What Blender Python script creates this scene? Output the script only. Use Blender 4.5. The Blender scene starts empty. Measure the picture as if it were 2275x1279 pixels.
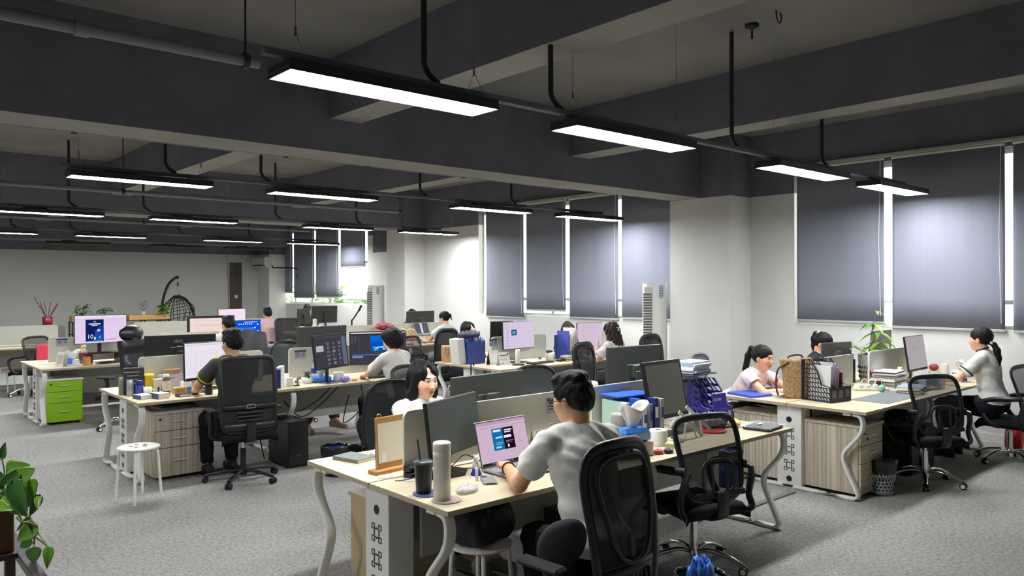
import bpy, math, random
import numpy as np
from mathutils import Vector, Matrix
random.seed(7)
SC = bpy.context.scene
COL = SC.collection
PI = math.pi
# ------------------------------------------------------------------ camera
FPX, YAW, PITCH, ROLL, EYE = 1705.8, math.radians(41.334), math.radians(-.1154), math.radians(-.1905), 1.785
_fw = Vector((math.sin(YAW)*math.cos(PITCH), math.cos(YAW)*math.cos(PITCH), math.sin(PITCH)))
_r0 = Vector((math.cos(YAW), -math.sin(YAW), 0)); _u0 = _r0.cross(_fw)
_rt = _r0*math.cos(ROLL)+_u0*math.sin(ROLL); _up = _u0*math.cos(ROLL)-_r0*math.sin(ROLL)
cd = bpy.data.cameras.new('camera'); cam = bpy.data.objects.new('camera', cd); COL.objects.link(cam)
cd.sensor_width = 36; cd.lens = 36*FPX/2275; cd.clip_start = .05; cd.clip_end = 200
cam.matrix_world = Matrix(((_rt.x, _up.x, -_fw.x, 0), (_rt.y, _up.y, -_fw.y, 0), (_rt.z, _up.z, -_fw.z, EYE), (0, 0, 0, 1)))
SC.camera = cam
# ------------------------------------------------------------------ daylight, exposure
w = bpy.data.worlds.new('daylight'); SC.world = w; w.use_nodes = True
bg = w.node_tree.nodes['Background']; bg.inputs[0].default_value = (.95, 1, .90, 1); bg.inputs[1].default_value = 1.5
vs = SC.view_settings
vs.view_transform = 'Standard'; vs.look = 'None'; vs.gamma = 1; vs.use_curve_mapping = False; vs.exposure = 1.0
LAMP = 36.0                                     # radiance of the panel lamps

def gp(px, py, z=.75):
    """point of the room at height z seen at pixel (px, py) of the photograph"""
    d = _fw+_rt*((px-1137.5)/FPX)-_up*((py-639.5)/FPX); t = (z-EYE)/d.z
    return Vector((d.x*t, d.y*t, z))
# ------------------------------------------------------------------ materials
def lin(c):
    return tuple((v/255/12.92 if v/255 <= .04045 else ((v/255+.055)/1.055)**2.4) for v in c)
_M = {}
def mat(name, rgb, rough=.55, metal=0, spec=.4, noise=None, bump=None, alpha=1, emit=0, stretch=None, trans=0, coat=0):
    """principled material; noise=(scale, amount, detail) varies the colour, bump=(scale, strength)"""
    if name in _M: return _M[name]
    m = bpy.data.materials.new(name); m.use_nodes = True; nt = m.node_tree; b = nt.nodes['Principled BSDF']
    c = lin(rgb); b.inputs['Base Color'].default_value = (*c, 1); b.inputs['Roughness'].default_value = rough
    b.inputs['Metallic'].default_value = metal; b.inputs['Specular IOR Level'].default_value = spec
    if alpha < 1: b.inputs['Alpha'].default_value = alpha
    if trans: b.inputs['Transmission Weight'].default_value = trans
    if coat: b.inputs['Coat Weight'].default_value = coat
    if emit:
        b.inputs['Emission Color'].default_value = (*c, 1); b.inputs['Emission Strength'].default_value = emit
    if noise or bump:
        tc = nt.nodes.new('ShaderNodeTexCoord'); mp = nt.nodes.new('ShaderNodeMapping')
        nt.links.new(tc.outputs['Object'], mp.inputs['Vector'])
        if stretch: mp.inputs['Scale'].default_value = stretch
    if noise:
        n = nt.nodes.new('ShaderNodeTexNoise'); n.inputs['Scale'].default_value = noise[0]; n.inputs['Detail'].default_value = noise[2] if len(noise) > 2 else 4
        nt.links.new(mp.outputs[0], n.inputs['Vector'])
        r = nt.nodes.new('ShaderNodeMapRange'); r.inputs[1].default_value = .3; r.inputs[2].default_value = .7
        r.inputs[3].default_value = 1-noise[1]; r.inputs[4].default_value = 1+noise[1]
        nt.links.new(n.outputs[0], r.inputs[0])
        mx = nt.nodes.new('ShaderNodeVectorMath'); mx.operation = 'SCALE'; mx.inputs[0].default_value = c
        nt.links.new(r.outputs[0], mx.inputs['Scale']); nt.links.new(mx.outputs[0], b.inputs['Base Color'])
    if bump:
        n2 = nt.nodes.new('ShaderNodeTexNoise'); n2.inputs['Scale'].default_value = bump[0]; n2.inputs['Detail'].default_value = 3
        nt.links.new(mp.outputs[0], n2.inputs['Vector'])
        bp = nt.nodes.new('ShaderNodeBump'); bp.inputs['Strength'].default_value = bump[1]; bp.inputs['Distance'].default_value = .01
        nt.links.new(n2.outputs[0], bp.inputs['Height']); nt.links.new(bp.outputs[0], b.inputs['Normal'])
    _M[name] = m; return m
def carpet():
    m = bpy.data.materials.new('grey_carpet'); m.use_nodes = True; nt = m.node_tree; b = nt.nodes['Principled BSDF']; L = nt.links.new
    tc = nt.nodes.new('ShaderNodeTexCoord'); out = []
    for sc, dt in ((85, 3), (34, 5), (.8, 2)):
        n = nt.nodes.new('ShaderNodeTexNoise'); n.inputs['Scale'].default_value = sc; n.inputs['Detail'].default_value = dt; n.inputs['Roughness'].default_value = .7
        L(tc.outputs['Object'], n.inputs['Vector']); out.append(n)
    a = nt.nodes.new('ShaderNodeMath'); a.operation = 'ADD'; L(out[0].outputs[0], a.inputs[0]); L(out[1].outputs[0], a.inputs[1])
    a2 = nt.nodes.new('ShaderNodeMath'); a2.operation = 'MULTIPLY_ADD'; L(out[2].outputs[0], a2.inputs[0]); a2.inputs[1].default_value = .22; L(a.outputs[0], a2.inputs[2])
    r = nt.nodes.new('ShaderNodeValToRGB'); r.color_ramp.elements[0].position = .30; r.color_ramp.elements[1].position = .82
    mr = nt.nodes.new('ShaderNodeMapRange'); mr.inputs[1].default_value = .3; mr.inputs[2].default_value = 1.9; L(a2.outputs[0], mr.inputs[0]); L(mr.outputs[0], r.inputs[0])
    r.color_ramp.elements[0].color = (*lin((96, 95, 92)), 1); r.color_ramp.elements[1].color = (*lin((196, 194, 190)), 1)
    L(r.outputs[0], b.inputs['Base Color']); b.inputs['Roughness'].default_value = .95; b.inputs['Specular IOR Level'].default_value = .1
    bp = nt.nodes.new('ShaderNodeBump'); bp.inputs['Strength'].default_value = .6; bp.inputs['Distance'].default_value = .008
    L(out[0].outputs[0], bp.inputs['Height']); L(bp.outputs[0], b.inputs['Normal']); return m
def wood(name, c1, c2, axis='X', fine=38, rough=.45, along=.9):
    """straight wood grain along one object axis"""
    if name in _M: return _M[name]
    m = bpy.data.materials.new(name); m.use_nodes = True; nt = m.node_tree; b = nt.nodes['Principled BSDF']; L = nt.links.new
    tc = nt.nodes.new('ShaderNodeTexCoord'); mp = nt.nodes.new('ShaderNodeMapping'); L(tc.outputs['Object'], mp.inputs[0])
    s = {'X': (along, fine, fine), 'Y': (fine, along, fine), 'Z': (fine, fine, along)}[axis]; mp.inputs['Scale'].default_value = s
    n = nt.nodes.new('ShaderNodeTexNoise'); n.inputs['Scale'].default_value = 1; n.inputs['Detail'].default_value = 5; n.inputs['Roughness'].default_value = .6
    L(mp.outputs[0], n.inputs['Vector'])
    r = nt.nodes.new('ShaderNodeValToRGB'); r.color_ramp.elements[0].position = .32; r.color_ramp.elements[1].position = .68
    r.color_ramp.elements[0].color = (*lin(c1), 1); r.color_ramp.elements[1].color = (*lin(c2), 1)
    L(n.outputs[0], r.inputs[0]); L(r.outputs[0], b.inputs['Base Color']); b.inputs['Roughness'].default_value = rough; b.inputs['Specular IOR Level'].default_value = .3
    _M[name] = m; return m
def emitter(name, rgb, s):
    if name in _M: return _M[name]
    m = bpy.data.materials.new(name); m.use_nodes = True; nt = m.node_tree; nt.nodes.remove(nt.nodes['Principled BSDF'])
    e = nt.nodes.new('ShaderNodeEmission'); e.inputs[0].default_value = (*lin(rgb), 1); e.inputs[1].default_value = s
    nt.links.new(e.outputs[0], nt.nodes['Material Output'].inputs[0]); _M[name] = m; return m
def see_through(name, rgb, vis, rough=.6, weave=0):
    """thin fabric or film of which the share vis is opaque"""
    if name in _M: return _M[name]
    m = bpy.data.materials.new(name); m.use_nodes = True; nt = m.node_tree; b = nt.nodes['Principled BSDF']
    b.inputs['Base Color'].default_value = (*lin(rgb), 1); b.inputs['Roughness'].default_value = rough; b.inputs['Specular IOR Level'].default_value = .3
    t = nt.nodes.new('ShaderNodeBsdfTransparent'); mx = nt.nodes.new('ShaderNodeMixShader'); mx.inputs[0].default_value = vis
    nt.links.new(t.outputs[0], mx.inputs[1]); nt.links.new(b.outputs[0], mx.inputs[2]); nt.links.new(mx.outputs[0], nt.nodes['Material Output'].inputs[0])
    _M[name] = m; return m
# ------------------------------------------------------------------ mesh building
def rot(rx=0, ry=0, rz=0):
    return (Matrix.Rotation(rz, 4, 'Z') @ Matrix.Rotation(ry, 4, 'Y') @ Matrix.Rotation(rx, 4, 'X'))
def T(x, y, z): return Matrix.Translation((x, y, z))
class MB:
    def __init__(s): s.v = []; s.f = []; s.mi = []; s.sm = []; s.X = None; s.mats = []
    def at(s, m=None): s.X = m; return s
    def _m(s, m):
        if m is None: return 0
        if m not in s.mats: s.mats.append(m)
        return s.mats.index(m)
    def add(s, vs, fs, m=None, sm=False):
        o = len(s.v); i = s._m(m)
        s.v += [tuple(s.X @ Vector(p)) for p in vs] if s.X else [tuple(p) for p in vs]
        for f in fs: s.f.append([k+o for k in f]); s.mi.append(i); s.sm.append(sm)
        return s
    def box(s, c, d, bev=0, m=None, R=None):
        hx, hy, hz = d[0]/2, d[1]/2, d[2]/2; b = min(bev, hx*.99, hy*.99, hz*.99); vs = []; fs = []
        def P(x, y, z):
            p = Vector((x, y, z)); p = R @ p if R else p; return (p.x+c[0], p.y+c[1], p.z+c[2])
        if b <= 0:
            vs = [P(x, y, z) for x in (-hx, hx) for y in (-hy, hy) for z in (-hz, hz)]
            return s.add(vs, [(0, 1, 3, 2), (4, 6, 7, 5), (0, 4, 5, 1), (2, 3, 7, 6), (0, 2, 6, 4), (1, 5, 7, 3)], m)
        ix = {}
        for sx in (-1, 1):
            for sy in (-1, 1):
                for sz in (-1, 1):
                    for a in range(3):
                        q = [sx*(hx-b), sy*(hy-b), sz*(hz-b)]; q[a] += b*(sx, sy, sz)[a]; ix[sx, sy, sz, a] = len(vs); vs.append(P(*q))
        def q4(l, flip): fs.append(l[::-1] if flip else l)
        for a in range(3):
            u, v = (a+1) % 3, (a+2) % 3
            for sg in (-1, 1):
                l = []
                for (p, q) in ((-1, -1), (1, -1), (1, 1), (-1, 1)):
                    k = [0, 0, 0]; k[a] = sg; k[u] = p; k[v] = q; l.append(ix[k[0], k[1], k[2], a])
                q4(l, sg < 0)
            for p in (-1, 1):
                for q in (-1, 1):
                    k0 = [0]*3; k1 = [0]*3; k0[a] = -1; k1[a] = 1; k0[u] = k1[u] = p; k0[v] = k1[v] = q
                    q4([ix[(*k0, u)], ix[(*k1, u)], ix[(*k1, v)], ix[(*k0, v)]], p*q > 0)
        for sx in (-1, 1):
            for sy in (-1, 1):
                for sz in (-1, 1): q4([ix[sx, sy, sz, 0], ix[sx, sy, sz, 1], ix[sx, sy, sz, 2]], sx*sy*sz < 0)
        return s.add(vs, fs, m)
    def bb(s, x0, x1, y0, y1, z0, z1, bev=0, m=None):
        return s.box(((x0+x1)/2, (y0+y1)/2, (z0+z1)/2), (abs(x1-x0), abs(y1-y0), abs(z1-z0)), bev, m)
    def quad(s, a, b, c, d, m=None): return s.add([a, b, c, d], [(0, 1, 2, 3)], m)
    def sweep(s, path, sec, closed=False, m=None, up=None, sm=True, cap=True, scale=None):
        """sweep a closed 2D section along a path"""
        P = [Vector(p) for p in path]; n = len(P); k = len(sec); vs = []; fs = []; nr = None
        for i in range(n):
            a = P[(i-1) % n] if (closed or i > 0) else P[i]; b = P[(i+1) % n] if (closed or i < n-1) else P[i]
            t = (b-a).normalized() if (b-a).length > 1e-9 else Vector((0, 0, 1))
            if up is not None:
                u = Vector(up); u = (u-t*u.dot(t))
                if u.length < 1e-4: u = Vector((1, 0, 0))-t*t.x
                u.normalize()
            else:
                if nr is None:
                    nr = Vector((0, 0, 1)) if abs(t.z) < .9 else Vector((1, 0, 0))
                u = nr-t*nr.dot(t)
                u = u.normalized() if u.length > 1e-6 else t.orthogonal().normalized(); nr = u
            w_ = t.cross(u); q = 1 if scale is None else scale[i]
            vs += [tuple(P[i]+w_*(x*q)+u*(y*q)) for x, y in sec]
        for i in range(n if closed else n-1):
            j = (i+1) % n
            for e in range(k): g = (e+1) % k; fs.append((i*k+e, i*k+g, j*k+g, j*k+e))
        s.add(vs, fs, m, sm)
        if cap and not closed:
            s.add(vs[:k], [tuple(range(k))[::-1]], m); s.add(vs[-k:], [tuple(range(k))], m)
        return s
    def tube(s, path, r, n=8, closed=False, m=None, scale=None):
        return s.sweep(path, [(r*math.cos(2*PI*i/n), r*math.sin(2*PI*i/n)) for i in range(n)], closed, m, scale=scale)
    def lathe(s, prof, c=(0, 0, 0), n=20, m=None, cap=True):
        vs = []; fs = []
        for r, z in prof: vs += [(c[0]+r*math.cos(2*PI*i/n), c[1]+r*math.sin(2*PI*i/n), c[2]+z) for i in range(n)]
        for j in range(len(prof)-1):
            for i in range(n): k = (i+1) % n; fs.append((j*n+i, j*n+k, (j+1)*n+k, (j+1)*n+i))
        s.add(vs, fs, m, True)
        if cap:
            if prof[0][0] > 1e-4: s.add(vs[:n], [tuple(range(n))[::-1]], m)
            if prof[-1][0] > 1e-4: s.add(vs[-n:], [tuple(range(n))], m)
        return s
    def cyl(s, a, b, r, r2=None, n=14, m=None):
        a = Vector(a); b = Vector(b); r2 = r if r2 is None else r2
        return s.sweep([a, b], [(math.cos(2*PI*i/n), math.sin(2*PI*i/n)) for i in range(n)], False, m, scale=[r, r2])
    def prism(s, poly, p0, ax, ay, d, m=None):
        """extrude polygon (in plane p0 + ax*x + ay*y) by vector d"""
        p0 = Vector(p0); ax = Vector(ax); ay = Vector(ay); d = Vector(d); n = len(poly)
        b = [p0+ax*x+ay*y for x, y in poly]; vs = [tuple(p) for p in b]+[tuple(p+d) for p in b]
        fl = ax.cross(ay).dot(d) < 0
        fs = [tuple(range(n)) if fl else tuple(range(n))[::-1], tuple(range(n, 2*n))[::-1] if fl else tuple(range(n, 2*n))]
        for i in range(n): j = (i+1) % n; q = (i, j, n+j, n+i); fs.append(q[::-1] if fl else q)
        return s.add(vs, fs, m)
    def ell(s, c, r, n=14, k=9, m=None, R=None):
        vs = []; fs = []
        for j in range(k+1):
            th = PI*j/k
            for i in range(n):
                p = Vector((r[0]*math.sin(th)*math.cos(2*PI*i/n), r[1]*math.sin(th)*math.sin(2*PI*i/n), -r[2]*math.cos(th)))
                p = R @ p if R else p; vs.append((p.x+c[0], p.y+c[1], p.z+c[2]))
        for j in range(k):
            for i in range(n): q = (i+1) % n; fs.append((j*n+i, j*n+q, (j+1)*n+q, (j+1)*n+i))
        return s.add(vs, fs, m, True)
    def sheet(s, fn, nu, nv, m=None, th=0, sm=True):
        """surface fn(u,v); th gives it a thickness along its normal"""
        P = [[Vector(fn(i/nu, j/nv)) for j in range(nv+1)] for i in range(nu+1)]
        def N(i, j):
            a = P[min(i+1, nu)][j]-P[max(i-1, 0)][j]; b = P[i][min(j+1, nv)]-P[i][max(j-1, 0)]; c = a.cross(b)
            return c.normalized() if c.length > 1e-9 else Vector((0, 0, 1))
        q = nv+1; vs = [tuple(P[i][j]) for i in range(nu+1) for j in range(q)]
        fs = [(i*q+j, (i+1)*q+j, (i+1)*q+j+1, i*q+j+1) for i in range(nu) for j in range(nv)]
        if th:
            o = len(vs); vs += [tuple(P[i][j]-N(i, j)*th) for i in range(nu+1) for j in range(q)]
            fs += [tuple(o+k for k in f[::-1]) for f in fs]
            rim = [i*q for i in range(nu+1)]+[nu*q+j for j in range(1, q)]+[i*q+nv for i in range(nu-1, -1, -1)]+[j for j in range(nv-1, 0, -1)]
            for a in range(len(rim)): b = rim[(a+1) % len(rim)]; a_ = rim[a]; fs.append((b, a_, o+a_, o+b))
        return s.add(vs, fs, m, sm)
    def text(s, txt, M, size, m=None, th=0.0):
        c = bpy.data.curves.new('lettering', 'FONT'); c.body = txt; c.size = size; c.align_x = 'CENTER'; c.align_y = 'CENTER'; c.extrude = th
        o = bpy.data.objects.new('lettering', c); me = o.to_mesh(); X = s.X; s.X = (X @ M) if X else M
        s.add([tuple(v.co) for v in me.vertices], [tuple(p.vertices) for p in me.polygons], m); s.X = X
        o.to_mesh_clear(); bpy.data.objects.remove(o); bpy.data.curves.remove(c); return s
    def build(s, name, m=None, parent=None, loc=None):
        me = bpy.data.meshes.new(name)
        me.from_pydata(s.v, [], s.f); ml = list(s.mats)
        if m is not None:
            if ml and len(ml) and any(True for _ in ml): ml = ml
            else: ml = [m]
        for q in ml: me.materials.append(q)
        me.polygons.foreach_set('material_index', s.mi); me.polygons.foreach_set('use_smooth', s.sm); me.update()
        o = bpy.data.objects.new(name, me); COL.objects.link(o)
        if parent is not None: o.parent = parent
        if loc is not None: o.location = loc
        return o
def tag(o, label, cat, group=None, kind=None):
    o['label'] = label; o['category'] = cat
    if group: o['group'] = group
    if kind: o['kind'] = kind
    return o
def thing(name, label, cat, loc=(0, 0, 0), rz=0, group=None):
    o = bpy.data.objects.new(name, None); COL.objects.link(o); o.empty_display_size = .05
    o.location = loc; o.rotation_euler = (0, 0, rz); return tag(o, label, cat, group)
def dup(src, loc, rz, label=None, group=None, cat=None):
    def cp(o, par):
        c = o.copy(); COL.objects.link(c)
        if par is not None: c.parent = par
        for ch in o.children: cp(ch, c)
        return c
    c = cp(src, None); c.location = loc; c.rotation_euler = (0, 0, rz)
    if label: c['label'] = label
    if cat: c['category'] = cat
    if group: c['group'] = group
    return c
def one(mb, name, label, cat, m=None, loc=None, group=None, rz=None):
    """a thing that is one mesh"""
    o = mb.build(name, m, None, loc)
    if rz is not None: o.rotation_euler = (0, 0, rz)
    return tag(o, label, cat, group)
def struct(mb, name, m=None, parent=None):
    o = mb.build(name, m, parent); o['kind'] = 'structure'; return o
def rrect(w, h, r, n=5):
    """rounded rectangle outline centred on 0"""
    p = []
    for cx, cy, a in ((w/2-r, h/2-r, 0), (-w/2+r, h/2-r, 90), (-w/2+r, -h/2+r, 180), (w/2-r, -h/2+r, 270)):
        p += [(cx+r*math.cos(math.radians(a+90*i/n)), cy+r*math.sin(math.radians(a+90*i/n))) for i in range(n+1)]
    return p
def bez(pts, n=8):
    """Catmull-Rom through points"""
    P = [Vector(p) for p in pts]; out = []
    for i in range(len(P)-1):
        a, b, c, d = P[max(i-1, 0)], P[i], P[i+1], P[min(i+2, len(P)-1)]
        for j in range(n):
            t = j/n; out.append(.5*((2*b)+(c-a)*t+(2*a-5*b+4*c-d)*t*t+(3*b-a-3*c+d)*t**3))
    return out+[P[-1]]
# ------------------------------------------------------------------ materials of the place
WHITE = mat('white_wall_paint', (214, 214, 209), .8, spec=.2, noise=(1.5, .03))
BACKW = mat('grey_wall_paint', (196, 196, 190), .85, spec=.15, noise=(1.2, .03))
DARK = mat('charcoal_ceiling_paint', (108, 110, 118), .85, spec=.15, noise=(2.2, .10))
SOFFIT = mat('grey_soffit', (150, 148, 143), .9, spec=.1, noise=(1.1, .12))
BLACKP = mat('black_plastic', (24, 24, 25), .45, spec=.4)
DKMET = mat('dark_painted_metal', (40, 41, 44), .45, spec=.4)
WMET = mat('white_painted_metal', (222, 222, 214), .4, spec=.4)
CHROME = mat('chrome', (215, 215, 215), .12, 1)
STEEL = mat('steel_wire', (150, 150, 150), .35, 1)
FRAME = mat('window_frame_white', (225, 228, 220), .45)
# ------------------------------------------------------------------ floor, ceiling, walls
XW, YB, ZC, ZP = 9.83, 21.98, 3.91, 3.047       # window wall, back wall, ceiling, paint line
X0, Y0 = -4.0, -3.2
struct(MB().bb(X0, XW+.3, Y0, YB+.3, -.2, 0), 'floor', carpet())
struct(MB().bb(X0-.2, XW+.3, Y0-.2, YB+.3, ZC, ZC+.2), 'ceiling', mat('dim_slab_paint', (132, 130, 126), .9, spec=.1, noise=(1.1, .14)))
m = MB(); m.bb(X0, XW, YB, YB+.25, 0, 2.73, m=BACKW); m.bb(X0, XW, YB, YB+.25, 2.73, ZC, m=DARK); struct(m, 'wall_back')
m = MB(); m.bb(X0-.2, X0, Y0, YB, 0, 2.73, m=WHITE); m.bb(X0-.2, X0, Y0, YB, 2.73, ZC, m=DARK); struct(m, 'wall_left')
m = MB(); m.bb(X0-.2, XW+.25, Y0-.2, Y0, 0, 2.73, m=WHITE); m.bb(X0-.2, XW+.25, Y0-.2, Y0, 2.73, ZC, m=DARK); struct(m, 'wall_front')
WIN = [(.3, 5.33, 1.26, 3.33), (7.15, 12.2, 1.22, 3.31), (16.55, 21.85, 1.30, 3.40)]   # y0, y1, sill, head
m = MB(); ye = Y0
for a, b, zs, zh in WIN:
    m.bb(XW, XW+.25, ye, a, 0, ZP, m=WHITE); m.bb(XW, XW+.25, ye, a, ZP, ZC, m=DARK)
    m.bb(XW, XW+.25, a, b, 0, zs, m=WHITE); m.bb(XW, XW+.25, a, b, zh, ZC, m=DARK); ye = b
m.bb(XW, XW+.25, ye, YB, 0, ZP, m=WHITE); m.bb(XW, XW+.25, ye, YB, ZP, ZC, m=DARK)
m.bb(XW-.012, XW, 14.9, 16.3, 2.62, ZP, m=DARK)
struct(m, 'wall_right')
m = MB()
for a, b in ((Y0, 6.0), (7.03, 14.15), (14.87, 21.2)): m.bb(XW-.015, XW, a, b, 0, .10, m=WHITE)
struct(m, 'baseboard_right')
# columns against the window wall
for i, (a, b) in enumerate(((6.0, 7.03), (14.15, 14.87))):
    m = MB(); m.bb(9.32, XW, a, b, 0, ZP-.005, m=WHITE); m.bb(9.32, XW, a, b, ZP-.005, ZC, m=DARK); struct(m, 'trim_%d' % (i+1))
m = MB(); m.bb(9.32, XW, 21.15, YB, 0, 2.73, m=WHITE); m.bb(9.32, XW, 21.15, YB, 2.73, ZC, m=DARK); struct(m, 'trim_3')
# beams, undersides in a lighter grey than the sides
for i, (a, b, z) in enumerate(((6.5, 7.0, 3.05), (14.2, 14.85, 3.05), (20.9, YB, 2.95), (-1.6, -1.1, 3.05))):
    struct(MB().bb(X0, XW, a, b, z, ZC, m=DARK).bb(X0, XW, a+.002, b-.002, z-.003, z, m=SOFFIT), 'trim_%d' % (4+i))
n = 8
for x in (3.46, 6.67, .2, -2.9):
    for a, b in ((-1.1, 6.5), (7.0, 14.2), (14.85, 20.9)):
        struct(MB().bb(x, x+.33, a, b, 3.36, ZC, m=DARK).bb(x+.002, x+.328, a, b, 3.357, 3.36, m=SOFFIT), 'trim_%d' % n); n += 1
# windows
GLASS = see_through('window_glass', (225, 240, 235), .10, .05)
for i, (a, b, zs, zh) in enumerate(WIN):
    r = bpy.data.objects.new('window_%d' % (i+1), None); COL.objects.link(r); r.location = (XW+.15, (a+b)/2, zs); r['kind'] = 'structure'
    h = (b-a)/2; H = zh-zs; fr = MB(); k = 5
    fr.bb(-.03, .03, -h, h, 0, .06, .004); fr.bb(-.03, .03, -h, h, H-.06, H, .004); fr.bb(-.025, .025, -h, h, .30, .35, .004)
    for j in range(k+1):
        y = -h+2*h*j/k; fr.bb(-.03, .03, max(y-.03, -h), min(y+.03, h), .06, H-.06, .004)
    fr.bb(-.15, -.03, -h, h, -.0, .018, .004)
    fr.build('frame', FRAME, r)
    for j in range(k):
        y = -h+2*h*j/k; MB().bb(-.004, .004, y+.03, y+2*h/k-.03, .06, H-.06).build('pane', GLASS, r)
# door on the back wall
r = bpy.data.objects.new('door_1', None); COL.objects.link(r); r.location = (8.70, YB, 0); r['kind'] = 'structure'
DOORM = mat('dark_brown_door', (74, 66, 62), .5, noise=(6, .1), stretch=(1, 1, .1))
MB().bb(-.2, .14, -.05, 0, 0, 2.5, .004).build('panel', DOORM, r)
MB().bb(-.2, .14, -.055, -.05, 2.18, 2.2).build('transom_line', DKMET, r)
MB().box((-.03, -.056, 1.52), (.09, .012, .09), .004).build('sign_plate', mat('plate_white', (205, 205, 200)), r)
# ------------------------------------------------------------------ pendant panel lamps
DIFF = emitter('lamp_diffuser', (250, 252, 255), LAMP)
DIFFOFF = mat('lamp_diffuser_off', (150, 150, 155), .3)
LW, LL, LZ = .255, 1.31, 2.83
def make_lamp(label, loc, lit=True):
    r = thing('pendant_panel_lamp', label, 'lamp', loc, 0, 'panel lamps hung over the desk rows')
    h = MB(); h.bb(-LL/2, LL/2, -LW/2, LW/2, .012, .055, .006)
    for a, b, c, d in ((-LL/2, LL/2, -LW/2, -LW/2+.008), (-LL/2, LL/2, LW/2-.008, LW/2), (-LL/2, -LL/2+.008, -LW/2+.008, LW/2-.008), (LL/2-.008, LL/2, -LW/2+.008, LW/2-.008)):
        h.bb(a, b, c, d, -.004, .012)
    h.box((-.2, 0, .068), (.30, .06, .026), .004); h.build('housing', DKMET, r)
    MB().bb(-LL/2+.008, LL/2-.008, -LW/2+.008, LW/2-.008, 0, .0115).build('diffuser', DIFF if lit else DIFFOFF, r)
    for sx in (-1, 1):
        g = MB(); x = sx*(LL/2-.09)
        for sy in (-1, 1): g.cyl((x, sy*(LW/2-.02), .055), (x, 0, .23), .0016, n=5)
        g.cyl((x, 0, .23), (x, 0, ZC-LZ-.002), .0016, n=5); g.cyl((x, 0, .20), (x, 0, .25), .006, n=6); g.build('hanging_wire', STEEL, r)
    return r
LX = (2.28, 4.25, 6.78, 8.75); NX = ('first', 'second', 'third', 'fourth')
LR = ((3.57, 'over the nearest desk row'), (8.12, 'over the second desk row'), (12.42, 'over the third desk row'), (17.3, 'over the far desk row'))
P0 = None
for y, where in LR:
    for x, nm in zip(LX, NX):
        lb = '%s lit white panel lamp from the left %s' % (nm, where)
        if P0 is None: P0 = make_lamp(lb, (x, y, LZ))
        else: dup(P0, (x, y, LZ), 0, lb)
for y, where in LR: dup(P0, (-1.25, y, LZ), 0, 'added unseen fill lamp beyond the left edge '+where)  # unseen lamps added at the left to brighten the floor there
P1 = make_lamp('first unlit panel lamp from the left by the back wall', (4.25, 20.2, LZ-.02), False)
for x, nm in ((6.5, 'second'), (8.35, 'third')): dup(P1, (x, 20.2, LZ-.02), 0, nm+' unlit panel lamp from the left by the back wall')
# ------------------------------------------------------------------ pipes and trunking under the ceiling
PIPEM = mat('grey_pipe_paint', (120, 120, 124), .6)
def pipe(name, label, y, z, x0, x1, r, hang=(), loops=()):
    t = thing(name, label, 'pipe', (x0, y, z)); g = MB(); g.cyl((0, 0, 0), (x1-x0, 0, 0), r, n=12)
    for f in (.25, .55, .8): g.cyl(((x1-x0)*f-.04, 0, 0), ((x1-x0)*f+.04, 0, 0), r*1.25, n=12)
    g.build('pipe_run', PIPEM, t)
    for x in hang: MB().cyl((x-x0, 0, 0), (x-x0, 0, ZC-z), .008, n=6).cyl((x-x0-.02, 0, 0), (x-x0+.02, 0, 0), r*1.35, n=10).build('hanger', DKMET, t)
    return t
pipe('sprinkler_pipe', 'thick charcoal pipe crossing the near ceiling left of the nearest lamp', 5.5, 3.44, -3.5, 2.35, .042, (2.25, -1.0))
pipe('sprinkler_pipe', 'long charcoal pipe under the ceiling just behind the big beam', 7.75, 3.20, -1.5, 7.9, .03, (.7, 1.6, 3.6, 4.6, 6.0, 7.8))
pipe('sprinkler_pipe', 'thin charcoal pipe with a capped end above the third desk row', 11.6, 3.12, -1.5, 7.6, .03, (1.0, 3.0, 7.55))
pipe('sprinkler_pipe', 'far charcoal pipe above the far desk row', 16.0, 3.05, -1.5, 8.0, .03, (2.0, 4.5))
for i, (y, _) in enumerate(LR):
    nm = ('nearest', 'second', 'third', 'far')[i]
    t = thing('cable_trunking', 'dark cable trunking joining the lamps of the %s lit row' % nm, 'trunking', (1.55, y+.02, LZ+.10), 0, 'cable trunkings along the lamp rows')
    g = MB(); g.bb(0, 7.5, -.028, .028, -.016, .018, .003); g.build('channel', DARK, t)
    for x in (.95, 1.95, 4.05, 5.6):
        MB().tube(bez([(x+.10, 0, .02), (x+.01, 0, .09), (x, 0, .25), (x, 0, ZC-LZ-.115)], 5), .018, 8).build('drop_conduit', DKMET, t)
def sprinkler(label, x, y, z):
    t = thing('smoke_detector', label, 'detector', (x, y, z)); MB().lathe([(.055, 0), (.055, -.02), (.03, -.035), (.012, -.04)], n=16).build('base', BLACKP, t)
    MB().cyl((0, 0, -.06), (0, 0, -.12), .008, n=8).cyl((.02, 0, -.03), (0.004, 0, -.09), .003, n=5).cyl((-.02, 0, -.03), (-.004, 0, -.09), .003, n=5).build('sensor_tip', DKMET, t)
sprinkler('small black detector on the ceiling between the two beams', 4.35, 5.0, ZC)
sprinkler('small black detector hanging near the top right ceiling', 5.6, 3.4, ZC)
one(MB().tube(bez([(0, 0, 0), (.01, 0, -.06), (.05, 0, -.09), (.08, 0, -.05), (.08, .01, 0)], 5), .006, 6), 'cable_loop', 'small loop of black cable on the ceiling at top right', 'cable', BLACKP, (5.45, 3.1, ZC))
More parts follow.
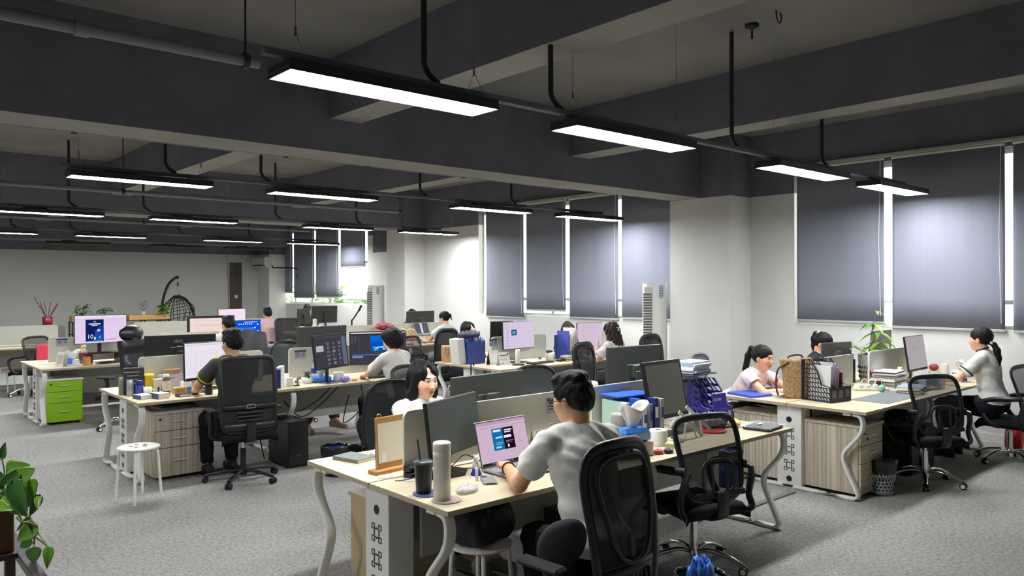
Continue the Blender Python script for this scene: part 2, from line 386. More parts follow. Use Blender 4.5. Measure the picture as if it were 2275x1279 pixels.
# ------------------------------------------------------------------ roller blinds
FAB = mat('grey_blue_blind_fabric', (134, 137, 150), .8, spec=.15, noise=(5, .02, 2), stretch=(.1, 4, .12))
ALU = mat('aluminium_rail', (190, 192, 185), .35, .6)
def blind(label, ya, yb, zb, zt=3.36, fab=FAB, grp='grey roller blinds on the window wall', xx=XW-.035, cord=True, wav=.006):
    r = thing('roller_blind', label, 'blind', (xx, (ya+yb)/2, zb), 0, grp); h = (yb-ya)/2; H = zt-zb; ph = ya*3.1
    def f(u, v):
        y = -h+2*h*u; return (wav*math.sin(y*9+ph)*math.sin(PI*v)+wav*.6*math.sin(y*21+ph)*math.sin(PI*v), y, .02+(H-.02)*v)
    MB().sheet(f, 36, 6, th=.002).build('fabric', fab, r)
    MB().cyl((.0, -h, H+.005), (.0, h, H+.005), .026, n=12).build('roller', ALU, r)
    MB().bb(-.008, .008, -h, h, 0, .03, .004).build('bottom_bar', mat('grey_bar', (170, 172, 172), .5), r)
    if cord: MB().tube([(-.03, -h+.03, H), (-.035, -h+.05, H*.5), (-.03, -h+.03, .1)], .003, 5).build('cord', FRAME, r)
    return r
blind('widest grey roller blind, second from the column by the right desk', 2.80, 4.02, 1.255)
blind('grey roller blind beside the white column, above the ponytailed woman', 4.12, 5.27, 1.30)
blind('grey roller blind cut by the right picture edge', 1.45, 2.72, 1.25)
blind('grey roller blind partly hidden by the column and the tall white cooler', 7.12, 8.37, 1.24, 3.33)
blind('first full grey roller blind left of the tall cooler', 8.45, 9.58, 1.215, 3.33)
blind('shorter grey roller blind with a bright gap below, middle window', 9.68, 10.72, 1.33, 3.33)
blind('leftmost grey roller blind of the middle window', 10.80, 11.92, 1.17, 3.33)
blind('short grey roller blind pulled half up over a white sheer, far window', 16.62, 17.85, 2.28, 3.43)
blind('rightmost long grey roller blind of the far window', 17.95, 19.2, 1.50, 3.43)
blind('middle long grey roller blind of the far window', 19.3, 20.55, 1.48, 3.43)
blind('leftmost long grey roller blind of the far window', 20.65, 21.85, 1.62, 3.43)
blind('white sheer blind lowered in the far window', 16.66, 17.7, 1.45, 2.4, see_through('white_sheer', (250, 252, 250), .55), None, XW+.04, False, .01)
for nm, a, b, z in (('right', .3, 5.33, 3.40), ('middle', 7.1, 11.95, 3.37), ('far', 16.6, 21.85, 3.47)):
    one(MB().bb(-.03, .03, a, b, -.02, .012, .003).bb(-.035, .03, a, b, .012, .018), 'blind_rail', 'pale metal head rail above the blinds of the %s window' % nm, 'rail', ALU, (XW-.04, 0, z))
# ------------------------------------------------------------------ desks
TOPW = wood('pale_birch_top', (194, 181, 150), (211, 200, 173), 'X', 22, .38)
EDGEW = mat('birch_edge', (178, 164, 136), .5)
ZEBRA = wood('striped_oak_upright', (148, 136, 114), (204, 196, 178), 'Z', 46, .5, .5)
ZEBRAH = wood('striped_oak_flat', (160, 148, 124), (200, 190, 166), 'X', 30, .5, .7)
GREYL = mat('grey_laminate', (176, 175, 166), .5)
SCREENP = mat('cream_desk_screen', (208, 210, 200), .5)
ZD = .75
def puzzle_slot(g, x, y, z, s, m):
    """jigsaw-shaped cable cut-out drawn as a thin slot on a face x = const"""
    P = [(-1, -1), (-.45, -1), (-.45, -.55), (-.15, -.45), (0, -.62), (.15, -.45), (.45, -.55), (.45, -1), (1, -1), (1, -.45), (.55, -.42), (.45, -.12), (.62, 0), (.45, .12), (.55, .42), (1, .45), (1, 1),
         (.45, 1), (.45, .55), (.15, .45), (0, .62), (-.15, .45), (-.45, .55), (-.45, 1), (-1, 1), (-1, .45), (-.55, .42), (-.45, .12), (-.62, 0), (-.45, -.12), (-.55, -.42), (-1, -.45)]
    g.sweep([(x, y+a*s, z+b*s) for a, b in P], [(-.0035, -.0012), (.0035, -.0012), (.0035, .0012), (-.0035, .0012)], True, m, up=(1, 0, 0), sm=False)
def leg_path(e, c, sgn, x):
    o = lambda k: e+sgn*k
    P = [(o(.20), .712), (o(.10), .712), (o(.055), .690), (o(.045), .62), (o(.075), .54), (o(.175), .42), (o(.205), .36), (o(.19), .28), (o(.095), .08), (o(.085), .045), (o(.11), .018), (o(.18), .013), (c-sgn*.05, .013)]
    return bez([(x, y, z) for y, z in P], 5)
BAND = [(-.028, -.010), (-.024, -.0125), (.024, -.0125), (.028, -.010), (.028, .010), (.024, .0125), (-.024, .0125), (-.028, .010)]
def desk(label, x0, x1, y0, y1, screens=((.2, 1.45), (1.72, 2.95)), post=(True, False), mid=True, screen_m=SCREENP, grp='four-seat desk clusters'):
    cx, cy = (x0+x1)/2, (y0+y1)/2; r = thing('desk_cluster', label, 'desk', (cx, cy, 0), 0, grp)
    a, b, hy = x0-cx, x1-cx, (y1-y0)/2
    xs = [a, (a+b)/2, b]
    for i in range(2):
        for s in (-1, 1):
            g = MB(); u, v = xs[i]+.0008, xs[i+1]-.0008; p, q = (s*.004, s*hy) if s > 0 else (s*hy, s*.004)
            g.bb(u, v, p, q, ZD-.025, ZD-.002, m=EDGEW); g.bb(u+.0015, v-.0015, p+.0015, q-.0015, ZD-.002, ZD, m=TOPW); g.build('tabletop', None, r)
    for x in ([a+.045, 0, b-.045] if mid else [a+.045, b-.045]):
        for s in (-1, 1):
            MB().sweep(leg_path(s*hy, 0, -s, x), BAND, m=WMET, up=(0, s, .001)).build('leg', None, r)
    for s, on in zip((-1, 1), post):
        x = a+.05 if s < 0 else b-.05; k = -s
        g = MB(); g.bb(x, x+k*.16, -.115, .115, .02, .722, .004, WMET)
        o = g.build('cable_post', None, r)
        f = x-k*.0015
        for z in (.475, .335, .195): d = MB(); puzzle_slot(d, f, 0, z, .046, BLACKP); d.build('cable_cutout', None, o)
        for z in (.60, .075): MB().cyl((f+k*.002, 0, z), (f-k*.0006, 0, z), .026, n=18, m=BLACKP).build('cable_hole', None, o)
    for s in (-1, 1): MB().bb(a+.25, b-.25, s*.115-.009, s*.115+.009, .33, .72, .002, GREYL).build('modesty_panel', None, r)
    MB().bb(a+.2, b-.2, -.05, .05, .60, .72, .003, WMET).build('cable_tray', None, r)
    for (u, v) in screens:
        w = v-u; h = .335
        pl = rrect(w, h, .04)
        pl = [(p, q) for p, q in pl if q > 0]+[(-w/2, -h/2), (w/2, -h/2)]
        o = MB().prism(pl, (a+u+w/2, .009, ZD+.02+h/2), (1, 0, 0), (0, 0, 1), (0, -.018, 0), screen_m).build('desk_screen', None, r)
        for x in (a+u+.12, a+v-.12): MB().bb(x-.02, x+.02, -.016, .016, ZD, ZD+.035, .002, mat('clamp_grey', (150, 150, 148), .4, .5)).build('clamp', None, o)
    return r
desk('front cluster of birch desks where the man with glasses works', 2.105, 5.215, 2.845, 4.25, ((.22, 1.50), (1.72, 2.95)))
desk('right cluster of birch desks near the white column', 6.285, 9.30, 2.79, 4.19, ((.42, 1.27), (1.64, 2.75)))
desk('second row birch desk cluster behind the white stool', 2.02, 5.02, 7.36, 8.735, ((.19, 1.45), (1.75, 2.9)))
desk('birch desk cluster with the tall monitor in front of the middle window', 6.17, 9.25, 7.235, 8.64, ((.44, 1.45), (1.7, 2.9)))
desk('third row birch desk cluster above the green drawers', 1.945, 5.0, 11.27, 12.75, ((.21, 1.45), (1.65, 2.85)))
desk('third row birch desk cluster near the far column', 6.05, 9.2, 11.35, 12.75, ((-.1, 1.4), (1.5, 2.9)))
desk('farthest left birch desk cluster with cream screens', .2, 3.1, 15.5, 16.9, ((.1, 1.45), (1.5, 2.87)), (True, True))
desk('far birch desk where the man in the pink shirt sits', 4.3, 7.2, 15.6, 17.0, ((.1, 1.3), (1.5, 2.8)))
desk('far birch desk with the pair of dark monitors by the far window', 7.52, 9.6, 15.7, 17.1, (), mid=False)
# ------------------------------------------------------------------ drawer pedestals
def pedestal(label, x, y, front, side_m, front_m, top_m, wd=.40, dp=.52, h=.60, keys=False, casters=True):
    """front = -1: drawers towards -y"""
    r = thing('drawer_pedestal', label, 'drawer cabinet', (x, y, 0), 0 if front < 0 else PI); z0 = .035
    g = MB(); g.bb(-wd/2, wd/2, -dp/2+.02, dp/2, z0, h-.025, .002, side_m); g.build('body', None, r)
    MB().bb(-wd/2-.008, wd/2+.008, -dp/2-.012, dp/2+.004, h-.025, h, .003, top_m).build('top', None, r)
    z = z0; H = h-.025-z0
    for i, f in enumerate((.46, .27, .27)):
        hh = H*f; d = MB().bb(-wd/2+.003, wd/2-.003, -dp/2, -dp/2+.019, z+.003, z+hh-.003, .002, front_m).build('drawer', None, r)
        zc = z+hh*.55; q = MB(); q.tube(bez([(-.055, -dp/2, zc), (-.05, -dp/2-.018, zc), (.05, -dp/2-.018, zc), (.055, -dp/2, zc)], 4), .005, 6, m=WMET); q.build('handle', None, d); z += hh
    q = MB().cyl((-wd/2+.05, -dp/2, h-.07), (-wd/2+.05, -dp/2-.006, h-.07), .011, n=12, m=BLACKP)
    if keys:
        q.box((-wd/2+.05, -dp/2-.018, h-.07), (.022, .03, .006), .002, BLACKP); q.box((-wd/2+.062, -dp/2-.03, h-.11), (.02, .006, .028), .003, BLACKP); q.cyl((-wd/2+.062, -dp/2-.03, h-.12), (-wd/2+.062, -dp/2-.03, h-.155), .002, n=5, m=STEEL)
    q.build('lock', None, r)
    for sx in (-1, 1):
        for sy in (-1, 1): MB().cyl((sx*(wd/2-.05), sy*(dp/2-.07), .018), (sx*(wd/2-.05)+.02, sy*(dp/2-.07), .018), .0175, n=10, m=BLACKP).build('caster', None, r)
    return r
LIME = mat('lime_green_laminate', (142, 190, 30), .4)
pedestal('lime green three-drawer cabinet under the third row desk', 2.24, 11.68, -1, WHITE, LIME, WMET, .42, .5, .60)
pedestal('pale striped oak drawer cabinet behind the white stool', 2.40, 7.70, -1, ZEBRA, ZEBRA, GREYL, .44, .52, .64)
pedestal('striped oak drawer cabinet with hanging keys under the right desk', 6.60, 3.16, -1, ZEBRA, ZEBRAH, ZEBRAH, .42, .56, .615, True)
pedestal('striped oak cabinet under the right desk on the pink woman\'s side', 6.60, 3.84, 1, ZEBRA, ZEBRAH, ZEBRAH, .40, .5, .615)
TANW = mat('tan_laminate', (190, 168, 132), .5, noise=(8, .04))
pedestal('tan drawer cabinet under the front desk on the long-haired woman\'s side', 2.57, 3.96, 1, TANW, TANW, TANW, .40, .5, .53)
# ------------------------------------------------------------------ stools
def stool(label, loc, rz, seat_m=WMET):
    r = thing('round_stool', label, 'stool', loc, rz)
    g = MB(); g.lathe([(.02, .435), (.15, .435), (.165, .44), (.168, .448), (.16, .455), (.02, .457)], n=28, m=seat_m)
    for i in range(5):
        a = i*2*PI/5; g.cyl((.06*math.cos(a), .06*math.sin(a), .4568), (.06*math.cos(a), .06*math.sin(a), .4585), .018, n=10, m=mat('stool_recess', (120, 120, 116)))
    g.build('seat', None, r)
    for i in range(4):
        a = PI/4+i*PI/2; c, s = math.cos(a), math.sin(a)
        MB().tube(bez([(.05*c, .05*s, .426), (.12*c, .12*s, .424), (.148*c, .148*s, .40), (.16*c, .16*s, .25), (.178*c, .178*s, .0)], 5), .0115, 9, m=WMET).build('leg', None, r)
    return r
stool('white four-legged stool standing in the aisle before the striped cabinet', (1.90, 6.92, 0), .35)
stool('white stool under the front desk with a black bag on it', (2.52, 3.12, 0), .2)
stool('wooden-topped stool with white legs under the farthest left desk', (2.10, 15.35, 0), .3, mat('stool_wood', (176, 130, 70), .5))
stool('white stool half hidden under the farthest left desk', (2.85, 15.30, 0), .1)
# ------------------------------------------------------------------ chairs
MESH = see_through('black_chair_mesh', (34, 36, 36), .95, .7)
MESHL = see_through('airy_black_chair_mesh', (34, 35, 35), .70, .7)
MESHG = see_through('grey_chair_mesh', (128, 132, 128), .88, .7)
SEATF = mat('black_seat_fabric', (20, 20, 21), .85, spec=.2, bump=(120, .3))
LEATH = mat('black_leather', (22, 23, 28), .32, spec=.5, bump=(9, .25))
GREYP = mat('grey_plastic', (132, 134, 128), .45)
FRM = mat('black_chair_frame', (27, 28, 28), .38, spec=.5)
def star_base(r, met, R=.31, arch=True, hub=.085):
    g = MB(); g.cyl((0, 0, hub-.03), (0, 0, hub+.06), .034, .028, 16, met); g.build('base_hub', None, r)
    for i in range(5):
        a = 2*PI*i/5+.3; c, s = math.cos(a), math.sin(a)
        P = [(.02, hub+.02), (.10, hub+.038), (.20, hub+.022), (R-.03, hub-.012), (R, hub-.028)] if arch else [(.02, hub+.015), (.15, hub+.01), (R, hub-.02)]
        o = MB().sweep(bez([(c*u, s*u, z) for u, z in P], 4), [(-.017, -.010), (0, -.013), (.017, -.010), (.017, .008), (0, .013), (-.017, .008)], m=met, up=(0, 0, 1)).build('base_arm', None, r)
        q = MB()
        for k in (-1, 1): q.cyl((c*R-s*.008*k, s*R+c*.008*k, .0275), (c*R-s*.026*k, s*R+c*.026*k, .0275), .0275, n=14, m=BLACKP)
        if met is CHROME: q.cyl((c*R-s*.0262, s*R+c*.0262, .0275), (c*R-s*.027, s*R+c*.027, .0275), .018, n=14, m=WMET); q.cyl((c*R+s*.0262, s*R-c*.0262, .0275), (c*R+s*.027, s*R-c*.027, .0275), .018, n=14, m=WMET)
        q.cyl((c*R, s*R, .03), (c*R, s*R, hub-.02), .009, n=8, m=BLACKP); q.build('caster', None, r)
def outline(wb, wt, h, p=3.2, n=40):
    out = []
    for i in range(n):
        t = 2*PI*i/n; c, s = math.cos(t), math.sin(t)
        u = abs(c)**(2/p)*(1 if c >= 0 else -1); v = abs(s)**(2/p)*(1 if s >= 0 else -1)
        vv = (v+1)/2; out.append((u*(wb+(wt-wb)*vv)/2, vv*h))
    return out
def chair(label, style, loc, rz, grp=None, sh=.47):
    r = thing('office_chair', label, 'chair', loc, rz, grp)
    S = dict(loop=dict(wb=.42, wt=.50, h=.50, p=5, fr=.023, mesh=MESHL, base=CHROME, tilt=.22, zb=sh+.05, curve=.05),
             task=dict(wb=.46, wt=.49, h=.66, p=8, fr=.024, mesh=MESH, base=BLACKP, tilt=.10, zb=sh+.02, curve=.04),
             wide=dict(wb=.36, wt=.48, h=.70, p=4, fr=.03, mesh=MESH, base=BLACKP, tilt=.10, zb=sh-.02, curve=.05),
             soft=dict(wb=.42, wt=.46, h=.56, p=3.4, fr=.014, mesh=MESHG, base=CHROME, tilt=.14, zb=sh+.05, curve=.06),
             exec=dict(wb=.48, wt=.50, h=.62, p=5, fr=.03, mesh=LEATH, base=CHROME, tilt=.16, zb=sh+.04, curve=.03))[style]
    star_base(r, S['base'], .31 if S['base'] is CHROME else .33, S['base'] is CHROME)
    MB().cyl((0, 0, .13), (0, 0, .30), .026, n=14, m=S['base'] if S['base'] is CHROME else BLACKP).cyl((0, 0, .30), (0, 0, sh-.08), .015, n=12, m=CHROME).build('gas_lift', None, r)
    MB().bb(-.09, .09, -.10, .10, sh-.10, sh-.05, .01, BLACKP).cyl((.09, 0, sh-.075), (.24, .02, sh-.085), .007, n=8, m=BLACKP).box((.25, .02, sh-.086), (.05, .022, .012), .004, BLACKP).build('mechanism', None, r)
    def seat(u, v):
        x = (u-.5)*.50; y = (v-.5)*.48; e = max(abs(u-.5), abs(v-.5))*2
        return (x*(1-.08*(v)), y, sh+.012-.045*max(0, e-.72)/.28*max(0, e-.72)/.28-.02*(max(0, v-.8)/.2)**2+.01*math.cos(x*9)*0)
    MB().sheet(seat, 14, 14, th=.062, m=LEATH if style == 'exec' else SEATF).build('seat', None, r)
    # backrest in a tilted frame
    X = T(0, -.235, S['zb']) @ rot(-S['tilt'])
    cv = S['curve']; W = S['wt']
    def B(u, v, d=0): return (u, d+cv*(u/(W/2))**2-.03*math.sin(PI*v/S['h'])*(1 if style != 'exec' else .3), v)
    ol = outline(S['wb'], S['wt'], S['h'], S['p'])
    if style == 'exec':
        g = MB().at(X)
        def pad(u, v):
            a = PI*2*u; c, s = math.cos(a), math.sin(a); q = 6
            x = abs(c)**(2/q)*math.copysign(1, c)*.245; y = abs(s)**(2/3)*math.copysign(1, s)*(.055+.012*math.sin(v*PI*5)); return (x, y-.01, v*S['h'])
        g.sheet(pad, 28, 20, m=LEATH); b = g.build('backrest', None, r)
        g = MB().at(X @ T(0, .0, S['h']+.085)); g.ell((0, 0, 0), (.20, .075, .11), 22, 12, LEATH); g.build('headrest', None, r)
        MB().at(X).bb(-.05, .05, -.06, -.04, S['h']-.12, S['h']+.12, .008, BLACKP).build('headrest_post', None, r)
    else:
        fr = S['fr']; g = MB().at(X)
        g.sweep([B(u, v) for u, v in ol], [(fr*.9*math.cos(k*PI/4), .013*math.sin(k*PI/4)) for k in range(8)], True, FRM if style != 'soft' else GREYP, up=(0, 1, 0))
        b = g.build('backrest', None, r)
        g = MB().at(X); n = len(ol)//2
        g.sheet(lambda u, v: (lambda p, q: B(p[0]+(q[0]-p[0])*v, p[1]))(ol[(int(round(u*n))+len(ol)*3//4) % len(ol)], ol[(len(ol)*3//4-int(round(u*n))) % len(ol)]), n, 8, m=S['mesh']); g.build('mesh_panel', None, b)
        g = MB().at(X)
        if style in ('loop', 'soft'):
            l2 = [(u, v+.035) for u, v in outline(.25, .24, .20, 3.4, 28)]; mm = GREYP if style == 'soft' else FRM
            g.sweep([B(u, v, -.022) for u, v in l2], [(.011*math.cos(k*PI/3), .007*math.sin(k*PI/3)) for k in range(6)], True, mm, up=(0, 1, 0))
            for x in (-.055, .055): g.sweep([B(x, .05+.16*k/4, -.022) for k in range(5)], [(-.008, -.004), (.008, -.004), (.008, .004), (-.008, .004)], m=mm, up=(0, 1, 0))
            g.bb(-.19, .19, -.035, -.018, .012, .05, .006, mm); g.build('lumbar_support', None, b)
            if style == 'loop': MB().at(X).bb(-.02, .02, -.040, -.037, .03, .05, .0, WMET).build('care_tag', None, b)
        elif style == 'task':
            g.sweep([B(-.235+.47*k/8, .225, -.018) for k in range(9)], [(-.022, -.006), (.022, -.006), (.022, .006), (-.022, .006)], m=FRM, up=(0, 1, 0))
            g.sweep([B(-.22+.44*k/8, .05, -.012) for k in range(9)], [(-.04, -.008), (.04, -.008), (.04, .008), (-.04, .008)], m=FRM, up=(0, 1, 0))
            for z in (.10, .135, .17): g.sweep([B(-.11+.22*k/4, z, -.014) for k in range(5)], [(-.01, -.004), (.01, -.004), (.01, .004), (-.01, .004)], m=FRM, up=(0, 1, 0))
            g.build('lumbar_support', None, b)
            q = rrect(.075, .030, .006, 2); MB().at(X).sweep([B(u, .225+v, -.03) for u, v in q], [(-.004, -.003), (.004, -.003), (.004, .003), (-.004, .003)], True, GREYP, up=(0, 1, 0)).build('buckle', None, b)
        else:
            l2 = [(u, v+.22) for u, v in outline(.22, .40, .44, 3.2, 34)]
            g.sweep([B(u, v, -.012) for u, v in l2], [(.012*math.cos(k*PI/3), .010*math.sin(k*PI/3)) for k in range(6)], True, FRM, up=(0, 1, 0))
            g.sheet(lambda u, v: B((u-.5)*(.34+.04*v), .01+.20*v, -.004), 10, 6, FRM, .014)
            for i in range(8): x = -.11+.22*i/7; g.bb(x-.006, x+.006, -.026, -.012, .05, .17, .002, FRM)
            g.bb(-.02, .02, -.03, -.012, .2, .34, .005, FRM); g.build('vented_shell', None, b)
            [MB().at(X).cyl((x, -.018, S['h']-.035), (x, -.03, S['h']-.035), .006, n=8, m=BLACKP).build('screw', None, b) for x in (-.05, .05)]
        # spine joining back and seat
        MB().sweep(bez([(0, -.02, sh-.08), (0, -.20, sh-.08), (0, -.275, sh-.03), (0, -.275, sh+.10)], 4), [(-.04, -.008), (.04, -.008), (.04, .008), (-.04, .008)], m=FRM, up=(0, 1, 0)).build('back_spine', None, r)
    for s in (-1, 1):
        if style == 'loop':
            P = [(s*.235, -.215, sh+.235), (s*.265, -.12, sh+.225), (s*.27, .06, sh+.205), (s*.268, .16, sh+.15), (s*.265, .14, sh+.06), (s*.262, .07, sh-.03), (s*.22, .0, sh-.055), (s*.08, 0, sh-.07)]
            MB().sweep(bez(P, 5), [(-.024, -.009), (.024, -.009), (.024, .009), (-.024, .009)], m=FRM, up=(1, 0, .01)).build('armrest', None, r)
            Q = [(s*.235, -.25, sh+.24), (s*.262, -.235, sh+.16), (s*.266, -.205, sh+.05), (s*.262, -.235, sh-.03), (s*.2, -.17, sh-.06)]
            MB().sweep(bez(Q, 4), [(-.022, -.008), (.022, -.008), (.022, .008), (-.022, .008)], m=FRM, up=(1, 0, .01)).build('side_bracket', None, r)
        elif style in ('task', 'exec'):
            g = MB(); g.box((s*.285, -.0, sh+.20), (.075, .25, .026), .011, BLACKP); g.sweep(bez([(s*.285, 0, sh+.19), (s*.288, -.02, sh+.06), (s*.27, 0, sh-.05), (s*.1, 0, sh-.07)], 4), [(-.02, -.014), (.02, -.014), (.02, .014), (-.02, .014)], m=BLACKP, up=(0, 1, 0)); g.build('armrest', None, r)
        elif style == 'wide':
            g = MB(); g.box((s*.29, .02, sh+.19), (.075, .24, .03), .012, BLACKP); g.sweep(bez([(s*.29, -.02, sh+.18), (s*.29, -.06, sh+.05), (s*.27, -.02, sh-.05), (s*.1, 0, sh-.07)], 4), [(-.024, -.014), (.024, -.014), (.024, .014), (-.024, .014)], m=BLACKP, up=(0, 1, 0)); g.build('armrest', None, r)
    return r
G = 'mesh office chairs with loop arms'
CA = chair('empty black mesh chair tucked in beside the man with glasses', 'loop', (4.08, 2.90, 0), -.27, G, .44)
dup(CA, (7.36, 2.74, 0), -.55, 'empty black mesh chair with bags on its seat at the right desk')
dup(CA, (8.88, 2.50, 0), -.12, 'black mesh chair under the woman at the right picture edge')
dup(CA, (4.36, 6.74, 0), .30, 'black mesh chair under the person with short black hair')
dup(CA, (6.95, 10.55, 0), .25, 'empty black mesh chair behind the short-haired person, third row')
dup(CA, (8.05, 17.9, 0), PI+.2, 'black chair top seen beside the far pair of dark monitors')
dup(CA, (2.42, 14.85, 0), .5, 'slatted black chair at the farthest left desk with a red bag')
dup(CA, (8.22, 10.62, 0), .1, 'black chair behind the ponytailed woman in white, third row')
G = 'black task chairs with buckled backs'
CB = chair('black task chair of the man in the grey tee, second row', 'task', (2.82, 6.98, 0), -.12, G)
dup(CB, (6.90, 14.92, 0), -.1, 'black task chair of the man in the pink shirt, far row')
dup(CB, (4.26, 10.72, 0), -.1, 'task chair under the grey jacket, third row')
G = None
chair('big black wide-backed chair of the man with glasses, nearest to the viewer', 'wide', (2.48, 2.31, 0), .06, G, .44)
CW = chair('tall black mesh chair turned sideways beside the curly-haired woman', 'wide', (6.42, 6.24, 0), .2, G, .45)
CS = chair('pale grey mesh chair of the woman in pink', 'soft', (6.80, 4.62, 0), PI+.1, G)
MESHK = see_through('smoky_chair_mesh', (74, 79, 78), .88, .7)
def remesh_copy(src, loc, rz, label, a, b):
    c = dup(src, loc, rz, label)
    for o in c.children_recursive:
        if o.type == 'MESH' and any(k in (a) for k in o.data.materials):
            o.data = o.data.copy()
            for i, k in enumerate(o.data.materials):
                if k in a: o.data.materials[i] = b[a.index(k)]
    return c
remesh_copy(CS, (4.62, 4.88, 0), PI-.35, 'smoky grey mesh chair at the far side of the front desk', [MESHG, GREYP], [MESHK, FRM])
remesh_copy(CS, (4.45, 9.42, 0), PI+.1, 'dark chair of the person hidden behind the second row screen', [MESHG, GREYP], [MESHK, FRM])
remesh_copy(CS, (3.16, 4.86, 0), PI-.08, 'black shell chair behind the long-haired woman at the front desk', [MESHG, GREYP], [MESH, FRM])
dup(CW, (8.15, 6.62, 0), .0, 'black chair top behind the curly-haired woman near the tall cooler')
dup(CW, (7.05, 9.36, 0), PI+.1, 'black chair behind the woman hidden by the blue file boxes')
dup(CW, (8.2, 9.38, 0), PI-.1, 'black chair top between the blue file holder and the pinkish monitor')
chair('black leather chair with a headrest at the third row desk', 'exec', (2.74, 10.62, 0), .60, G)
# ------------------------------------------------------------------ monitors
MBLK = mat('monitor_black', (28, 29, 30), .4, spec=.4)
MGRY = mat('monitor_back_grey', (58, 61, 60), .45, spec=.35)
OFF = mat('dark_glossy_screen', (74, 80, 76), .28, spec=.5)
def scr(rgb, s=.5): return emitter('screen_%d_%d_%d' % rgb, rgb, s)
WTXT = scr((235, 238, 245))
def monitor(name, label, c, w, h, rz, face='screen', scrm=OFF, art=(), tilt=.04, bezel=.010, back=MBLK, base=ZD, foot='rect', logo=None, cat='monitor', stand=True, chin=0, group=None):
    """c = centre of the panel; the screen looks towards local -y"""
    r = thing(name, label, cat, (c[0], c[1], base), rz, group); X = T(0, 0, c[2]-base) @ rot(-tilt)
    g = MB().at(X); g.box((0, .014, 0), (w, .022, h), .004, back); g.box((0, .026, -.03), (w*.30, .010, h*.42), .004, back); g.build('housing', None, r)
    s = MB().at(X); W, H = w-2*bezel, h-2*bezel-chin; zc = chin/2
    s.box((0, .0015, zc), (W, .003, H), 0, scrm); k = 0
    for a in art:
        k += 1; y = -.0002*k-.0003
        if a[0] == 't': s.text(a[1], T((a[2]-.5)*W, y, (a[3]-.5)*H+zc) @ Matrix.Rotation(PI/2, 4, 'X'), a[4]*H, a[5])
        else:
            u0, v0, u1, v1, m = a; s.box(((u0+u1-1)/2*W, y, (v0+v1-1)/2*H+zc), ((u1-u0)*W, .0002, (v1-v0)*H), 0, m)
    s.build('screen', None, r)
    if stand:
        g = MB(); zt = c[2]-base; g.box((0, .062, zt/2), (.05, .016, zt), .004, back); g.bb(-.045, .045, .03, .062, zt-.05, zt+.05, .006, back); g.build('stand_neck', None, r)
        b = MB()
        if foot == 'hex': b.prism([(.13*math.cos(PI/6+i*PI/3), .10*math.sin(PI/6+i*PI/3)) for i in range(6)], (0, .04, 0), (1, 0, 0), (0, 1, 0), (0, 0, .012), back)
        elif foot == 'oval': b.lathe([(.13, 0), (.13, .006), (.11, .014), (.03, .02)], (0, .05, 0), 28, back)
        else: b.bb(-.12, .12, -.05, .14, 0, .012, .004, back)
        b.build('stand_base', None, r)
    if logo: MB().at(X @ T(logo[2], .0255 if not logo[4] else .0438, logo[3]) @ rot(PI/2, 0, PI)).text(logo[0], T(0, 0, 0), logo[1], mat('logo_silver', (190, 192, 190), .3, .6), .0004).build('lettering', None, r)
    return r
monitor('monitor', 'switched-off dark monitor turned beside the laptop on the front desk', (2.56, 3.385, 1.025), .53, .305, .38, tilt=.13, foot='hex', bezel=.006)
MK = monitor('monitor', 'dark monitor back with a silver sticker behind the cream screen of the front desk', (3.30, 4.02, 1.02), .66, .36, PI+.06, back=MGRY, tilt=.05)
MB().at(T(0, 0, .31)).bb(-.11, .10, .026, .0265, -.01, .035, 0, mat('sticker_film', (150, 152, 148), .15, .4)).build('sticker', None, MK)
MK2 = monitor('monitor', 'large dark monitor back with a small label right of the tall black chair', (4.78, 3.98, 1.11), .60, .40, PI-.08, back=MGRY, tilt=.03)
MB().at(T(0, 0, .36)).bb(-.08, .08, .026, .0265, .02, .065, 0, mat('sticker_film', (150, 152, 148), .15, .4)).build('sticker', None, MK2)
monitor('monitor', 'square black-framed monitor, off, beside the blue binders on the front desk', (4.33, 3.30, 1.07), .455, .40, .05, tilt=.20, bezel=.028, scrm=mat('matte_grey_screen', (104, 108, 98), .35), foot='rect')
LIL = scr((226, 205, 238)); NAVY = scr((14, 32, 92)); MIDB = scr((34, 78, 170)); PINKB = scr((228, 70, 100)); LILD = scr((205, 186, 222)); CY = scr((70, 150, 220))
monitor('monitor', 'monitor showing a dark blue poster numbered ten on a lilac page, left side', (2.72, 11.62, 1.22), .68, .385, .14, scrm=LIL, bezel=.007, base=ZD+.145, tilt=.02, art=[
    (.0, .93, 1, 1, scr((238, 226, 244))), (.20, .05, .55, .86, NAVY), (.38, .10, .54, .45, MIDB), (.44, .30, .545, .62, scr((24, 60, 150))), ('t', '10A', .375, .775, .06, WTXT), (.26, .68, .49, .715, WTXT), (.31, .63, .43, .65, WTXT),
    ('t', '10', .285, .23, .22, WTXT), ('t', 'A', .47, .21, .14, scr((130, 200, 250))), (.36, .12, .39, .22, WTXT), (.42, .42, .48, .50, scr((190, 205, 245))), (.22, .05, .53, .09, CY),
    (.60, .88, .82, .89, LILD), (.60, .82, .92, .83, LILD), (.60, .76, .90, .77, LILD), (.60, .70, .86, .71, LILD), (.60, .64, .88, .65, LILD), (.60, .105, .78, .125, PINKB)])
monitor('monitor', 'wide black monitor back with white lettering, second row left', (2.73, 8.42, 1.12), .70, .34, PI-.2, back=MBLK, logo=('HKC', .044, .02, .10, False), tilt=.03)
GRID = scr((206, 196, 214)); PAL = scr((236, 228, 240)); YEL = scr((238, 224, 60))
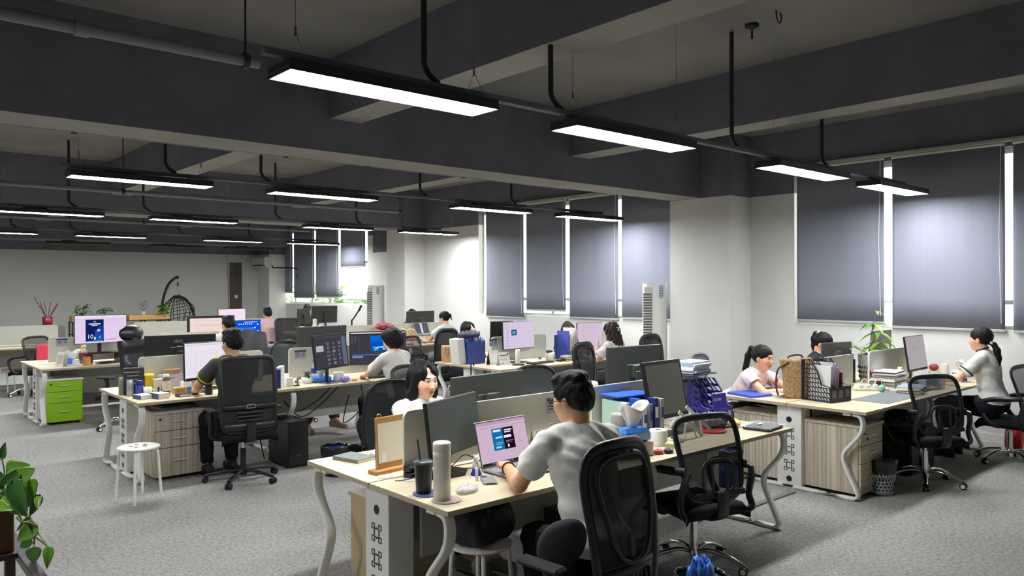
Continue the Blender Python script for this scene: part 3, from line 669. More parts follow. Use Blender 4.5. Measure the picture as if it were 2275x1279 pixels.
monitor('monitor', 'monitor with a pale spreadsheet and yellow cells, second row', (2.86, 7.90, 1.045), .56, .38, .14, scrm=PAL, bezel=.010, art=[(.02+0*i, .12+i*.035, .98, .124+i*.035, GRID) for i in range(20)]+[(.1+.1*i, .1, .103+.1*i, .86, GRID) for i in range(9)]+[(.58, .52, .66, .59, YEL), (.58, .70, .66, .72, scr((232, 226, 150))), (0, .93, 1, .97, scr((216, 206, 226))), (0, 0, 1, .045, scr((40, 34, 48)))]+[(.2+.05*i, .012, .225+.05*i, .034, scr((170, 180, 200))) for i in range(8)])
DG = scr((62, 60, 68)); DG2 = scr((84, 82, 92)); LG = scr((150, 152, 160))
random.seed(3)
monitor('monitor', 'tilted black monitor with a dark page of small pictures, second row', (4.03, 7.55, 1.09), .60, .37, .45, scrm=DG, bezel=.014, tilt=.14, art=[(.03, .95, .97, .97, DG2), (.84, .03, .97, .94, scr((96, 104, 130))), (.04, .52, .26, .70, scr((186, 180, 200)))]+
    [(.36+.17*i+random.uniform(-.02, .02), .08+.125*j, .36+.17*i+random.uniform(.04, .10), .12+.125*j+random.uniform(.02, .05), scr(((96, 98, 104), (120, 124, 128), (84, 110, 104))[(i+j) % 3])) for i in range(3) for j in range(6)])
SEA = scr((0, 82, 190)); random.seed(11)
monitor('monitor', 'monitor showing a bright blue undersea picture in a dark editing program', (4.72, 7.72, 1.08), .66, .385, -.35, scrm=DG, bezel=.009, tilt=.05, art=[(0, .955, 1, .985, scr((232, 214, 226))), (.0, .90, 1, .95, scr((50, 48, 56))), (.36, .40, .84, .88, SEA), (.36, .70, .84, .88, scr((10, 104, 214)))]+
    [(lambda u, v, w_: (u, v, u+w_, v+w_*.9, (scr((60, 190, 220)), scr((205, 235, 240)), scr((20, 120, 170)), scr((110, 210, 225)))[k % 4]))(.37+.42*random.random(), .41+.20*random.random()*random.random(), .025+.035*random.random()) for k in range(34)]+
    [(.02, .62, .04, .88, DG2), (.07, .68, .10, .88, DG2), (.03, .275, .60, .30, scr((60, 130, 210))), (.03, .20, .22, .26, scr((120, 140, 190))), (.0, .345, 1, .355, DG2), (.16, .37, .165, .9, DG2)])
monitor('monitor', 'wide dark monitor back behind the tilted picture monitor, second row', (4.35, 8.40, 1.13), .68, .38, PI+.1, back=MGRY, tilt=.03)
BEI = scr((240, 218, 212)); random.seed(5)
monitor('monitor', 'large dark-framed monitor with a beige page behind the second row', (4.36, 12.02, 1.14), .70, .42, -.15, scrm=BEI, bezel=.040, base=ZD, art=[(.03, .88, .97, .90, scr((222, 200, 200)))]+[(.12+.06*i, .70-.05*j, .15+.06*i, .735-.05*j, scr((210, 186, 184))) for i in range(12) for j in range(2)]+[(.15, .3+.08*i, .8, .31+.08*i, scr((228, 206, 204))) for i in range(4)])
BLUE = scr((14, 84, 214))
monitor('monitor', 'monitor with a bright blue desktop behind the man in white, third row', (4.80, 11.75, 1.11), .50, .33, .08, scrm=BLUE, bezel=.008, art=[(.0, .0, 1, .06, scr((30, 60, 150))), (.1, .3, .75, .65, scr((40, 130, 236)))]+[(.78+.1*i, .12+.16*j, .83+.1*i, .18+.16*j, WTXT) for i in range(2) for j in range(5) if (i+j) % 2]+[(.25+.07*i, .80, .29+.07*i, .85, WTXT) for i in range(7)]+[(.45+.05*i, .90, .48+.05*i, .94, WTXT) for i in range(9)])
monitor('monitor', 'white-lit monitor in front of the man in the pink shirt', (6.22, 15.95, 1.13), .62, .42, .15, scrm=scr((246, 226, 240)), bezel=.008, art=[(.1, .2+.09*i, .7, .21+.09*i, scr((226, 206, 224))) for i in range(7)])
monitor('monitor', 'narrow dark monitor back, left one of the far pair', (8.14, 16.62, 1.11), .56, .36, PI+.6, back=MGRY)
monitor('monitor', 'dark monitor back, right one of the far pair', (8.66, 16.58, 1.14), .68, .40, PI+.05, back=MGRY)
monitor('monitor', 'monitor with a small blue picture on a lilac desktop by the middle window', (6.97, 7.78, 1.125), .66, .37, .14, scrm=scr((214, 200, 226)), bezel=.008, art=[(.25, .50, .42, .72, scr((28, 84, 120))), (.28, .55, .38, .66, scr((90, 170, 190)))]+[(.10, .08+.11*i, .13, .12+.11*i, scr((120, 130, 170))) for i in range(7)]+[(.05, .90, .2, .93, scr((190, 178, 206)))])
monitor('monitor', 'monitor with pinkish lines of text left of the curly-haired woman', (8.10, 7.52, 1.095), .42, .34, -.30, scrm=scr((214, 194, 212)), bezel=.007, art=[(.12, .2+.075*i, .55+.03*(i % 5)*2, .21+.075*i, scr((186, 170, 190))) for i in range(10)])
monitor('monitor', 'small black monitor back left of the lilac monitor by the middle window', (7.05, 8.25, 1.17), .42, .26, PI, back=MBLK)
monitor('monitor', 'low dark monitor back with a label before the hair-hidden person, third row', (8.62, 12.55, 1.13), .68, .36, PI+.05, back=MGRY)
monitor('monitor', 'tilted grey-lit monitor in front of the woman at the right picture edge', (8.60, 3.28, 1.065), .52, .37, .03, scrm=scr((172, 165, 170)), bezel=.006, tilt=.14, chin=.02, art=[(.2, .70, .6, .72, scr((160, 154, 140))), (.2, .64, .5, .66, scr((166, 160, 130))), (.25, .58, .65, .60, scr((160, 150, 150)))])
monitor('monitor', 'grey monitor back behind the potted plant on the right desk', (9.16, 3.90, 1.10), .50, .32, PI, back=mat('monitor_mid_grey', (110, 112, 108), .4))
DL = monitor('monitor', 'grey monitor back with a round emblem standing on the right desk', (7.80, 3.78, 1.06), .44, .27, PI-.25, back=mat('monitor_gloss_grey', (72, 76, 74), .22), tilt=.03)
q = MB().at(T(0, .0445, 1.05-ZD) @ Matrix.Rotation(PI/2, 4, 'X')); q.sweep([(.026*math.cos(2*PI*i/20), .026*math.sin(2*PI*i/20), 0) for i in range(20)], [(-.002, -.001), (.002, -.001), (.002, .001), (-.002, .001)], True, mat('logo_silver', (190, 192, 190)), up=(0, 0, 1)).build('emblem', None, DL)
MB().at(T(0, .0455, 1.05-ZD) @ rot(PI/2, 0, PI)).text('DELL', T(0, 0, 0), .017, mat('logo_silver', (190, 192, 190))).build('lettering', None, DL)
# ------------------------------------------------------------------ laptops
SILV = mat('silver_laptop', (176, 178, 180), .32, .7); KEYS = mat('laptop_keys', (150, 152, 154), .5)
def laptop(label, loc, rz, w, d, ang, lid, scrm, art=(), deck=SILV, h=None):
    r = thing('laptop', label, 'laptop', loc, rz); h = h or d
    b = MB(); b.bb(-w/2, w/2, -d/2, d/2, .006, .018, .004, deck); b.build('base', None, r)
    k = MB()
    for j in range(5):
        for i in range(13): k.bb(-w/2+.03+i*(w-.06)/13+.002, -w/2+.03+(i+1)*(w-.06)/13-.002, -.02+j*.022, -.002+j*.022, .018, .0195, 0, KEYS)
    k.build('keys', None, r); MB().bb(-.05, .05, -d/2+.012, -.035, .018, .0185, 0, KEYS).build('trackpad', None, r)
    X = T(0, d/2, .016) @ rot(-ang); g = MB().at(X); g.bb(-w/2, w/2, 0, .008, 0, h, .003, lid); o = g.build('lid', None, r)
    s = MB().at(X); W, H = w-.014, h-.022; s.box((0, -.0006, .013+H/2), (W, .001, H), 0, scrm); kk = 0
    for a in art:
        kk += 1; u0, v0, u1, v1, m = a; s.box(((u0+u1-1)/2*W, -.0013-.0002*kk, .013+v0*H+(v1-v0)/2*H), ((u1-u0)*W, .0002, (v1-v0)*H), 0, m)
    s.build('screen', None, o)
    MB().bb(-w/2+.02, w/2-.02, -d/2+.03, d/2-.03, 0, .006, 0, BLACKP).build('rubber_feet', None, r); return r
PK = scr((206, 180, 200)); TEAL = scr((18, 110, 168)); DKP = scr((30, 14, 28))
laptop('open silver laptop with a pinkish screen under the hands of the man with glasses', (2.90, 3.20, ZD), .05, .40, .26, .26, mat('silver_lid', (120, 120, 124), .3, .6), PK, [
    (0, .93, 1, 1, scr((190, 156, 182))), (.04, .86, .96, .87, scr((176, 146, 170))), (.28, .30, .50, .82, TEAL), (.50, .30, .72, .82, DKP), (.31, .74, .46, .79, WTXT), (.53, .74, .69, .77, WTXT), (.53, .69, .66, .72, WTXT),
    (.34, .58, .48, .62, scr((190, 220, 235))), (.51, .57, .66, .63, WTXT), (.33, .47, .47, .49, scr((120, 180, 210))), (.33, .43, .47, .45, scr((120, 180, 210))), (.53, .48, .69, .50, scr((150, 120, 140))), (.53, .45, .66, .46, scr((150, 120, 140))), (.32, .35, .43, .39, scr((170, 225, 240))), (.56, .34, .59, .41, WTXT),
    (.78, .42, .88, .43, scr((170, 140, 160))), (0, 0, 1, .05, scr((36, 28, 40)))]+[(.18+.05*i, .015, .21+.05*i, .035, scr((150, 150, 170))) for i in range(9)])
laptop('laptop with a wine-red lid frame before the woman in pink', (7.05, 3.98, ZD), PI+.15, .34, .24, .30, mat('wine_red_lid', (120, 36, 60), .4), scr((190, 120, 140)), (), mat('wine_red_deck', (120, 36, 60), .4))
laptop('open laptop on a stand before the ponytailed woman in white, third row', (8.25, 11.78, ZD+.14), .10, .34, .22, .38, SILV, scr((96, 92, 104)), [(.42, 0, .56, 1, scr((226, 226, 232))), (.6, .3, .9, .33, scr((130, 128, 140)))])
one(MB().bb(-.14, .14, -.10, .10, .125, .135, .003).bb(-.12, -.10, -.09, .09, 0, .126, .002).bb(.10, .12, -.09, .09, 0, .126, .002), 'laptop_stand', 'pale stand lifting the laptop of the ponytailed woman, third row', 'stand', WMET, (8.25, 11.78, ZD), rz=.1)
# ------------------------------------------------------------------ keyboards, mice, phones, cables
def keyboard(label, loc, rz, w=.44, d=.14, m=BLACKP, km=None):
    r = thing('keyboard', label, 'keyboard', loc, rz); MB().bb(-w/2, w/2, -d/2, d/2, 0, .014, .005, m).build('case', None, r); k = MB(); km = km or mat('key_grey', (52, 53, 55), .5)
    for j in range(5):
        for i in range(18): k.bb(-w/2+.012+i*(w-.024)/18+.0015, -w/2+.012+(i+1)*(w-.024)/18-.0015, -d/2+.012+j*.024, -d/2+.032+j*.024, .014, .021, .002, km)
    k.build('keys', None, r); return r
keyboard('dark keyboard in front of the riser at the third row left desk', (2.92, 11.62, ZD), .12)
keyboard('black keyboard in front of the lilac monitor by the middle window', (7.12, 7.52, ZD), .10)
keyboard('black keyboard under the hands of the short-haired person', (4.74, 7.56, ZD), -.35)
def mouse(label, loc, rz, m=BLACKP):
    r = thing('computer_mouse', label, 'mouse', loc, rz); g = MB(); g.sheet(lambda u, v: (.031*math.cos(2*PI*u)*math.sin(PI*v*.5+.02), .055*math.sin(2*PI*u)*math.sin(PI*v*.5+.02), .036*math.cos(PI*v*.5)*(1-.2*math.sin(2*PI*u))), 18, 6, m); g.build('shell', None, r)
    MB().cyl((-.003, .03, .031), (.003, .03, .031), .007, n=10, m=mat('wheel_grey', (90, 90, 90))).build('wheel', None, r); return r
mouse('black mouse right of the keyboard by the middle window', (7.47, 7.52, ZD), .3)
mouse('dark mouse beside the elbow of the man in the grey tee', (2.70, 7.72, ZD), .2, mat('mouse_dark_grey', (58, 60, 58), .5))
mouse('pale grey mouse beside the toilet roll on the front desk', (4.17, 3.10, ZD), .9, mat('mouse_pale_grey', (196, 196, 186), .5))
r = thing('mobile_phone', 'grey phone lying face down in front of the man with glasses', 'phone', (2.60, 3.15, ZD), -.55)
MB().bb(-.038, .038, -.078, .078, 0, .011, .004, mat('phone_back_grey', (150, 150, 152), .35, .3)).build('body', None, r)
g = MB().bb(-.032, .0, .038, .072, .0112, .0135, .003, mat('phone_bump', (120, 120, 124), .3, .4))
for p, q in ((-.023, .062), (-.023, .046), (-.008, .054)): g.cyl((p, q, .013), (p, q, .0146), .0065, n=12, m=BLACKP)
g.build('camera_bump', None, r); MB().box((0, -.0785, .0055), (.05, .001, .006), 0, BLACKP).build('port_row', None, r)
one(MB().bb(-.035, .035, -.075, .075, 0, .01, .004), 'mobile_phone', 'dark phone lying near the forearms of the woman in pink', 'phone', BLACKP, (6.88, 3.93, ZD), rz=.4)
one(MB().bb(-.04, .04, -.08, .08, 0, .02, .008), 'desk_phone', 'black handset lying before the cream bottle by the middle window', 'phone', BLACKP, (6.72, 7.52, ZD), rz=.7)
def cable(name, label, pts, r=.003, m=BLACKP, cat='cable', grp=None): return one(MB().tube(bez(pts, 8), r, 6), name, label, cat, m, group=grp)
cable('power_cable', 'black cable from the laptop running past the bear figurine', [(2.81, 3.38, .757), (2.76, 3.44, .79), (2.70, 3.49, .82), (2.62, 3.50, .77), (2.52, 3.51, .757)])
cable('power_cable', 'black cable looping in front of the laptop stand foot', [(2.84, 3.40, .762), (2.74, 3.40, .757), (2.62, 3.47, .757), (2.50, 3.50, .757), (2.42, 3.42, .757)])
cable('power_cable', 'thin black cable behind the frosted bottle', [(2.33, 3.18, .754), (2.37, 3.26, .757), (2.42, 3.32, .80), (2.46, 3.40, .757), (2.5, 3.5, .757)], .0022)
cable('charging_cable', 'white cable hanging over the edge of the desk by the middle window', [(7.62, 7.95, .757), (7.66, 7.6, .757), (7.68, 7.28, .757), (7.68, 7.22, .72), (7.68, 7.2, .50)], .004, WMET)
for i, (x0, x1, y, k) in enumerate(((3.55, 4.12, 7.70, .12), (3.55, 4.2, 7.68, .18), (4.3, 4.45, 7.66, .30))):
    cable('power_cable', ('upper', 'lower', 'right')[i]+' black cable drooping under the second row desk', [(x0, y, .58), ((x0+x1)/2-.15, y-.02, .58-k), ((x0+x1)/2+.1, y, .62-k*.6), (x1, y, .70)], .006)
for i, x in enumerate((3.13, 3.23, 3.30)): cable('power_cable', ('left', 'middle', 'right')[i]+' black cable hanging down behind the black computer tower', [(x, 7.62, .70), (x+.04, 7.6, .5), (x+.10, 7.6, .3), (x+.14, 7.55, .03)], .006)
for i, x in enumerate((7.12, 7.22, 7.32)): cable('power_cable', ('left', 'middle', 'right')[i]+' thin cable dangling under the right desk', [(x, 3.36, .70), (x+.02, 3.33, .5), (x-.02, 3.3, .3), (x+.06, 3.25, .02)], .004)
one(MB().bb(-.47, .47, -.03, .03, 0, .012, .004), 'cable_cover', 'grey floor cable cover running from the right desk post towards the front desk', 'cable cover', mat('cover_grey', (112, 110, 112), .6), (5.73, 3.38, .001), rz=0)
# ------------------------------------------------------------------ computer towers
def tower(label, loc, rz, w=.20, d=.45, h=.44, grp=None):
    r = thing('computer_tower', label, 'computer', loc, rz); MB().bb(-w/2, w/2, -d/2, d/2, .012, h, .006, mat('tower_black', (22, 23, 24), .35)).build('case', None, r)
    MB().bb(-w/2+.012, w/2-.012, -d/2-.006, -d/2, .03, h-.02, .003, mat('tower_front', (32, 33, 34), .3)).bb(-.02, .02, -d/2-.007, -d/2-.006, .12, .126, 0, STEEL).build('front_panel', None, r)
    for sx in (-1, 1):
        for sy in (-1, 1): MB().cyl((sx*(w/2-.03), sy*(d/2-.05), 0), (sx*(w/2-.03), sy*(d/2-.05), .013), .014, n=10, m=BLACKP).build('foot', None, r)
    return r
tower('black computer tower standing beside the chair of the man in the grey tee', (3.43, 7.34, 0), 0, .22, .46, .46)
tower('black computer tower under the right desk behind the chrome chair base', (7.95, 3.14, 0), 0)
tower('black computer tower under the front desk beside the knees of the man', (3.28, 3.12, 0), 0, .2, .44, .46)
tower('second black computer tower deeper under the right desk', (7.60, 3.14, 0), 0)
# ------------------------------------------------------------------ coolers
def cooler(label, loc, rz):
    r = thing('tower_air_conditioner', label, 'air conditioner', loc, rz); g = MB(); pl = rrect(.36, .30, .10, 6); g.prism(pl, (0, 0, .03), (1, 0, 0), (0, 1, 0), (0, 0, 1.79), mat('cooler_white', (224, 224, 218), .3)); g.build('cabinet', None, r)
    MB().prism(rrect(.38, .32, .11, 6), (0, 0, 0), (1, 0, 0), (0, 1, 0), (0, 0, .03), GREYL).build('plinth', None, r)
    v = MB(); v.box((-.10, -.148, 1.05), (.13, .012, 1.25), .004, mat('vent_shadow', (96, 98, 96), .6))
    for i in range(30): v.box((-.10, -.157, .46+i*.0405), (.125, .010, .012), .002, WMET)
    v.build('air_outlet', None, r); MB().box((-.09, -.15, 1.72), (.12, .004, .10), .003, mat('pale_display', (196, 198, 194), .3)).build('display', None, r)
    s = MB().box((.10, -.1505, 1.70), (.07, .001, .19), 0, mat('energy_label', (176, 186, 196), .5))
    for i in range(7): s.box((.10, -.1512, 1.77-.025*i), (.055, .0006, .008), 0, mat('label_ink', (84, 96, 124), .6))
    s.build('energy_label', None, r); return r
cooler('tall white air conditioner standing by the nearer white column', (9.30, 7.30, 0), -.95)
cooler('tall white air conditioner by the far column and sheer blind', (9.45, 15.55, 0), -.9)
r = thing('wall_air_conditioner', 'boxy wall air conditioner high beside the dark door', 'air conditioner', (9.30, 21.40, 2.35), -PI/2)
ACW = mat('ac_cream', (196, 196, 188), .4)
MB().sweep([(-.46, 0, .0), (.46, 0, .0)], [(0, 0), (-.02, .30), (.19, .30), (.21, .25), (.21, .10), (.15, 0)], m=ACW, up=(0, 0, 1), sm=False).build('cabinet', None, r)
MB().box((0, -.20, .06), (.70, .02, .03), .003, BLACKP).build('air_slot', None, r)
cable('drain_pipe', 'black pipe curving down from the boxy wall air conditioner', [(9.30, 20.9, 2.40), (9.32-.06, 20.7, 2.33), (9.30-.04, 20.4, 2.33), (9.78, 20.35, 2.30), (9.79, 20.34, 2.05)], .02, BLACKP, 'pipe')
# ------------------------------------------------------------------ small things on the desks
PAPER = mat('white_paper', (226, 226, 222), .7); CREAM = mat('cream_plastic', (222, 218, 200), .4); NAVYP = mat('navy_plastic', (34, 52, 110), .4)
BLUEF = mat('bright_blue_plastic', (48, 92, 190), .4); REDP = mat('red_plastic', (196, 44, 50), .4); KRAFT = mat('kraft_card', (186, 150, 104), .7, noise=(12, .06))
GREEN = mat('leaf_green', (70, 124, 40), .4, noise=(7, .25)); GREENL = mat('young_leaf_green', (128, 168, 52), .4, noise=(9, .2)); STEM = mat('plant_stem', (110, 128, 70), .6); DGREEN = mat('dark_leaf_green', (48, 84, 40), .45, noise=(8, .25))
FILM = see_through('clear_film', (226, 230, 232), .38, .15); INK = mat('printed_ink', (70, 74, 96), .7); FROST = see_through('frosted_plastic', (226, 224, 214), .86, .3)
def lathe(name, label, cat, prof, loc, m, n=24, group=None): return one(MB().lathe(prof, n=n, m=m), name, label, cat, None, loc, group)
def tissue(r, z, s=1.0, m=PAPER):
    def f(u, v):
        a = 2*PI*u; k = (.012+.040*v+.012*math.sin(3*a+1)*v)*s; return (k*math.cos(a)*1.2, k*math.sin(a)*.5+.012*v*math.sin(2*a), z+.085*s*v+.018*s*math.sin(2*a+.6)*v)
    MB().sheet(f, 22, 6, m, .0008).build('tissue', None, r)
def carton(name, label, cat, loc, rz, d, m, extra=None, group=None):
    r = thing(name, label, cat, loc, rz, group); MB().bb(-d[0]/2, d[0]/2, -d[1]/2, d[1]/2, 0, d[2], .002, m).build('carton', None, r)
    for nm, (u0, u1, v0, v1), side, mm in (extra or []):
        g = MB()
        if side == '-y': g.box(((u0+u1-1)/2*d[0], -d[1]/2-.0006, (v0+v1)/2*d[2]), ((u1-u0)*d[0], .001, (v1-v0)*d[2]), 0, mm)
        elif side == '-x': g.box((-d[0]/2-.0006, (u0+u1-1)/2*d[1], (v0+v1)/2*d[2]), (.001, (u1-u0)*d[1], (v1-v0)*d[2]), 0, mm)
        else: g.box(((u0+u1-1)/2*d[0], (v0+v1-1)/2*d[1], d[2]+.0006), ((u1-u0)*d[0], (v1-v0)*d[1], .001), 0, mm)
        g.build(nm, None, r)
    return r
def roll(label, loc):
    r = thing('toilet_roll', label, 'paper roll', loc); g = MB().lathe([(.021, 0), (.056, 0), (.058, .004), (.058, .096), (.056, .10), (.021, .10), (.021, 0)], n=28, m=PAPER, cap=False); g.build('paper', None, r)
    MB().lathe([(.0205, .001), (.0205, .099)], n=20, m=KRAFT, cap=False).build('core', None, r)
def book(name, label, loc, rz, d, cover, cat='book'):
    r = thing(name, label, cat, loc, rz); w, h, t = d
    g = MB(); g.bb(-w/2, w/2, -h/2, h/2, 0, .003, .001, cover); g.bb(-w/2, w/2, -h/2, h/2, t-.003, t, .001, cover); g.bb(-w/2, -w/2+.003, -h/2, h/2, .003, t-.003, 0, cover); g.build('cover', None, r)
    MB().bb(-w/2+.003, w/2-.004, -h/2+.004, h/2-.004, .003, t-.003, 0, mat('page_edges', (222, 214, 190), .8)).build('pages', None, r); return r
def lattice(g, poly, X, m, nz=9, nx=11, bar=.006, slant=.35, th=.003, rim=.008):
    """perforated plastic wall filling polygon poly (u, v) in the local xz plane of X"""
    g.at(X); us = [p[0] for p in poly]; vs_ = [p[1] for p in poly]; u0, u1, v0, v1 = min(us), max(us), min(vs_), max(vs_)
    def span(v):
        xs = []
        for i in range(len(poly)):
            (a, b), (c, d) = poly[i], poly[(i+1) % len(poly)]
            if (b <= v < d) or (d <= v < b): xs.append(a+(c-a)*(v-b)/(d-b))
        return (min(xs), max(xs)) if len(xs) > 1 else None
    lv = [v0+(v1-v0)*i/nz for i in range(nz+1)]
    for i in range(1, nz):
        s = span(lv[i])
        if s: g.bb(s[0], s[1], -th/2, th/2, lv[i]-bar*.6, lv[i]+bar*.6, 0, m)
    for i in range(nz):
        k = (v1-v0)/nz*slant
        for j in range(nx+4):
            u = u0+(u1-u0)*(j-2)/nx; s = span(lv[i]+1e-4); t = span(lv[i+1]-1e-4)
            if s and t and s[0] <= u <= s[1] and t[0] <= u+k <= t[1]:
                g.prism([(u-bar/2, lv[i]), (u+bar/2, lv[i]), (u+k+bar/2, lv[i+1]), (u+k-bar/2, lv[i+1])], (0, -th/2, 0), (1, 0, 0), (0, 0, 1), (0, th, 0), m)
    g.sweep([(u, 0, v) for u, v in poly], [(-th, -rim), (th, -rim), (th, rim), (-th, rim)], True, m, up=(0, 1, 0), sm=False); g.at(); return g
def magazine(name, label, loc, rz, w, d, h, lip, m, n=3, grp=None, nx=11, nz=9, slant=.35, bar=.006, tagm=None):
    """desk file holder, open front towards local -y"""
    r = thing(name, label, 'file holder', loc, rz, grp); poly = [(-d/2, 0), (d/2, 0), (d/2, h), (d/2-.09, h), (d/2-.16, h*.72), (-d/2+.09, lip*1.15), (-d/2, lip)]
    for i in range(n+1):
        x = -w/2+w*i/n; lattice(MB(), poly, T(x, 0, .004) @ rot(0, 0, PI/2), m, nz, nx, bar, slant).build('divider', None, r)
    MB().bb(-w/2, w/2, -d/2, d/2, 0, .004, 0, m).build('bottom', None, r); MB().bb(-w/2, w/2, d/2-.003, d/2, .004, h, .001, m).build('back', None, r)
    f = MB().bb(-w/2, w/2, -d/2-.003, -d/2, .004, lip, .001, m).build('front_lip', None, r)
    if tagm:
        for i in range(n): MB().box((-w/2+w*(i+.5)/n, -d/2-.0036, lip*.55), (w/n*.62, .001, lip*.5), 0, tagm).build('label_window', None, f)
    return r
def sheets(name, label, loc, rz, n, w, d, mats, jit=.02, t=.0025, cat='papers', group=None):
    r = thing(name, label, cat, loc, rz, group); rnd = random.Random(label); z = 0
    for i in range(n):
        a = rnd.uniform(-.09, .09); tt = t*rnd.uniform(.7, 2.4); MB().box((rnd.uniform(-jit, jit), rnd.uniform(-jit, jit), z+tt/2), (w*rnd.uniform(.88, 1), d*rnd.uniform(.9, 1), tt*.98), 0, mats[i % len(mats)], R=rot(0, 0, a)).build('folder' if t > .003 else 'sheet', None, r); z += tt
    return r
def crumple(name, label, cat, loc, sx, sy, sz, m, seed=1, group=None, rz=0):
    rnd = random.Random(seed); K = [(rnd.uniform(2, 9), rnd.uniform(2, 9), rnd.uniform(0, 6), rnd.uniform(.3, 1)) for _ in range(7)]
    def f(u, v):
        a = 2*PI*u; e = math.sin(PI*v); nz_ = sum(k[3]*math.sin(k[0]*math.cos(a)*e*2+k[2])*math.sin(k[1]*math.sin(a)*e*2+k[2]*2) for k in K)/5
        x = math.cos(a)*e*(1+.25*nz_); y = math.sin(a)*e*(1-.22*nz_); return (x*sx/2, y*sy/2, max(0, sz*.5*(1-math.cos(PI*v))*(1+.5*nz_)))
    return one(MB().sheet(f, 40, 18, m), name, label, cat, None, loc, group, rz)
# --- front desk
book('closed_notebook', 'grey-covered notebook lying closed on the far left corner of the front desk', (2.33, 4.09, ZD), .25, (.15, .21, .022), mat('notebook_grey', (118, 124, 118), .6))
r = thing('card_terminal', 'white plastic card terminal near the notebook on the front desk', 'terminal', (2.50, 4.03, ZD), .5); MB().bb(-.05, .05, -.08, .08, 0, .04, .014, WMET).build('body', None, r); MB().bb(-.035, .035, -.06, .01, .04, .043, 0, mat('lilac_keys', (170, 172, 200), .5)).build('keypad', None, r)
r = thing('menu_stand', 'tan wooden menu stand holding a white sheet on the front desk', 'stand', (2.34, 3.70, ZD), .12)
OAK = mat('light_oak', (176, 128, 74), .5, noise=(9, .1), stretch=(1, 8, 8))
MB().bb(-.13, .13, -.04, .04, 0, .022, .003, OAK).build('base', None, r); X = T(0, .0, .022) @ rot(-.06)
MB().at(X).bb(-.10, .13, -.004, .004, 0, .285, .002, OAK).build('board', None, r); MB().at(X).bb(-.085, .115, -.0052, -.0042, .03, .25, 0, mat('cream_sheet', (214, 208, 188), .6)).build('sheet', None, r); MB().at(X).bb(-.065, -.03, -.0062, -.0053, .035, .085, 0, PAPER).build('white_patch', None, r)
MB().at(X).tube([(-.07+.012*math.cos(a*PI/6), 0, .292+.012*math.sin(a*PI/6)) for a in range(12)], .003, 6, True, mat('brass_ring', (190, 160, 90), .3, .8)).build('ring', None, r)
MB().at(X).cyl((-.112, -.015, 0), (-.112, -.015, .15), .004, n=8, m=CHROME).build('metal_post', None, r)
for i, (x, y) in enumerate(((2.24, 3.60), (2.30, 3.45))): lathe('cable_disc', ('round clear disc lying before the wooden menu stand', 'round clear disc lying under the small black cable end')[i], 'disc', [(.0, .001), (.042, .001), (.044, .003), (.042, .005), (.0, .004)], (x, y, ZD), FILM)
AD = mat('adapter_black', (26, 26, 27), .3)
for i, (x, y, z, a) in enumerate(((2.37, 3.50, 0, .2), (2.375, 3.505, .032, .1), (2.40, 3.42, 0, -.3))):
    r = thing('power_adapter', ('lower black power adapter of the pair stacked left of the tumbler', 'upper black power adapter stacked left of the tumbler', 'black power adapter lying loose just behind the tumbler')[i], 'adapter', (x, y, ZD+z), a); MB().bb(-.065, .065, -.03, .03, 0, .03, .005, AD).build('brick', None, r)
    MB().tube(bez([(.065, 0, .012), (.085, .01, .010), (.09, -.03, .006), (.05, -.055, .005), (0, -.06, .005)], 5), .003, 6, m=BLACKP).build('lead', None, r)
cable('charging_cable', 'short black cable end lying left of the adapters', [(2.22, 3.47, .757), (2.26, 3.455, .755), (2.31, 3.46, .755), (2.335, 3.48, .757)], .0028)
def coaster(label, loc, m): return one(MB().lathe([(0, 0), (.072, 0), (.074, .003), (.072, .006), (0, .006)], n=36, m=m), 'round_coaster', label, 'coaster', None, loc)
coaster('blue-violet round coaster under the black tumbler', (2.215, 3.165, ZD), mat('coaster_violet', (92, 92, 140), .5))
coaster('marbled pinkish round coaster under the frosted bottle', (2.215, 3.005, ZD), mat('coaster_marble', (176, 150, 146), .45, noise=(14, .3)))
r = thing('straw_tumbler', 'matt black tumbler with a long straw on the front desk', 'tumbler', (2.20, 3.175, ZD+.006)); TB = mat('tumbler_black', (30, 32, 33), .38)
MB().lathe([(.036, 0), (.038, .004), (.046, .140), (.048, .146)], n=30, m=TB).build('cup', None, r); MB().lathe([(.049, .146), (.050, .152), (.046, .160), (.012, .163)], n=30, m=mat('tumbler_lid', (70, 76, 78), .3)).build('lid', None, r); MB().cyl((-.012, .012, .16), (-.022, .02, .265), .0042, n=10, m=TB).build('straw', None, r)
r = thing('frosted_bottle', 'tall frosted cream water bottle at the near corner of the front desk', 'bottle', (2.20, 3.02, ZD+.006))
MB().lathe([(.039, 0), (.042, .003), (.043, .20), (.043, .214)], n=34, m=FROST).build('body', None, r); MB().lathe([(.0405, .004), (.0405, .155), (0, .155)], n=28, m=see_through('water_fill', (206, 206, 192), .5, .2)).build('water', None, r)
MB().lathe([(.0435, .214), (.0435, .232), (.041, .234), (.0435, .238), (.0435, .270), (.040, .277), (.024, .277), (.022, .272), (0, .272)], n=34, m=CREAM).build('cap', None, r); MB().sweep(bez([(.043, 0, .228), (.055, 0, .225), (.052, 0, .19), (.05, .0, .10), (.046, 0, .06)], 4), [(-.004, -.001), (.004, -.001), (.004, .001), (-.004, .001)], m=BLACKP, up=(0, 1, 0)).build('strap', None, r)
crumple('cable_pouch', 'clear pouch of tangled white earphones right of the frosted bottle', 'pouch', (2.385, 3.06, ZD), .15, .09, .03, see_through('crinkled_pouch', (200, 196, 196), .6, .2), 4, rz=.3)
r = thing('bear_figurine', 'small white bear figurine on a blue base before the dark monitor', 'figurine', (2.635, 3.30, ZD)); FW = mat('figurine_white', (224, 222, 222), .3)
MB().lathe([(.03, 0), (.032, .006), (.024, .02), (.02, .035)], n=20, m=see_through('blue_resin', (40, 60, 190), .9, .1)).build('base', None, r)
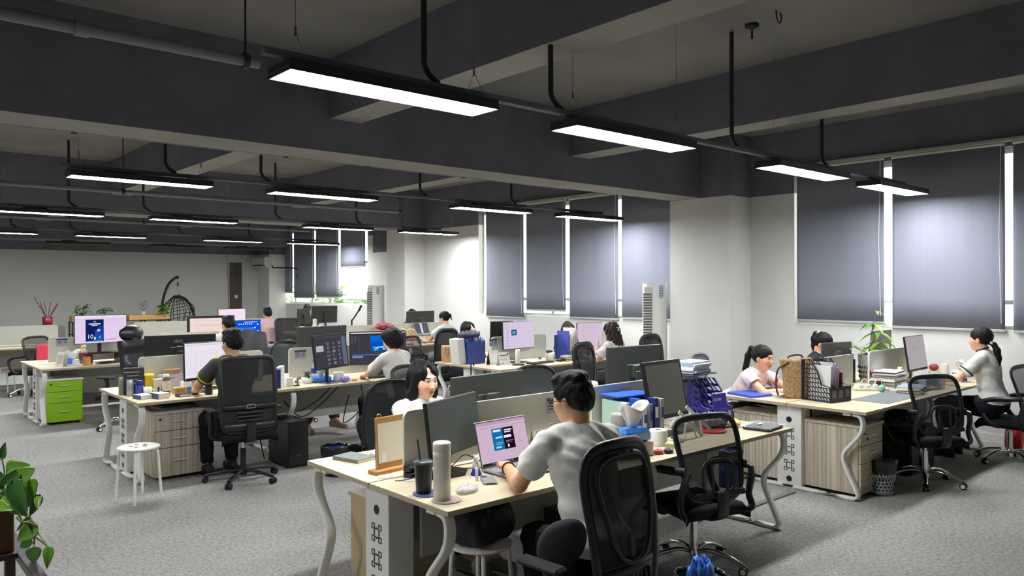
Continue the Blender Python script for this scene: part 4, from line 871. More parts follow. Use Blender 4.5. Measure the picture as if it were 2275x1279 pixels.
MB().ell((0, 0, .055), (.022, .019, .028), 14, 10, FW).ell((0, -.004, .092), (.019, .018, .018), 14, 10, FW).ell((-.015, 0, .108), (.007, .006, .008), 10, 6, FW).ell((.015, 0, .108), (.007, .006, .008), 10, 6, FW).ell((.0, -.02, .088), (.009, .008, .007), 10, 6, FW).build('bear', None, r)
lathe('lip_balm', 'white lip balm tube standing before the bear figurine', 'tube', [(.008, 0), (.008, .05), (.0085, .05), (.0085, .068), (.006, .07)], (2.56, 3.20, ZD), WMET, 14)
def tent(name, label, loc, rz, w, h, m, lines, back=None, spiral=False, txt=None):
    r = thing(name, label, 'desk calendar', loc, rz); g = MB()
    g.prism([(-.045, 0), (-.042, 0), (.001, h), (-.001, h)], (-w/2, 0, 0), (0, 1, 0), (0, 0, 1), (w, 0, 0), m); g.prism([(.045, 0), (.042, 0), (-.001, h), (.001, h)], (-w/2, 0, 0), (0, 1, 0), (0, 0, 1), (w, 0, 0), back or m); g.build('card', None, r)
    X = T(0, -.0225, h/2) @ rot(-math.atan2(.045, h)); p = MB().at(X)
    for (u0, v0, u1, v1, mm) in lines: p.box(((u0+u1-1)/2*w, -.0025, (v0+v1-1)/2*h), ((u1-u0)*w, .0006, (v1-v0)*h), 0, mm)
    if txt: p.text(txt, T(-.36*w, -.003, .33*h) @ Matrix.Rotation(PI/2, 4, 'X'), h*.2, INK)
    p.build('print', None, r)
    if spiral:
        s = MB()
        for i in range(int(w/.012)): s.tube([(-w/2+.008+i*.012, .007*math.cos(k*PI/4), h+.002+.007*math.sin(k*PI/4)) for k in range(8)], .0012, 4, True, STEEL)
        s.build('spiral', None, r)
    return r
LGT = mat('pale_print', (196, 190, 176), .7)
tent('desk_calendar', 'cream spiral desk calendar numbered 04 standing behind the laptop', (3.34, 3.44, ZD), .06, .34, .17, mat('calendar_cream', (206, 198, 180), .6), [(.03, .7, .97, .93, mat('calendar_band', (214, 208, 194), .6)), (.05, .08, .95, .62, PAPER)]+[(.08+.125*i, .12+.1*j, .12+.125*i, .15+.1*j, LGT) for i in range(7) for j in range(5)], None, True, '04')
r = thing('tablet', 'dark tablet standing beside the desk calendar', 'tablet', (3.52, 3.30, ZD), .1); X = T(0, 0, .002) @ rot(-.2); MB().at(X).bb(-.11, .11, 0, .008, 0, .17, .003, MBLK).build('body', None, r)
q = MB().at(X).bb(-.10, .10, -.001, 0, .012, .158, 0, OFF); [q.bb(-.07+.05*i, -.03+.05*i, -.0016, -.001, .05+.02*(i % 2), .10+.015*i, 0, mat('tablet_picture', (120, 128, 150), .4)) for i in range(3)]; q.build('screen', None, r)
MB().at(T(0, .05, .0)).bb(-.04, .04, 0, .05, 0, .006, .002, MBLK).build('foot', None, r)
STK = mat('printed_sticker', (176, 182, 196), .5)
def sticker(label, loc):
    r = thing('asset_sticker', label, 'sticker', loc); MB().bb(-.07, .07, -.0008, 0, -.05, .05, 0, STK).build('paper', None, r)
    g = MB().bb(-.068, .068, -.0014, -.0008, .028, .048, 0, INK); [g.bb(-.06, -.01+.01*(i % 2), -.0014, -.0008, .012-.018*i, .018-.018*i, 0, INK) for i in range(3)]; g.bb(.02, .055, -.0014, -.0008, -.02, .02, 0, mat('sticker_tint', (140, 150, 190), .5)); g.build('print', None, r)
sticker('printed sticker on the first screen of the front desk beside the head of the man', (3.47, 3.536, 1.02)); sticker('printed sticker on the second screen of the front desk beside the violet file holder', (4.83, 3.536, 1.02))
sticker('printed sticker on the second row screen above the blue-capped water bottle', (3.90, 8.033, 1.03)); sticker('printed sticker on the screen left of the lilac monitor by the middle window', (6.63, 7.923, 1.03)); sticker('printed sticker on the third row left screen', (2.32, 11.996, 1.04))
# binders and folders
fcol = [mat('mint_folder', (172, 206, 192), .5), PAPER, BLUEF, PAPER, mat('slate_folder', (120, 130, 146), .5), NAVYP, mat('grey_binder', (158, 160, 162), .5)]
for i in range(7):
    r = thing('upright_folder', ('mint folder at the left end of the upright row behind the man', 'first white paper bundle in the upright folder row', 'bright blue folder in the upright row', 'second white paper bundle in the upright folder row', 'slate folder in the upright row', 'navy folder in the upright row', 'grey ring binder at the right end of the upright row')[i], 'folder', (3.90+.045*i, 3.40-.012*i, ZD), -.12, 'upright folders beside the square monitor')
    h = (.27, .22, .29, .23, .25, .285, .28)[i]; MB().bb(-.016, .016, -.13, .11, 0, h, .002, fcol[i]).build('folder', None, r)
    MB().bb(-.012, .012, -.132, -.13, h*.55, h*.8, 0, PAPER if i in (2, 5) else INK).build('spine_label', None, r)
one(MB().bb(-.10, .24, -.09, .10, 0, .012, .003), 'plastic_wallet', 'bright blue plastic wallet lying across the top of the upright folders', 'wallet', BLUEF, (3.98, 3.42, ZD+.292), rz=-.15)
for i in range(3): lathe('grey_roll', ('lowest', 'middle', 'topmost')[i]+' grey rolled cloth behind the neck of the man with glasses', 'roll', [(0, 0), (.045, 0), (.05, .01), (.05, .06), (.045, .07), (0, .07)], (3.80, 3.28, ZD+.0705*i), mat('grey_cloth_roll', (160, 158, 158), .8, bump=(40, .4)))
r = carton('tissue_box', 'flowered tissue box with beige front under the blue tissue pack', 'tissue box', (3.66, 3.045, ZD), -.35, (.22, .12, .085), mat('tissue_beige', (206, 196, 176), .6), [('blue_side', (0, 1, 0, 1), '-x', BLUEF), ('flower', (.28, .72, .2, .8), '-x', mat('magenta_print', (206, 60, 170), .5)), ('beige_label', (.1, .9, .1, .9), '-y', mat('tissue_beige_dark', (190, 180, 160), .6))])
r = thing('tissue_pack', 'blue film pack of tissues with a sheet pulled up on the flowered box', 'tissue pack', (3.66, 3.045, ZD+.087), -.3); MB().box((0, 0, .04), (.20, .115, .08), .02, mat('blue_film', (66, 130, 214), .25, noise=(16, .2))).build('pack', None, r); MB().box((.03, -.0585, .035), (.12, .001, .045), 0, mat('pale_blue_film', (160, 196, 230), .3)).build('pack_label', None, r); tissue(r, .078, 1.6)
roll('white toilet roll standing right of the blue tissue pack', (4.02, 3.13, ZD))
r = thing('drink_can', 'dark blue paper cup with a white lid beside the back of the man', 'cup', (3.50, 3.02, ZD)); MB().lathe([(.03, 0), (.038, .11)], n=24, m=NAVYP).build('cup', None, r); MB().lathe([(.040, .11), (.040, .118), (.034, .122), (0, .122)], n=24, m=WMET).build('lid', None, r)
for i, (x, y, mm) in enumerate(((3.80, 2.96, REDP), (3.87, 2.935, mat('dark_snack', (60, 40, 40), .4)), (3.75, 2.99, FILM))): crumple('snack_packet', ('red', 'dark brown', 'clear')[i]+' small snack packet beside the flowered tissue box', 'packet', (x, y, ZD), .07, .06, .028, mm, i+3)
sheets('note_pad', 'tan sticky note pads lying left of the pale mouse', (4.03, 3.03, ZD), .3, 2, .09, .08, [mat('tan_notes', (206, 192, 150), .7), mat('tan_notes2', (190, 178, 140), .7)], .006, .008, 'notes')
r = thing('folding_stand', 'white plastic folding laptop stand leaning in a tangle on the front desk', 'stand', (4.40, 3.13, ZD), .2)
for a, b in (((-.16, .03, .19), (.06, -.04, .01)), ((.02, .06, .20), (.20, -.05, .02)), ((.06, -.04, .01), (.10, .0, .15)), ((-.02, -.03, .01), (.02, .02, .13)), ((-.14, .0, .01), (-.07, .02, .12))):
    MB().sweep([a, b], [(-.012, -.003), (.012, -.003), (.012, .003), (-.012, .003)], m=WMET, up=(0, 1, .3), sm=False).build('strut', None, r)
lathe('red_disc', 'flat red round lid lying near the end of the front desk', 'lid', [(0, 0), (.09, 0), (.10, .006), (.09, .012), (0, .010)], (4.67, 3.16, ZD), REDP, 36)
for i, (x, y, sx, sz) in enumerate(((4.55, 3.33, .24, .07), (4.70, 3.38, .28, .10), (4.86, 3.30, .24, .09), (4.62, 3.47, .2, .12))): crumple('plastic_bag', ('left flat', 'big crumpled', 'right', 'rear upright')[i]+' clear plastic bag in the heap before the violet file holder', 'bag', (x, y, ZD), sx, .16, sz, see_through('bag_film', (206, 204, 206), .5, .15), i+20, 'plastic bags heaped on the front desk', .3*i)
crumple('dark_garment', 'dark brown wrapped garment inside the heap of clear bags', 'garment', (4.80, 3.22, ZD), .26, .12, .05, mat('dark_brown_cloth', (52, 42, 44), .7), 41); crumple('yellow_sponge', 'pale yellow wrapped sponge at the right of the clear bag heap', 'sponge', (4.93, 3.15, ZD), .11, .09, .055, mat('pale_yellow', (226, 208, 132), .7), 8)
r = thing('wrapped_garment', 'folded dark garment in a clear bag at the right end of the front desk', 'garment', (5.04, 2.98, ZD), .12); MB().box((0, 0, .012), (.26, .20, .022), .008, mat('charcoal_cloth', (46, 48, 54), .6, noise=(14, .4))).build('cloth', None, r)
K = [(random.uniform(6, 30), random.uniform(6, 30), random.uniform(0, 6)) for _ in range(5)]
MB().sheet(lambda u, v: ((u-.5)*.30, (v-.5)*.24, .027+.004*sum(math.sin(a*u+b*v+c) for a, b, c in K)/2), 30, 24, see_through('glossy_bag_film', (230, 232, 238), .22, .08)).build('clear_bag', None, r); MB().box((.0, .02, .034), (.05, .02, .001), 0, PAPER).build('label', None, r)
VIO = mat('violet_plastic', (72, 66, 150), .4)
magazine('file_holder', 'violet slotted file holder with grey label windows on the front desk', (5.02, 3.44, ZD), -.10, .26, .26, .31, .11, VIO, 3, nx=6, nz=6, slant=1.1, bar=.016, tagm=mat('window_grey', (176, 180, 184), .4))
r = thing('spiral_notepad', 'violet spiral notepad with white lettering leaning on the file holder', 'notepad', (4.97, 3.27, ZD+.02), -.15); X = rot(-.18); NP = mat('notepad_violet', (66, 62, 178), .4); MB().at(X).bb(-.075, .075, 0, .008, .0, .21, .002, NP).build('pad', None, r)
MB().at(X).text('XTAR', T(-.025, -.001, .165) @ Matrix.Rotation(PI/2, 4, 'X'), .032, WMET, .0004).build('lettering', None, r); MB().at(X).text('XR', T(.028, -.001, .08) @ Matrix.Rotation(PI/2, 4, 'X'), .06, mat('faint_violet', (112, 108, 200), .4), .0003).build('faint_lettering', None, r)
s = MB().at(X)
for i in range(13): s.tube([(-.066+i*.011, .004+.006*math.cos(k*PI/3), .212+.006*math.sin(k*PI/3)) for k in range(6)], .0012, 4, True, WMET)
s.build('spiral', None, r)
one(MB().bb(-.16, .16, -.11, .11, 0, .010, .003), 'dark_tray', 'dark flat tray bridging the top of the cream screen and violet file holder', 'tray', mat('dark_tray', (66, 70, 96), .5), (4.95, 3.52, 1.107), rz=.02)
sheets('paper_stack', 'white paper stack lying on the dark tray above the violet file holder', (4.93, 3.52, 1.117), .1, 9, .27, .19, [PAPER, PAPER, mat('pale_blue_paper', (170, 190, 220), .6)], .012, .007)
lathe('pink_case', 'white and pink round case behind the second cream screen of the front desk', 'case', [(0, 0), (.08, 0), (.09, .015), (.09, .04), (.08, .05), (0, .052)], (4.10, 3.85, ZD+.29), mat('pink_white', (224, 200, 202), .4), 28)
carton('storage_box', 'plain box under the pink round case behind the front desk screen', 'box', (4.10, 3.85, ZD), 0, (.26, .2, .288), mat('box_grey', (150, 150, 146), .6))
# --- under the front desk
one(MB().sheet(lambda u, v: (.115*math.sin(PI*v)**.8*math.cos(2*PI*u)*(1+.15*math.sin(4*PI*u)), .05*math.sin(PI*v)*math.sin(2*PI*u), .105-.105*math.cos(PI*v)+.03*math.cos(2*PI*u+.6)*math.sin(PI*v)), 28, 14), 'hip_cushion', 'dark grey cushion standing at the left hip of the man with glasses', 'cushion', mat('cushion_grey', (58, 61, 63), .85, bump=(90, .2)), (2.40, 2.40, .545), rz=-.5)
one(MB().ell((0, 0, 0), (.15, .06, .14), 22, 12), 'back_cushion', 'blue cushion behind the back of the long-haired woman', 'cushion', mat('cushion_blue', (70, 110, 190), .7), (3.14, 4.80, .72))
def cloth_bag(name, label, loc, rz, w, d, h, m, cat='bag'):
    r = thing(name, label, cat, loc, rz)
    def f(u, v):
        a = 2*PI*u; c, s = math.cos(a), math.sin(a); q = 3.2; k = 1+.05*math.sin(5*a+3*v)+.04*math.sin(9*a-5*v); k *= (.82+.25*math.sin(PI*min(1, v*1.05))); x = abs(c)**(2/q)*math.copysign(1, c); y = abs(s)**(2/q)*math.copysign(1, s)
        e = 1 if v < .9 else max(0, 1-(v-.9)/.1)**.6; b = min(1, v/.06)**.5; return (x*w/2*k*e*b, y*d/2*k*e*b, h*v*(1+.03*math.sin(4*a)))
    MB().sheet(f, 36, 24, m).build('body', None, r)
    for s in (-1, 1): MB().sweep(bez([(-w*.22, s*d*.46, h*.6), (-w*.2, s*d*.4, h*1.0), (0, s*d*.25, h*1.12), (w*.2, s*d*.4, h*1.0), (w*.22, s*d*.46, h*.6)], 5), [(-.012, -.003), (.012, -.003), (.012, .003), (-.012, .003)], m=m, up=(0, 1, 0)).build('strap', None, r)
    return r
BAGB = mat('black_nylon', (24, 25, 29), .55, bump=(30, .4))
cloth_bag('backpack', 'bulky black backpack sitting on the white stool under the front desk', (2.52, 3.12, .462), .2, .34, .26, .22, BAGB)
def bin_(label, loc, m, h=.27, r0=.10, r1=.13, liner=True, perf=False, stuff=None):
    r = thing('waste_bin', label, 'bin', loc)
    if perf:
        g = MB().lathe([(0, .003), (r0, .003), (r0, 0), (r0+.003, .04), (r1-.02, h*.45), (r1-.02-.004, h*.45), (r0-.002, .04)], n=28, m=m, cap=False); [g.tube([((r0+(r1-r0)*z/h)*math.cos(a), (r0+(r1-r0)*z/h)*math.sin(a), z) for a in [2*PI*k/28 for k in range(28)]], .003, 5, True, m) for z in (h*.6, h*.75, h)]
        for k in range(28):
            for sg in (-1, 1): a = 2*PI*k/28; g.tube([((r0+(r1-r0)*(.45+.55*t))*math.cos(a+sg*t*.3), (r0+(r1-r0)*(.45+.55*t))*math.sin(a+sg*t*.3), h*(.45+.55*t)) for t in (0, .33, .66, 1)], .0028, 4, m=m)
        g.build('basket', None, r)
        hl = MB()
        for j in range(3):
            for k in range(22): a = 2*PI*(k+.5*(j % 2))/22; z = .05+.028*j; q = r0+.006+(r1-.02-r0)*(z-.04)/(h*.45-.04); hl.cyl((q*math.cos(a)*.985, q*math.sin(a)*.985, z), (q*math.cos(a)*1.003, q*math.sin(a)*1.003, z), .010, n=6, m=BLACKP)
        hl.build('holes', None, r)['kind'] = 'stuff'
    else: MB().lathe([(0, .003), (r0, .003), (r0, 0), (r1, h), (r1-.006, h), (r0-.006, .01)], n=30, m=m, cap=False).build('bucket', None, r)
    if liner: MB().sheet(lambda u, v: ((r1-.008+.016*math.sin(PI*v)+.006*math.sin(20*PI*u)*v)*math.cos(2*PI*u), (r1-.008+.016*math.sin(PI*v)+.006*math.sin(20*PI*u)*v)*math.sin(2*PI*u), h-.10+.13*math.sin(PI*v*.62)-.0*v+.008*math.sin(14*PI*u+2)*v), 80, 8, mat('bin_liner', (30, 30, 32), .25)).build('liner', None, r)
    return r
bin_('navy bin with a black liner beside the black-jacketed chair', (3.56, 6.60, 0), NAVYP, .25); bin_('black-lined bin with blue packaging inside at the bottom edge', (3.30, 2.30, 0), mat('bin_black', (34, 35, 37), .4), .29)
crumple('blue_packaging', 'crumpled blue plastic packaging sticking out of the black-lined bin', 'packaging', (3.31, 2.31, .20), .16, .14, .19, mat('blue_wrapper', (70, 130, 224), .25, noise=(18, .3)), 12)
bin_('grey perforated bin with a black liner beside the striped drawer cabinet', (6.72, 2.86, 0), mat('bin_grey', (172, 178, 182), .4), .28, .10, .125, True, True); bin_('navy blue bin between the front desk and the right desk', (5.98, 3.90, 0), NAVYP, .30, .11, .14)
# --- right desk
r = thing('ring_folder', 'blue folder lying flat before the woman in pink', 'folder', (6.48, 3.97, ZD), -.25); MB().bb(-.13, .13, -.16, .16, 0, .022, .003, mat('folder_blue', (52, 86, 190), .4)).build('cover', None, r); MB().bb(-.125, .128, -.155, .155, .004, .018, 0, PAPER).build('pages', None, r)
r = thing('calculator', 'pale grey calculator beside the blue folder and the tote bag', 'calculator', (6.62, 3.77, ZD), -.5); MB().prism([(-.09, 0), (.09, 0), (.09, .04), (-.09, .02)], (-.06, 0, 0), (0, 1, 0), (0, 0, 1), (.12, 0, 0), mat('calculator_grey', (190, 190, 186), .5)).build('case', None, r); MB().at(T(0, .05, .034) @ rot(.11)).box((0, 0, .002), (.09, .04, .002), 0, mat('lcd_green', (130, 144, 124), .3)).build('display', None, r)
r = thing('tote_bag', 'tan patterned tote bag with brown handles on the right desk', 'tote bag', (6.63, 3.58, ZD), -.9); TOTE = mat('tote_tan', (164, 134, 96), .6, noise=(55, .35, 1)); BRN = mat('tote_brown', (84, 52, 34), .5)
MB().sheet(lambda u, v: ((abs(math.cos(2*PI*u))**.5*math.copysign(1, math.cos(2*PI*u))*(.105+.04*v)*(1+.05*math.sin(6*PI*u+4*v))), abs(math.sin(2*PI*u))**.5*math.copysign(1, math.sin(2*PI*u))*(.06-.015*v), .36*v+.012*v*math.sin(4*PI*u)), 40, 12, TOTE, .003).build('body', None, r); MB().bb(-.10, .10, -.055, .055, 0, .004, 0, BRN).build('base', None, r)
for s, dx in ((-1, -.10), (1, .02)): MB().sweep(bez([(-.07, s*.046, .33), (-.13+dx*.4, s*.07, .27), (-.19, s*.08, .12), (-.17, s*.075, .03)] if s < 0 else [(-.07, .046, .33), (-.05, .05, .38), (.05, .05, .39), (.07, .046, .33)], 5), [(-.008, -.003), (.008, -.003), (.008, .003), (-.008, .003)], m=BRN, up=(0, 1, 0)).build('handle', None, r)
magazine('file_holder', 'black slotted file holder full of papers on the right desk', (6.72, 3.34, ZD), -.15, .29, .29, .36, .13, mat('black_grid_plastic', (28, 28, 32), .4), 3, nx=10, nz=9, slant=.4, bar=.007, tagm=mat('window_dark_grey', (92, 94, 94), .4))
for i, (x, mm, h) in enumerate(((-.08, PAPER, .31), (-.055, mat('newsprint', (190, 192, 196), .7, noise=(60, .15)), .34), (-.01, mat('lilac_folder', (170, 164, 196), .5), .33), (.03, mat('red_white_leaflet', (200, 150, 150), .5), .29), (.075, mat('black_folder', (40, 42, 42), .5), .245), (.10, PAPER, .24))):
    one(MB().at(rot(.0, .05)).bb(-.006, .006, -.11, .11, 0, h, .001), 'filed_paper', ('white sheets at the left of the black file holder', 'newspaper drooping in the black file holder', 'lilac folder in the black file holder', 'reddish leaflet in the black file holder', 'black folder in the black file holder', 'white sheets at the right of the black file holder')[i], 'papers', mm, (6.72+x, 3.35-x*.15, ZD+.006), 'papers filed in the black holder', -.15)
one(MB().bb(-.45, .45, -.17, .17, 0, .003, .001), 'desk_mat', 'grey desk mat lying near the front edge of the right desk', 'desk mat', mat('mat_grey', (104, 108, 112), .6, noise=(3, .1)), (7.32, 3.03, ZD))
r = thing('power_strip', 'cream power strip with white plugs on the right desk', 'power strip', (7.62, 3.33, ZD), -.75); MB().bb(-.17, .17, -.027, .027, 0, .03, .006, CREAM).build('case', None, r)
for i, x in enumerate((-.10, -.03, .04)): MB().bb(x-.02, x+.02, -.022, .022, .03, .065, .006, WMET).tube(bez([(x, 0, .065), (x+.01, .0, .10), (x+.06, .02, .11), (x+.09, .05, .03)], 5), .004, 6, m=WMET).build('plug', None, r)
lathe('mint_egg', 'mint green spotted round gadget beside the power strip', 'gadget', [(0, 0), (.02, .004), (.032, .03), (.03, .055), (.015, .07), (0, .072)], (7.60, 3.22, ZD), mat('mint_spotted', (150, 200, 170), .4, noise=(40, .35)), 20)
one(MB().bb(-.035, .035, -.03, .03, 0, .085, .006), 'power_adapter', 'black square adapter right of the power strip', 'adapter', BLACKP, (7.78, 3.33, ZD)); cable('thin_cable', 'thin red cable arching up from the black square adapter', [(7.79, 3.34, .835), (7.82, 3.4, .92), (7.95, 3.46, .93), (8.05, 3.45, .80), (8.1, 3.42, .76)], .0025, REDP)
mix = [PAPER, mat('grey_folder', (150, 152, 156), .6), PAPER, mat('pale_folder', (200, 200, 204), .6), mat('dark_folder', (52, 52, 58), .5), PAPER, mat('beige_folder', (206, 196, 170), .6)]
sheets('document_stack', 'tall stack of folders and papers before the potted plant', (8.10, 3.36, ZD), .1, 13, .34, .24, mix, .02, .008); sheets('document_stack', 'low spread of folders at the edge of the right desk', (7.86, 3.06, ZD), .3, 7, .40, .22, [mix[3], mix[0], mix[6], mix[4], mix[0], mat('yellow_edge_folder', (214, 196, 110), .6), mat('steel_blue_folder', (140, 152, 176), .6)], .03, .006)
r = thing('clear_drawer_box', 'clear plastic case with gadgets standing on the right desk', 'case', (8.18, 2.98, ZD), -.35); MB().box((0, 0, .075), (.26, .09, .15), .004, see_through('clear_case', (196, 204, 222), .45, .1)).build('case', None, r)
for i, (x, z, a, b, mm) in enumerate(((-.02, .07, .05, .06, INK), (.05, .07, .05, .06, mat('gadget_blue', (120, 130, 170), .4)), (-.09, .05, .04, .06, mat('gadget_lilac', (150, 146, 190), .4)), (.08, .035, .06, .04, PAPER))): MB().box((x, 0, z), (a, .05, b), .004, mm).build('gadget', None, r)
r = thing('mini_fan', 'small cream desk fan before the tilted grey monitor', 'fan', (8.30, 3.33, ZD), .1); MB().lathe([(.035, 0), (.035, .012), (.01, .016), (.008, .06)], n=20, m=CREAM).build('base', None, r); MB().at(T(0, 0, .125)).sweep([(0, -.02, 0), (0, .02, 0)], [(.03*math.cos(2*PI*k/20), .062*math.sin(2*PI*k/20)) for k in range(20)], m=mat('pale_yellow_plastic', (222, 210, 150), .4)).build('head', None, r)
for nm, lb, x, y, p, mm in (('insulated_cup', 'cream tall cup beside the blue tissue pack of the rightmost woman', 9.05, 3.16, [(.034, 0), (.036, .17), (.034, .18), (0, .182)], CREAM), ('storage_jar', 'pale green jar left of the cream tall cup', 8.90, 3.22, [(.05, 0), (.055, .02), (.055, .10), (.05, .11), (0, .112)], mat('jar_green', (196, 206, 170), .4))): lathe(nm, lb, 'cup', p, (x, y, ZD), mm)
crumple('red_pouch', 'dark red pouch on top of the pale green jar', 'pouch', (8.90, 3.22, ZD+.112), .12, .09, .07, mat('dark_red_cloth', (150, 44, 56), .6), 15)
r = carton('tissue_box', 'blue and white tissue box before the rightmost woman', 'tissue box', (9.05, 3.02, ZD), -.2, (.13, .10, .12), PAPER, [('blue_print', (.05, .95, .08, .85), '-y', mat('royal_blue', (36, 70, 180), .4)), ('white_cloud', (.25, .6, .4, .7), '-y', PAPER), ('blue_side', (.1, .9, .1, .8), '-x', mat('royal_blue', (36, 70, 180), .4))]); tissue(r, .118, 1.1)
def leaf(g, p, d, ln, wd, m, droop=.3, fold=.15):
    d = Vector(d).normalized(); s = d.cross(Vector((0, 0, 1)));
    s = s.normalized() if s.length > 1e-3 else Vector((1, 0, 0)); n = s.cross(d)
    def f(u, v):
        q = (v-.5)*2; ww = wd*.5*math.sin(PI*min(1, u**.72))*(1-.15*u); return Vector(p)+d*(ln*u)+s*(q*ww)+n*(abs(q)*ww*fold)-Vector((0, 0, 1))*(droop*ln*u*u)
    g.sheet(f, 7, 4, m)
def potted(label, loc, pot, stems, leafs, pm, hole=False):
    r = thing('potted_plant', label, 'plant', loc); return r
r = thing('potted_plant', 'leafy money tree in a grey woven pot on the right desk', 'plant', (8.33, 3.66, ZD)); POTG = mat('woven_grey_pot', (128, 122, 116), .7, noise=(30, .2))
MB().lathe([(.09, 0), (.095, .02), (.115, .29), (.105, .295), (.09, .05), (0, .05)], n=28, m=POTG, cap=False).build('pot', None, r)
MB().lathe([(0, .26), (.10, .262)], n=20, m=mat('potting_soil', (60, 48, 38), .9), cap=False).build('soil', None, r); q = MB()
for k in range(26):
    for j in range(3): a = 2*PI*(k+.5*(j % 2))/26; rr = .0965+.02*(.06+.05*j)/.27; z = .06+.05*j; q.box((rr*math.cos(a), rr*math.sin(a), z), (.010, .010, .028), .002, BLACKP, R=rot(0, 0, a))
q.build('pot_openings', None, r)['kind'] = 'stuff'; random.seed(21); fol = MB()
for (x, y, z), top in (((.0, .0, .0), (.05, -.05, .76)), ((.02, .01, 0), (.03, -.03, .62)), ((-.01, -.02, 0), (-.20, .16, .40)), ((.03, 0, 0), (.10, -.09, .42)), ((0, .02, 0), (.08, -.06, .52)), ((0, .01, 0), (.02, -.02, .36))):
    MB().tube(bez([(x, y, .26), (x+(top[0]-x)*.3, y+(top[1]-y)*.3, .26+(top[2]-.26)*.5), top], 6), .004, 6, m=STEM).build('stem', None, r); lv = MB()
    for k in range(7 if top[2] < .7 else 3): a = 2*PI*k/7+top[2]*5; leaf(lv, top, (math.cos(a), math.sin(a), .12 if top[2] < .7 else -.1), random.uniform(.17, .25) if top[2] < .7 else .10, .058 if top[2] < .7 else .03, GREENL if k % 3 else GREEN, random.uniform(.3, .7))
    lv.build('leaves', None, r)['kind'] = 'stuff'
crumple('black_bags', 'black bags heaped on the seat of the empty chair at the right desk', 'bag', (7.22, 2.86, .49), .40, .30, .15, BAGB, 33); cloth_bag('shopping_bag', 'red shopping bag on the floor at the right picture edge', (9.45, 2.62, 0), .2, .30, .16, .30, mat('red_bag', (196, 30, 48), .5))
r = carton('blue_box', 'blue and white packet lying on top of the round-emblem monitor area', 'packet', (8.06, 3.80, ZD+.25), -.3, (.16, .10, .06), mat('packet_white', (214, 220, 232), .5), [('blue_print', (.1, .6, .1, .9), '-y', BLUEF)]); carton('storage_box', 'dark box under the blue and white packet on the right desk', 'box', (8.06, 3.80, ZD), -.3, (.18, .12, .249), mat('dark_box', (52, 54, 58), .5))
# --- second row desk, left end
r = thing('boxed_accessory', 'dark grey hanging retail box at the left end of the second row desk', 'box', (2.16, 8.02, ZD), -.1); MB().bb(-.09, .09, -.035, .035, 0, .26, .003, mat('retail_black', (52, 54, 56), .5)).build('carton', None, r)
g = MB(); [g.box((-.02+.01*(i % 2), -.0356, .22-.035*i), (.10 if i else .14, .001, .008), 0, GREYL) for i in range(4)]; g.build('print', None, r); MB().tube([(-.03, 0, .26), (-.03, 0, .28), (.03, 0, .28), (.03, 0, .26)], .004, 6, m=BLACKP).build('hanger', None, r)
lathe('thermos', 'olive-grey flask at the far left corner of the second row desk', 'flask', [(.032, 0), (.034, .005), (.034, .13), (.03, .15), (.028, .17), (0, .175)], (2.07, 8.06, ZD), mat('olive_flask', (140, 146, 120), .35))
def can(label, x, y, m, band=None, h=.12, rr=.033, z=ZD):
    r = thing('drink_can', label, 'can', (x, y, z)); MB().lathe([(rr-.006, 0), (rr, .006), (rr, h-.012), (rr-.007, h)], n=22, m=m).build('body', None, r); MB().lathe([(rr-.007, h), (rr-.007, h+.002), (0, h+.001)], n=18, m=CHROME).build('top', None, r)
    if band: MB().lathe([(rr+.0006, h*.2), (rr+.0006, h*.7)], n=22, m=band, cap=False).build('label_print', None, r)
can('silver can with a white top before the dark retail box', 2.10, 7.92, mat('can_silver', (176, 180, 184), .3, .6), None, .15, .03); can('deep blue can with white print before the dark retail box', 2.17, 7.86, mat('can_blue', (26, 40, 120), .3, .2), mat('can_blue_print', (60, 84, 176), .35), .15, .034)
r = thing('chip_tub', 'yellow tub between the blue can and the tea bottle', 'tub', (2.29, 7.98, ZD)); MB().lathe([(.038, 0), (.042, .17), (.044, .175)], n=24, m=mat('tub_yellow', (232, 200, 40), .4, noise=(18, .2))).build('tub', None, r); MB().lathe([(.045, .175), (.045, .19), (.04, .194), (0, .194)], n=24, m=mat('tub_lid', (240, 214, 60), .4)).build('lid', None, r)
r = thing('white_mug', 'white mug before the yellow tub on the second row desk', 'mug', (2.23, 7.82, ZD)); MB().lathe([(.03, 0), (.036, .004), (.038, .085), (.034, .085), (.032, .01), (0, .008)], n=24, m=WMET, cap=False).build('cup', None, r); MB().tube([(.036+.024*math.sin(PI*k/6), 0, .015+.055*k/6) for k in range(7)], .005, 6, m=WMET).build('handle', None, r)
carton('cosmetic_box', 'pale box with dark bottles printed on it behind the tea bottle', 'box', (2.35, 7.87, ZD), .1, (.09, .06, .15), mat('box_cream', (222, 210, 200), .5), [('dark_print', (.2, .4, .1, .5), '-y', mat('maroon_print', (80, 40, 50), .5)), ('dark_print', (.6, .8, .1, .5), '-y', mat('maroon_print', (80, 40, 50), .5))])
r = thing('tea_bottle', 'brown-green bottle with a label and clear cap on the second row desk', 'bottle', (2.37, 7.72, ZD)); MB().lathe([(.034, 0), (.036, .004), (.036, .15), (.026, .175), (.024, .18)], n=24, m=mat('tea_olive', (96, 92, 58), .2)).build('bottle', None, r); MB().lathe([(.0365, .05), (.0365, .145)], n=24, m=mat('tea_label', (206, 200, 180), .5, noise=(70, .3)), cap=False).build('label', None, r); MB().lathe([(.026, .18), (.026, .205), (0, .207)], n=20, m=WMET).build('cap', None, r)
for i, (x, y) in enumerate(((2.14, 7.66), (2.27, 7.58))): carton('white_gadget_box', ('white box with a blue side, left of two at the desk corner', 'white box with a blue side, right of two nearest the desk edge')[i], 'box', (x, y, ZD), .25, (.11, .14, .04+.012*i), PAPER, [('blue_side', (0, 1, 0, 1), '-x', mat('slate_blue', (70, 84, 120), .5)), ('slot', (.25, .75, .5, .8), '+z', GREYL)])
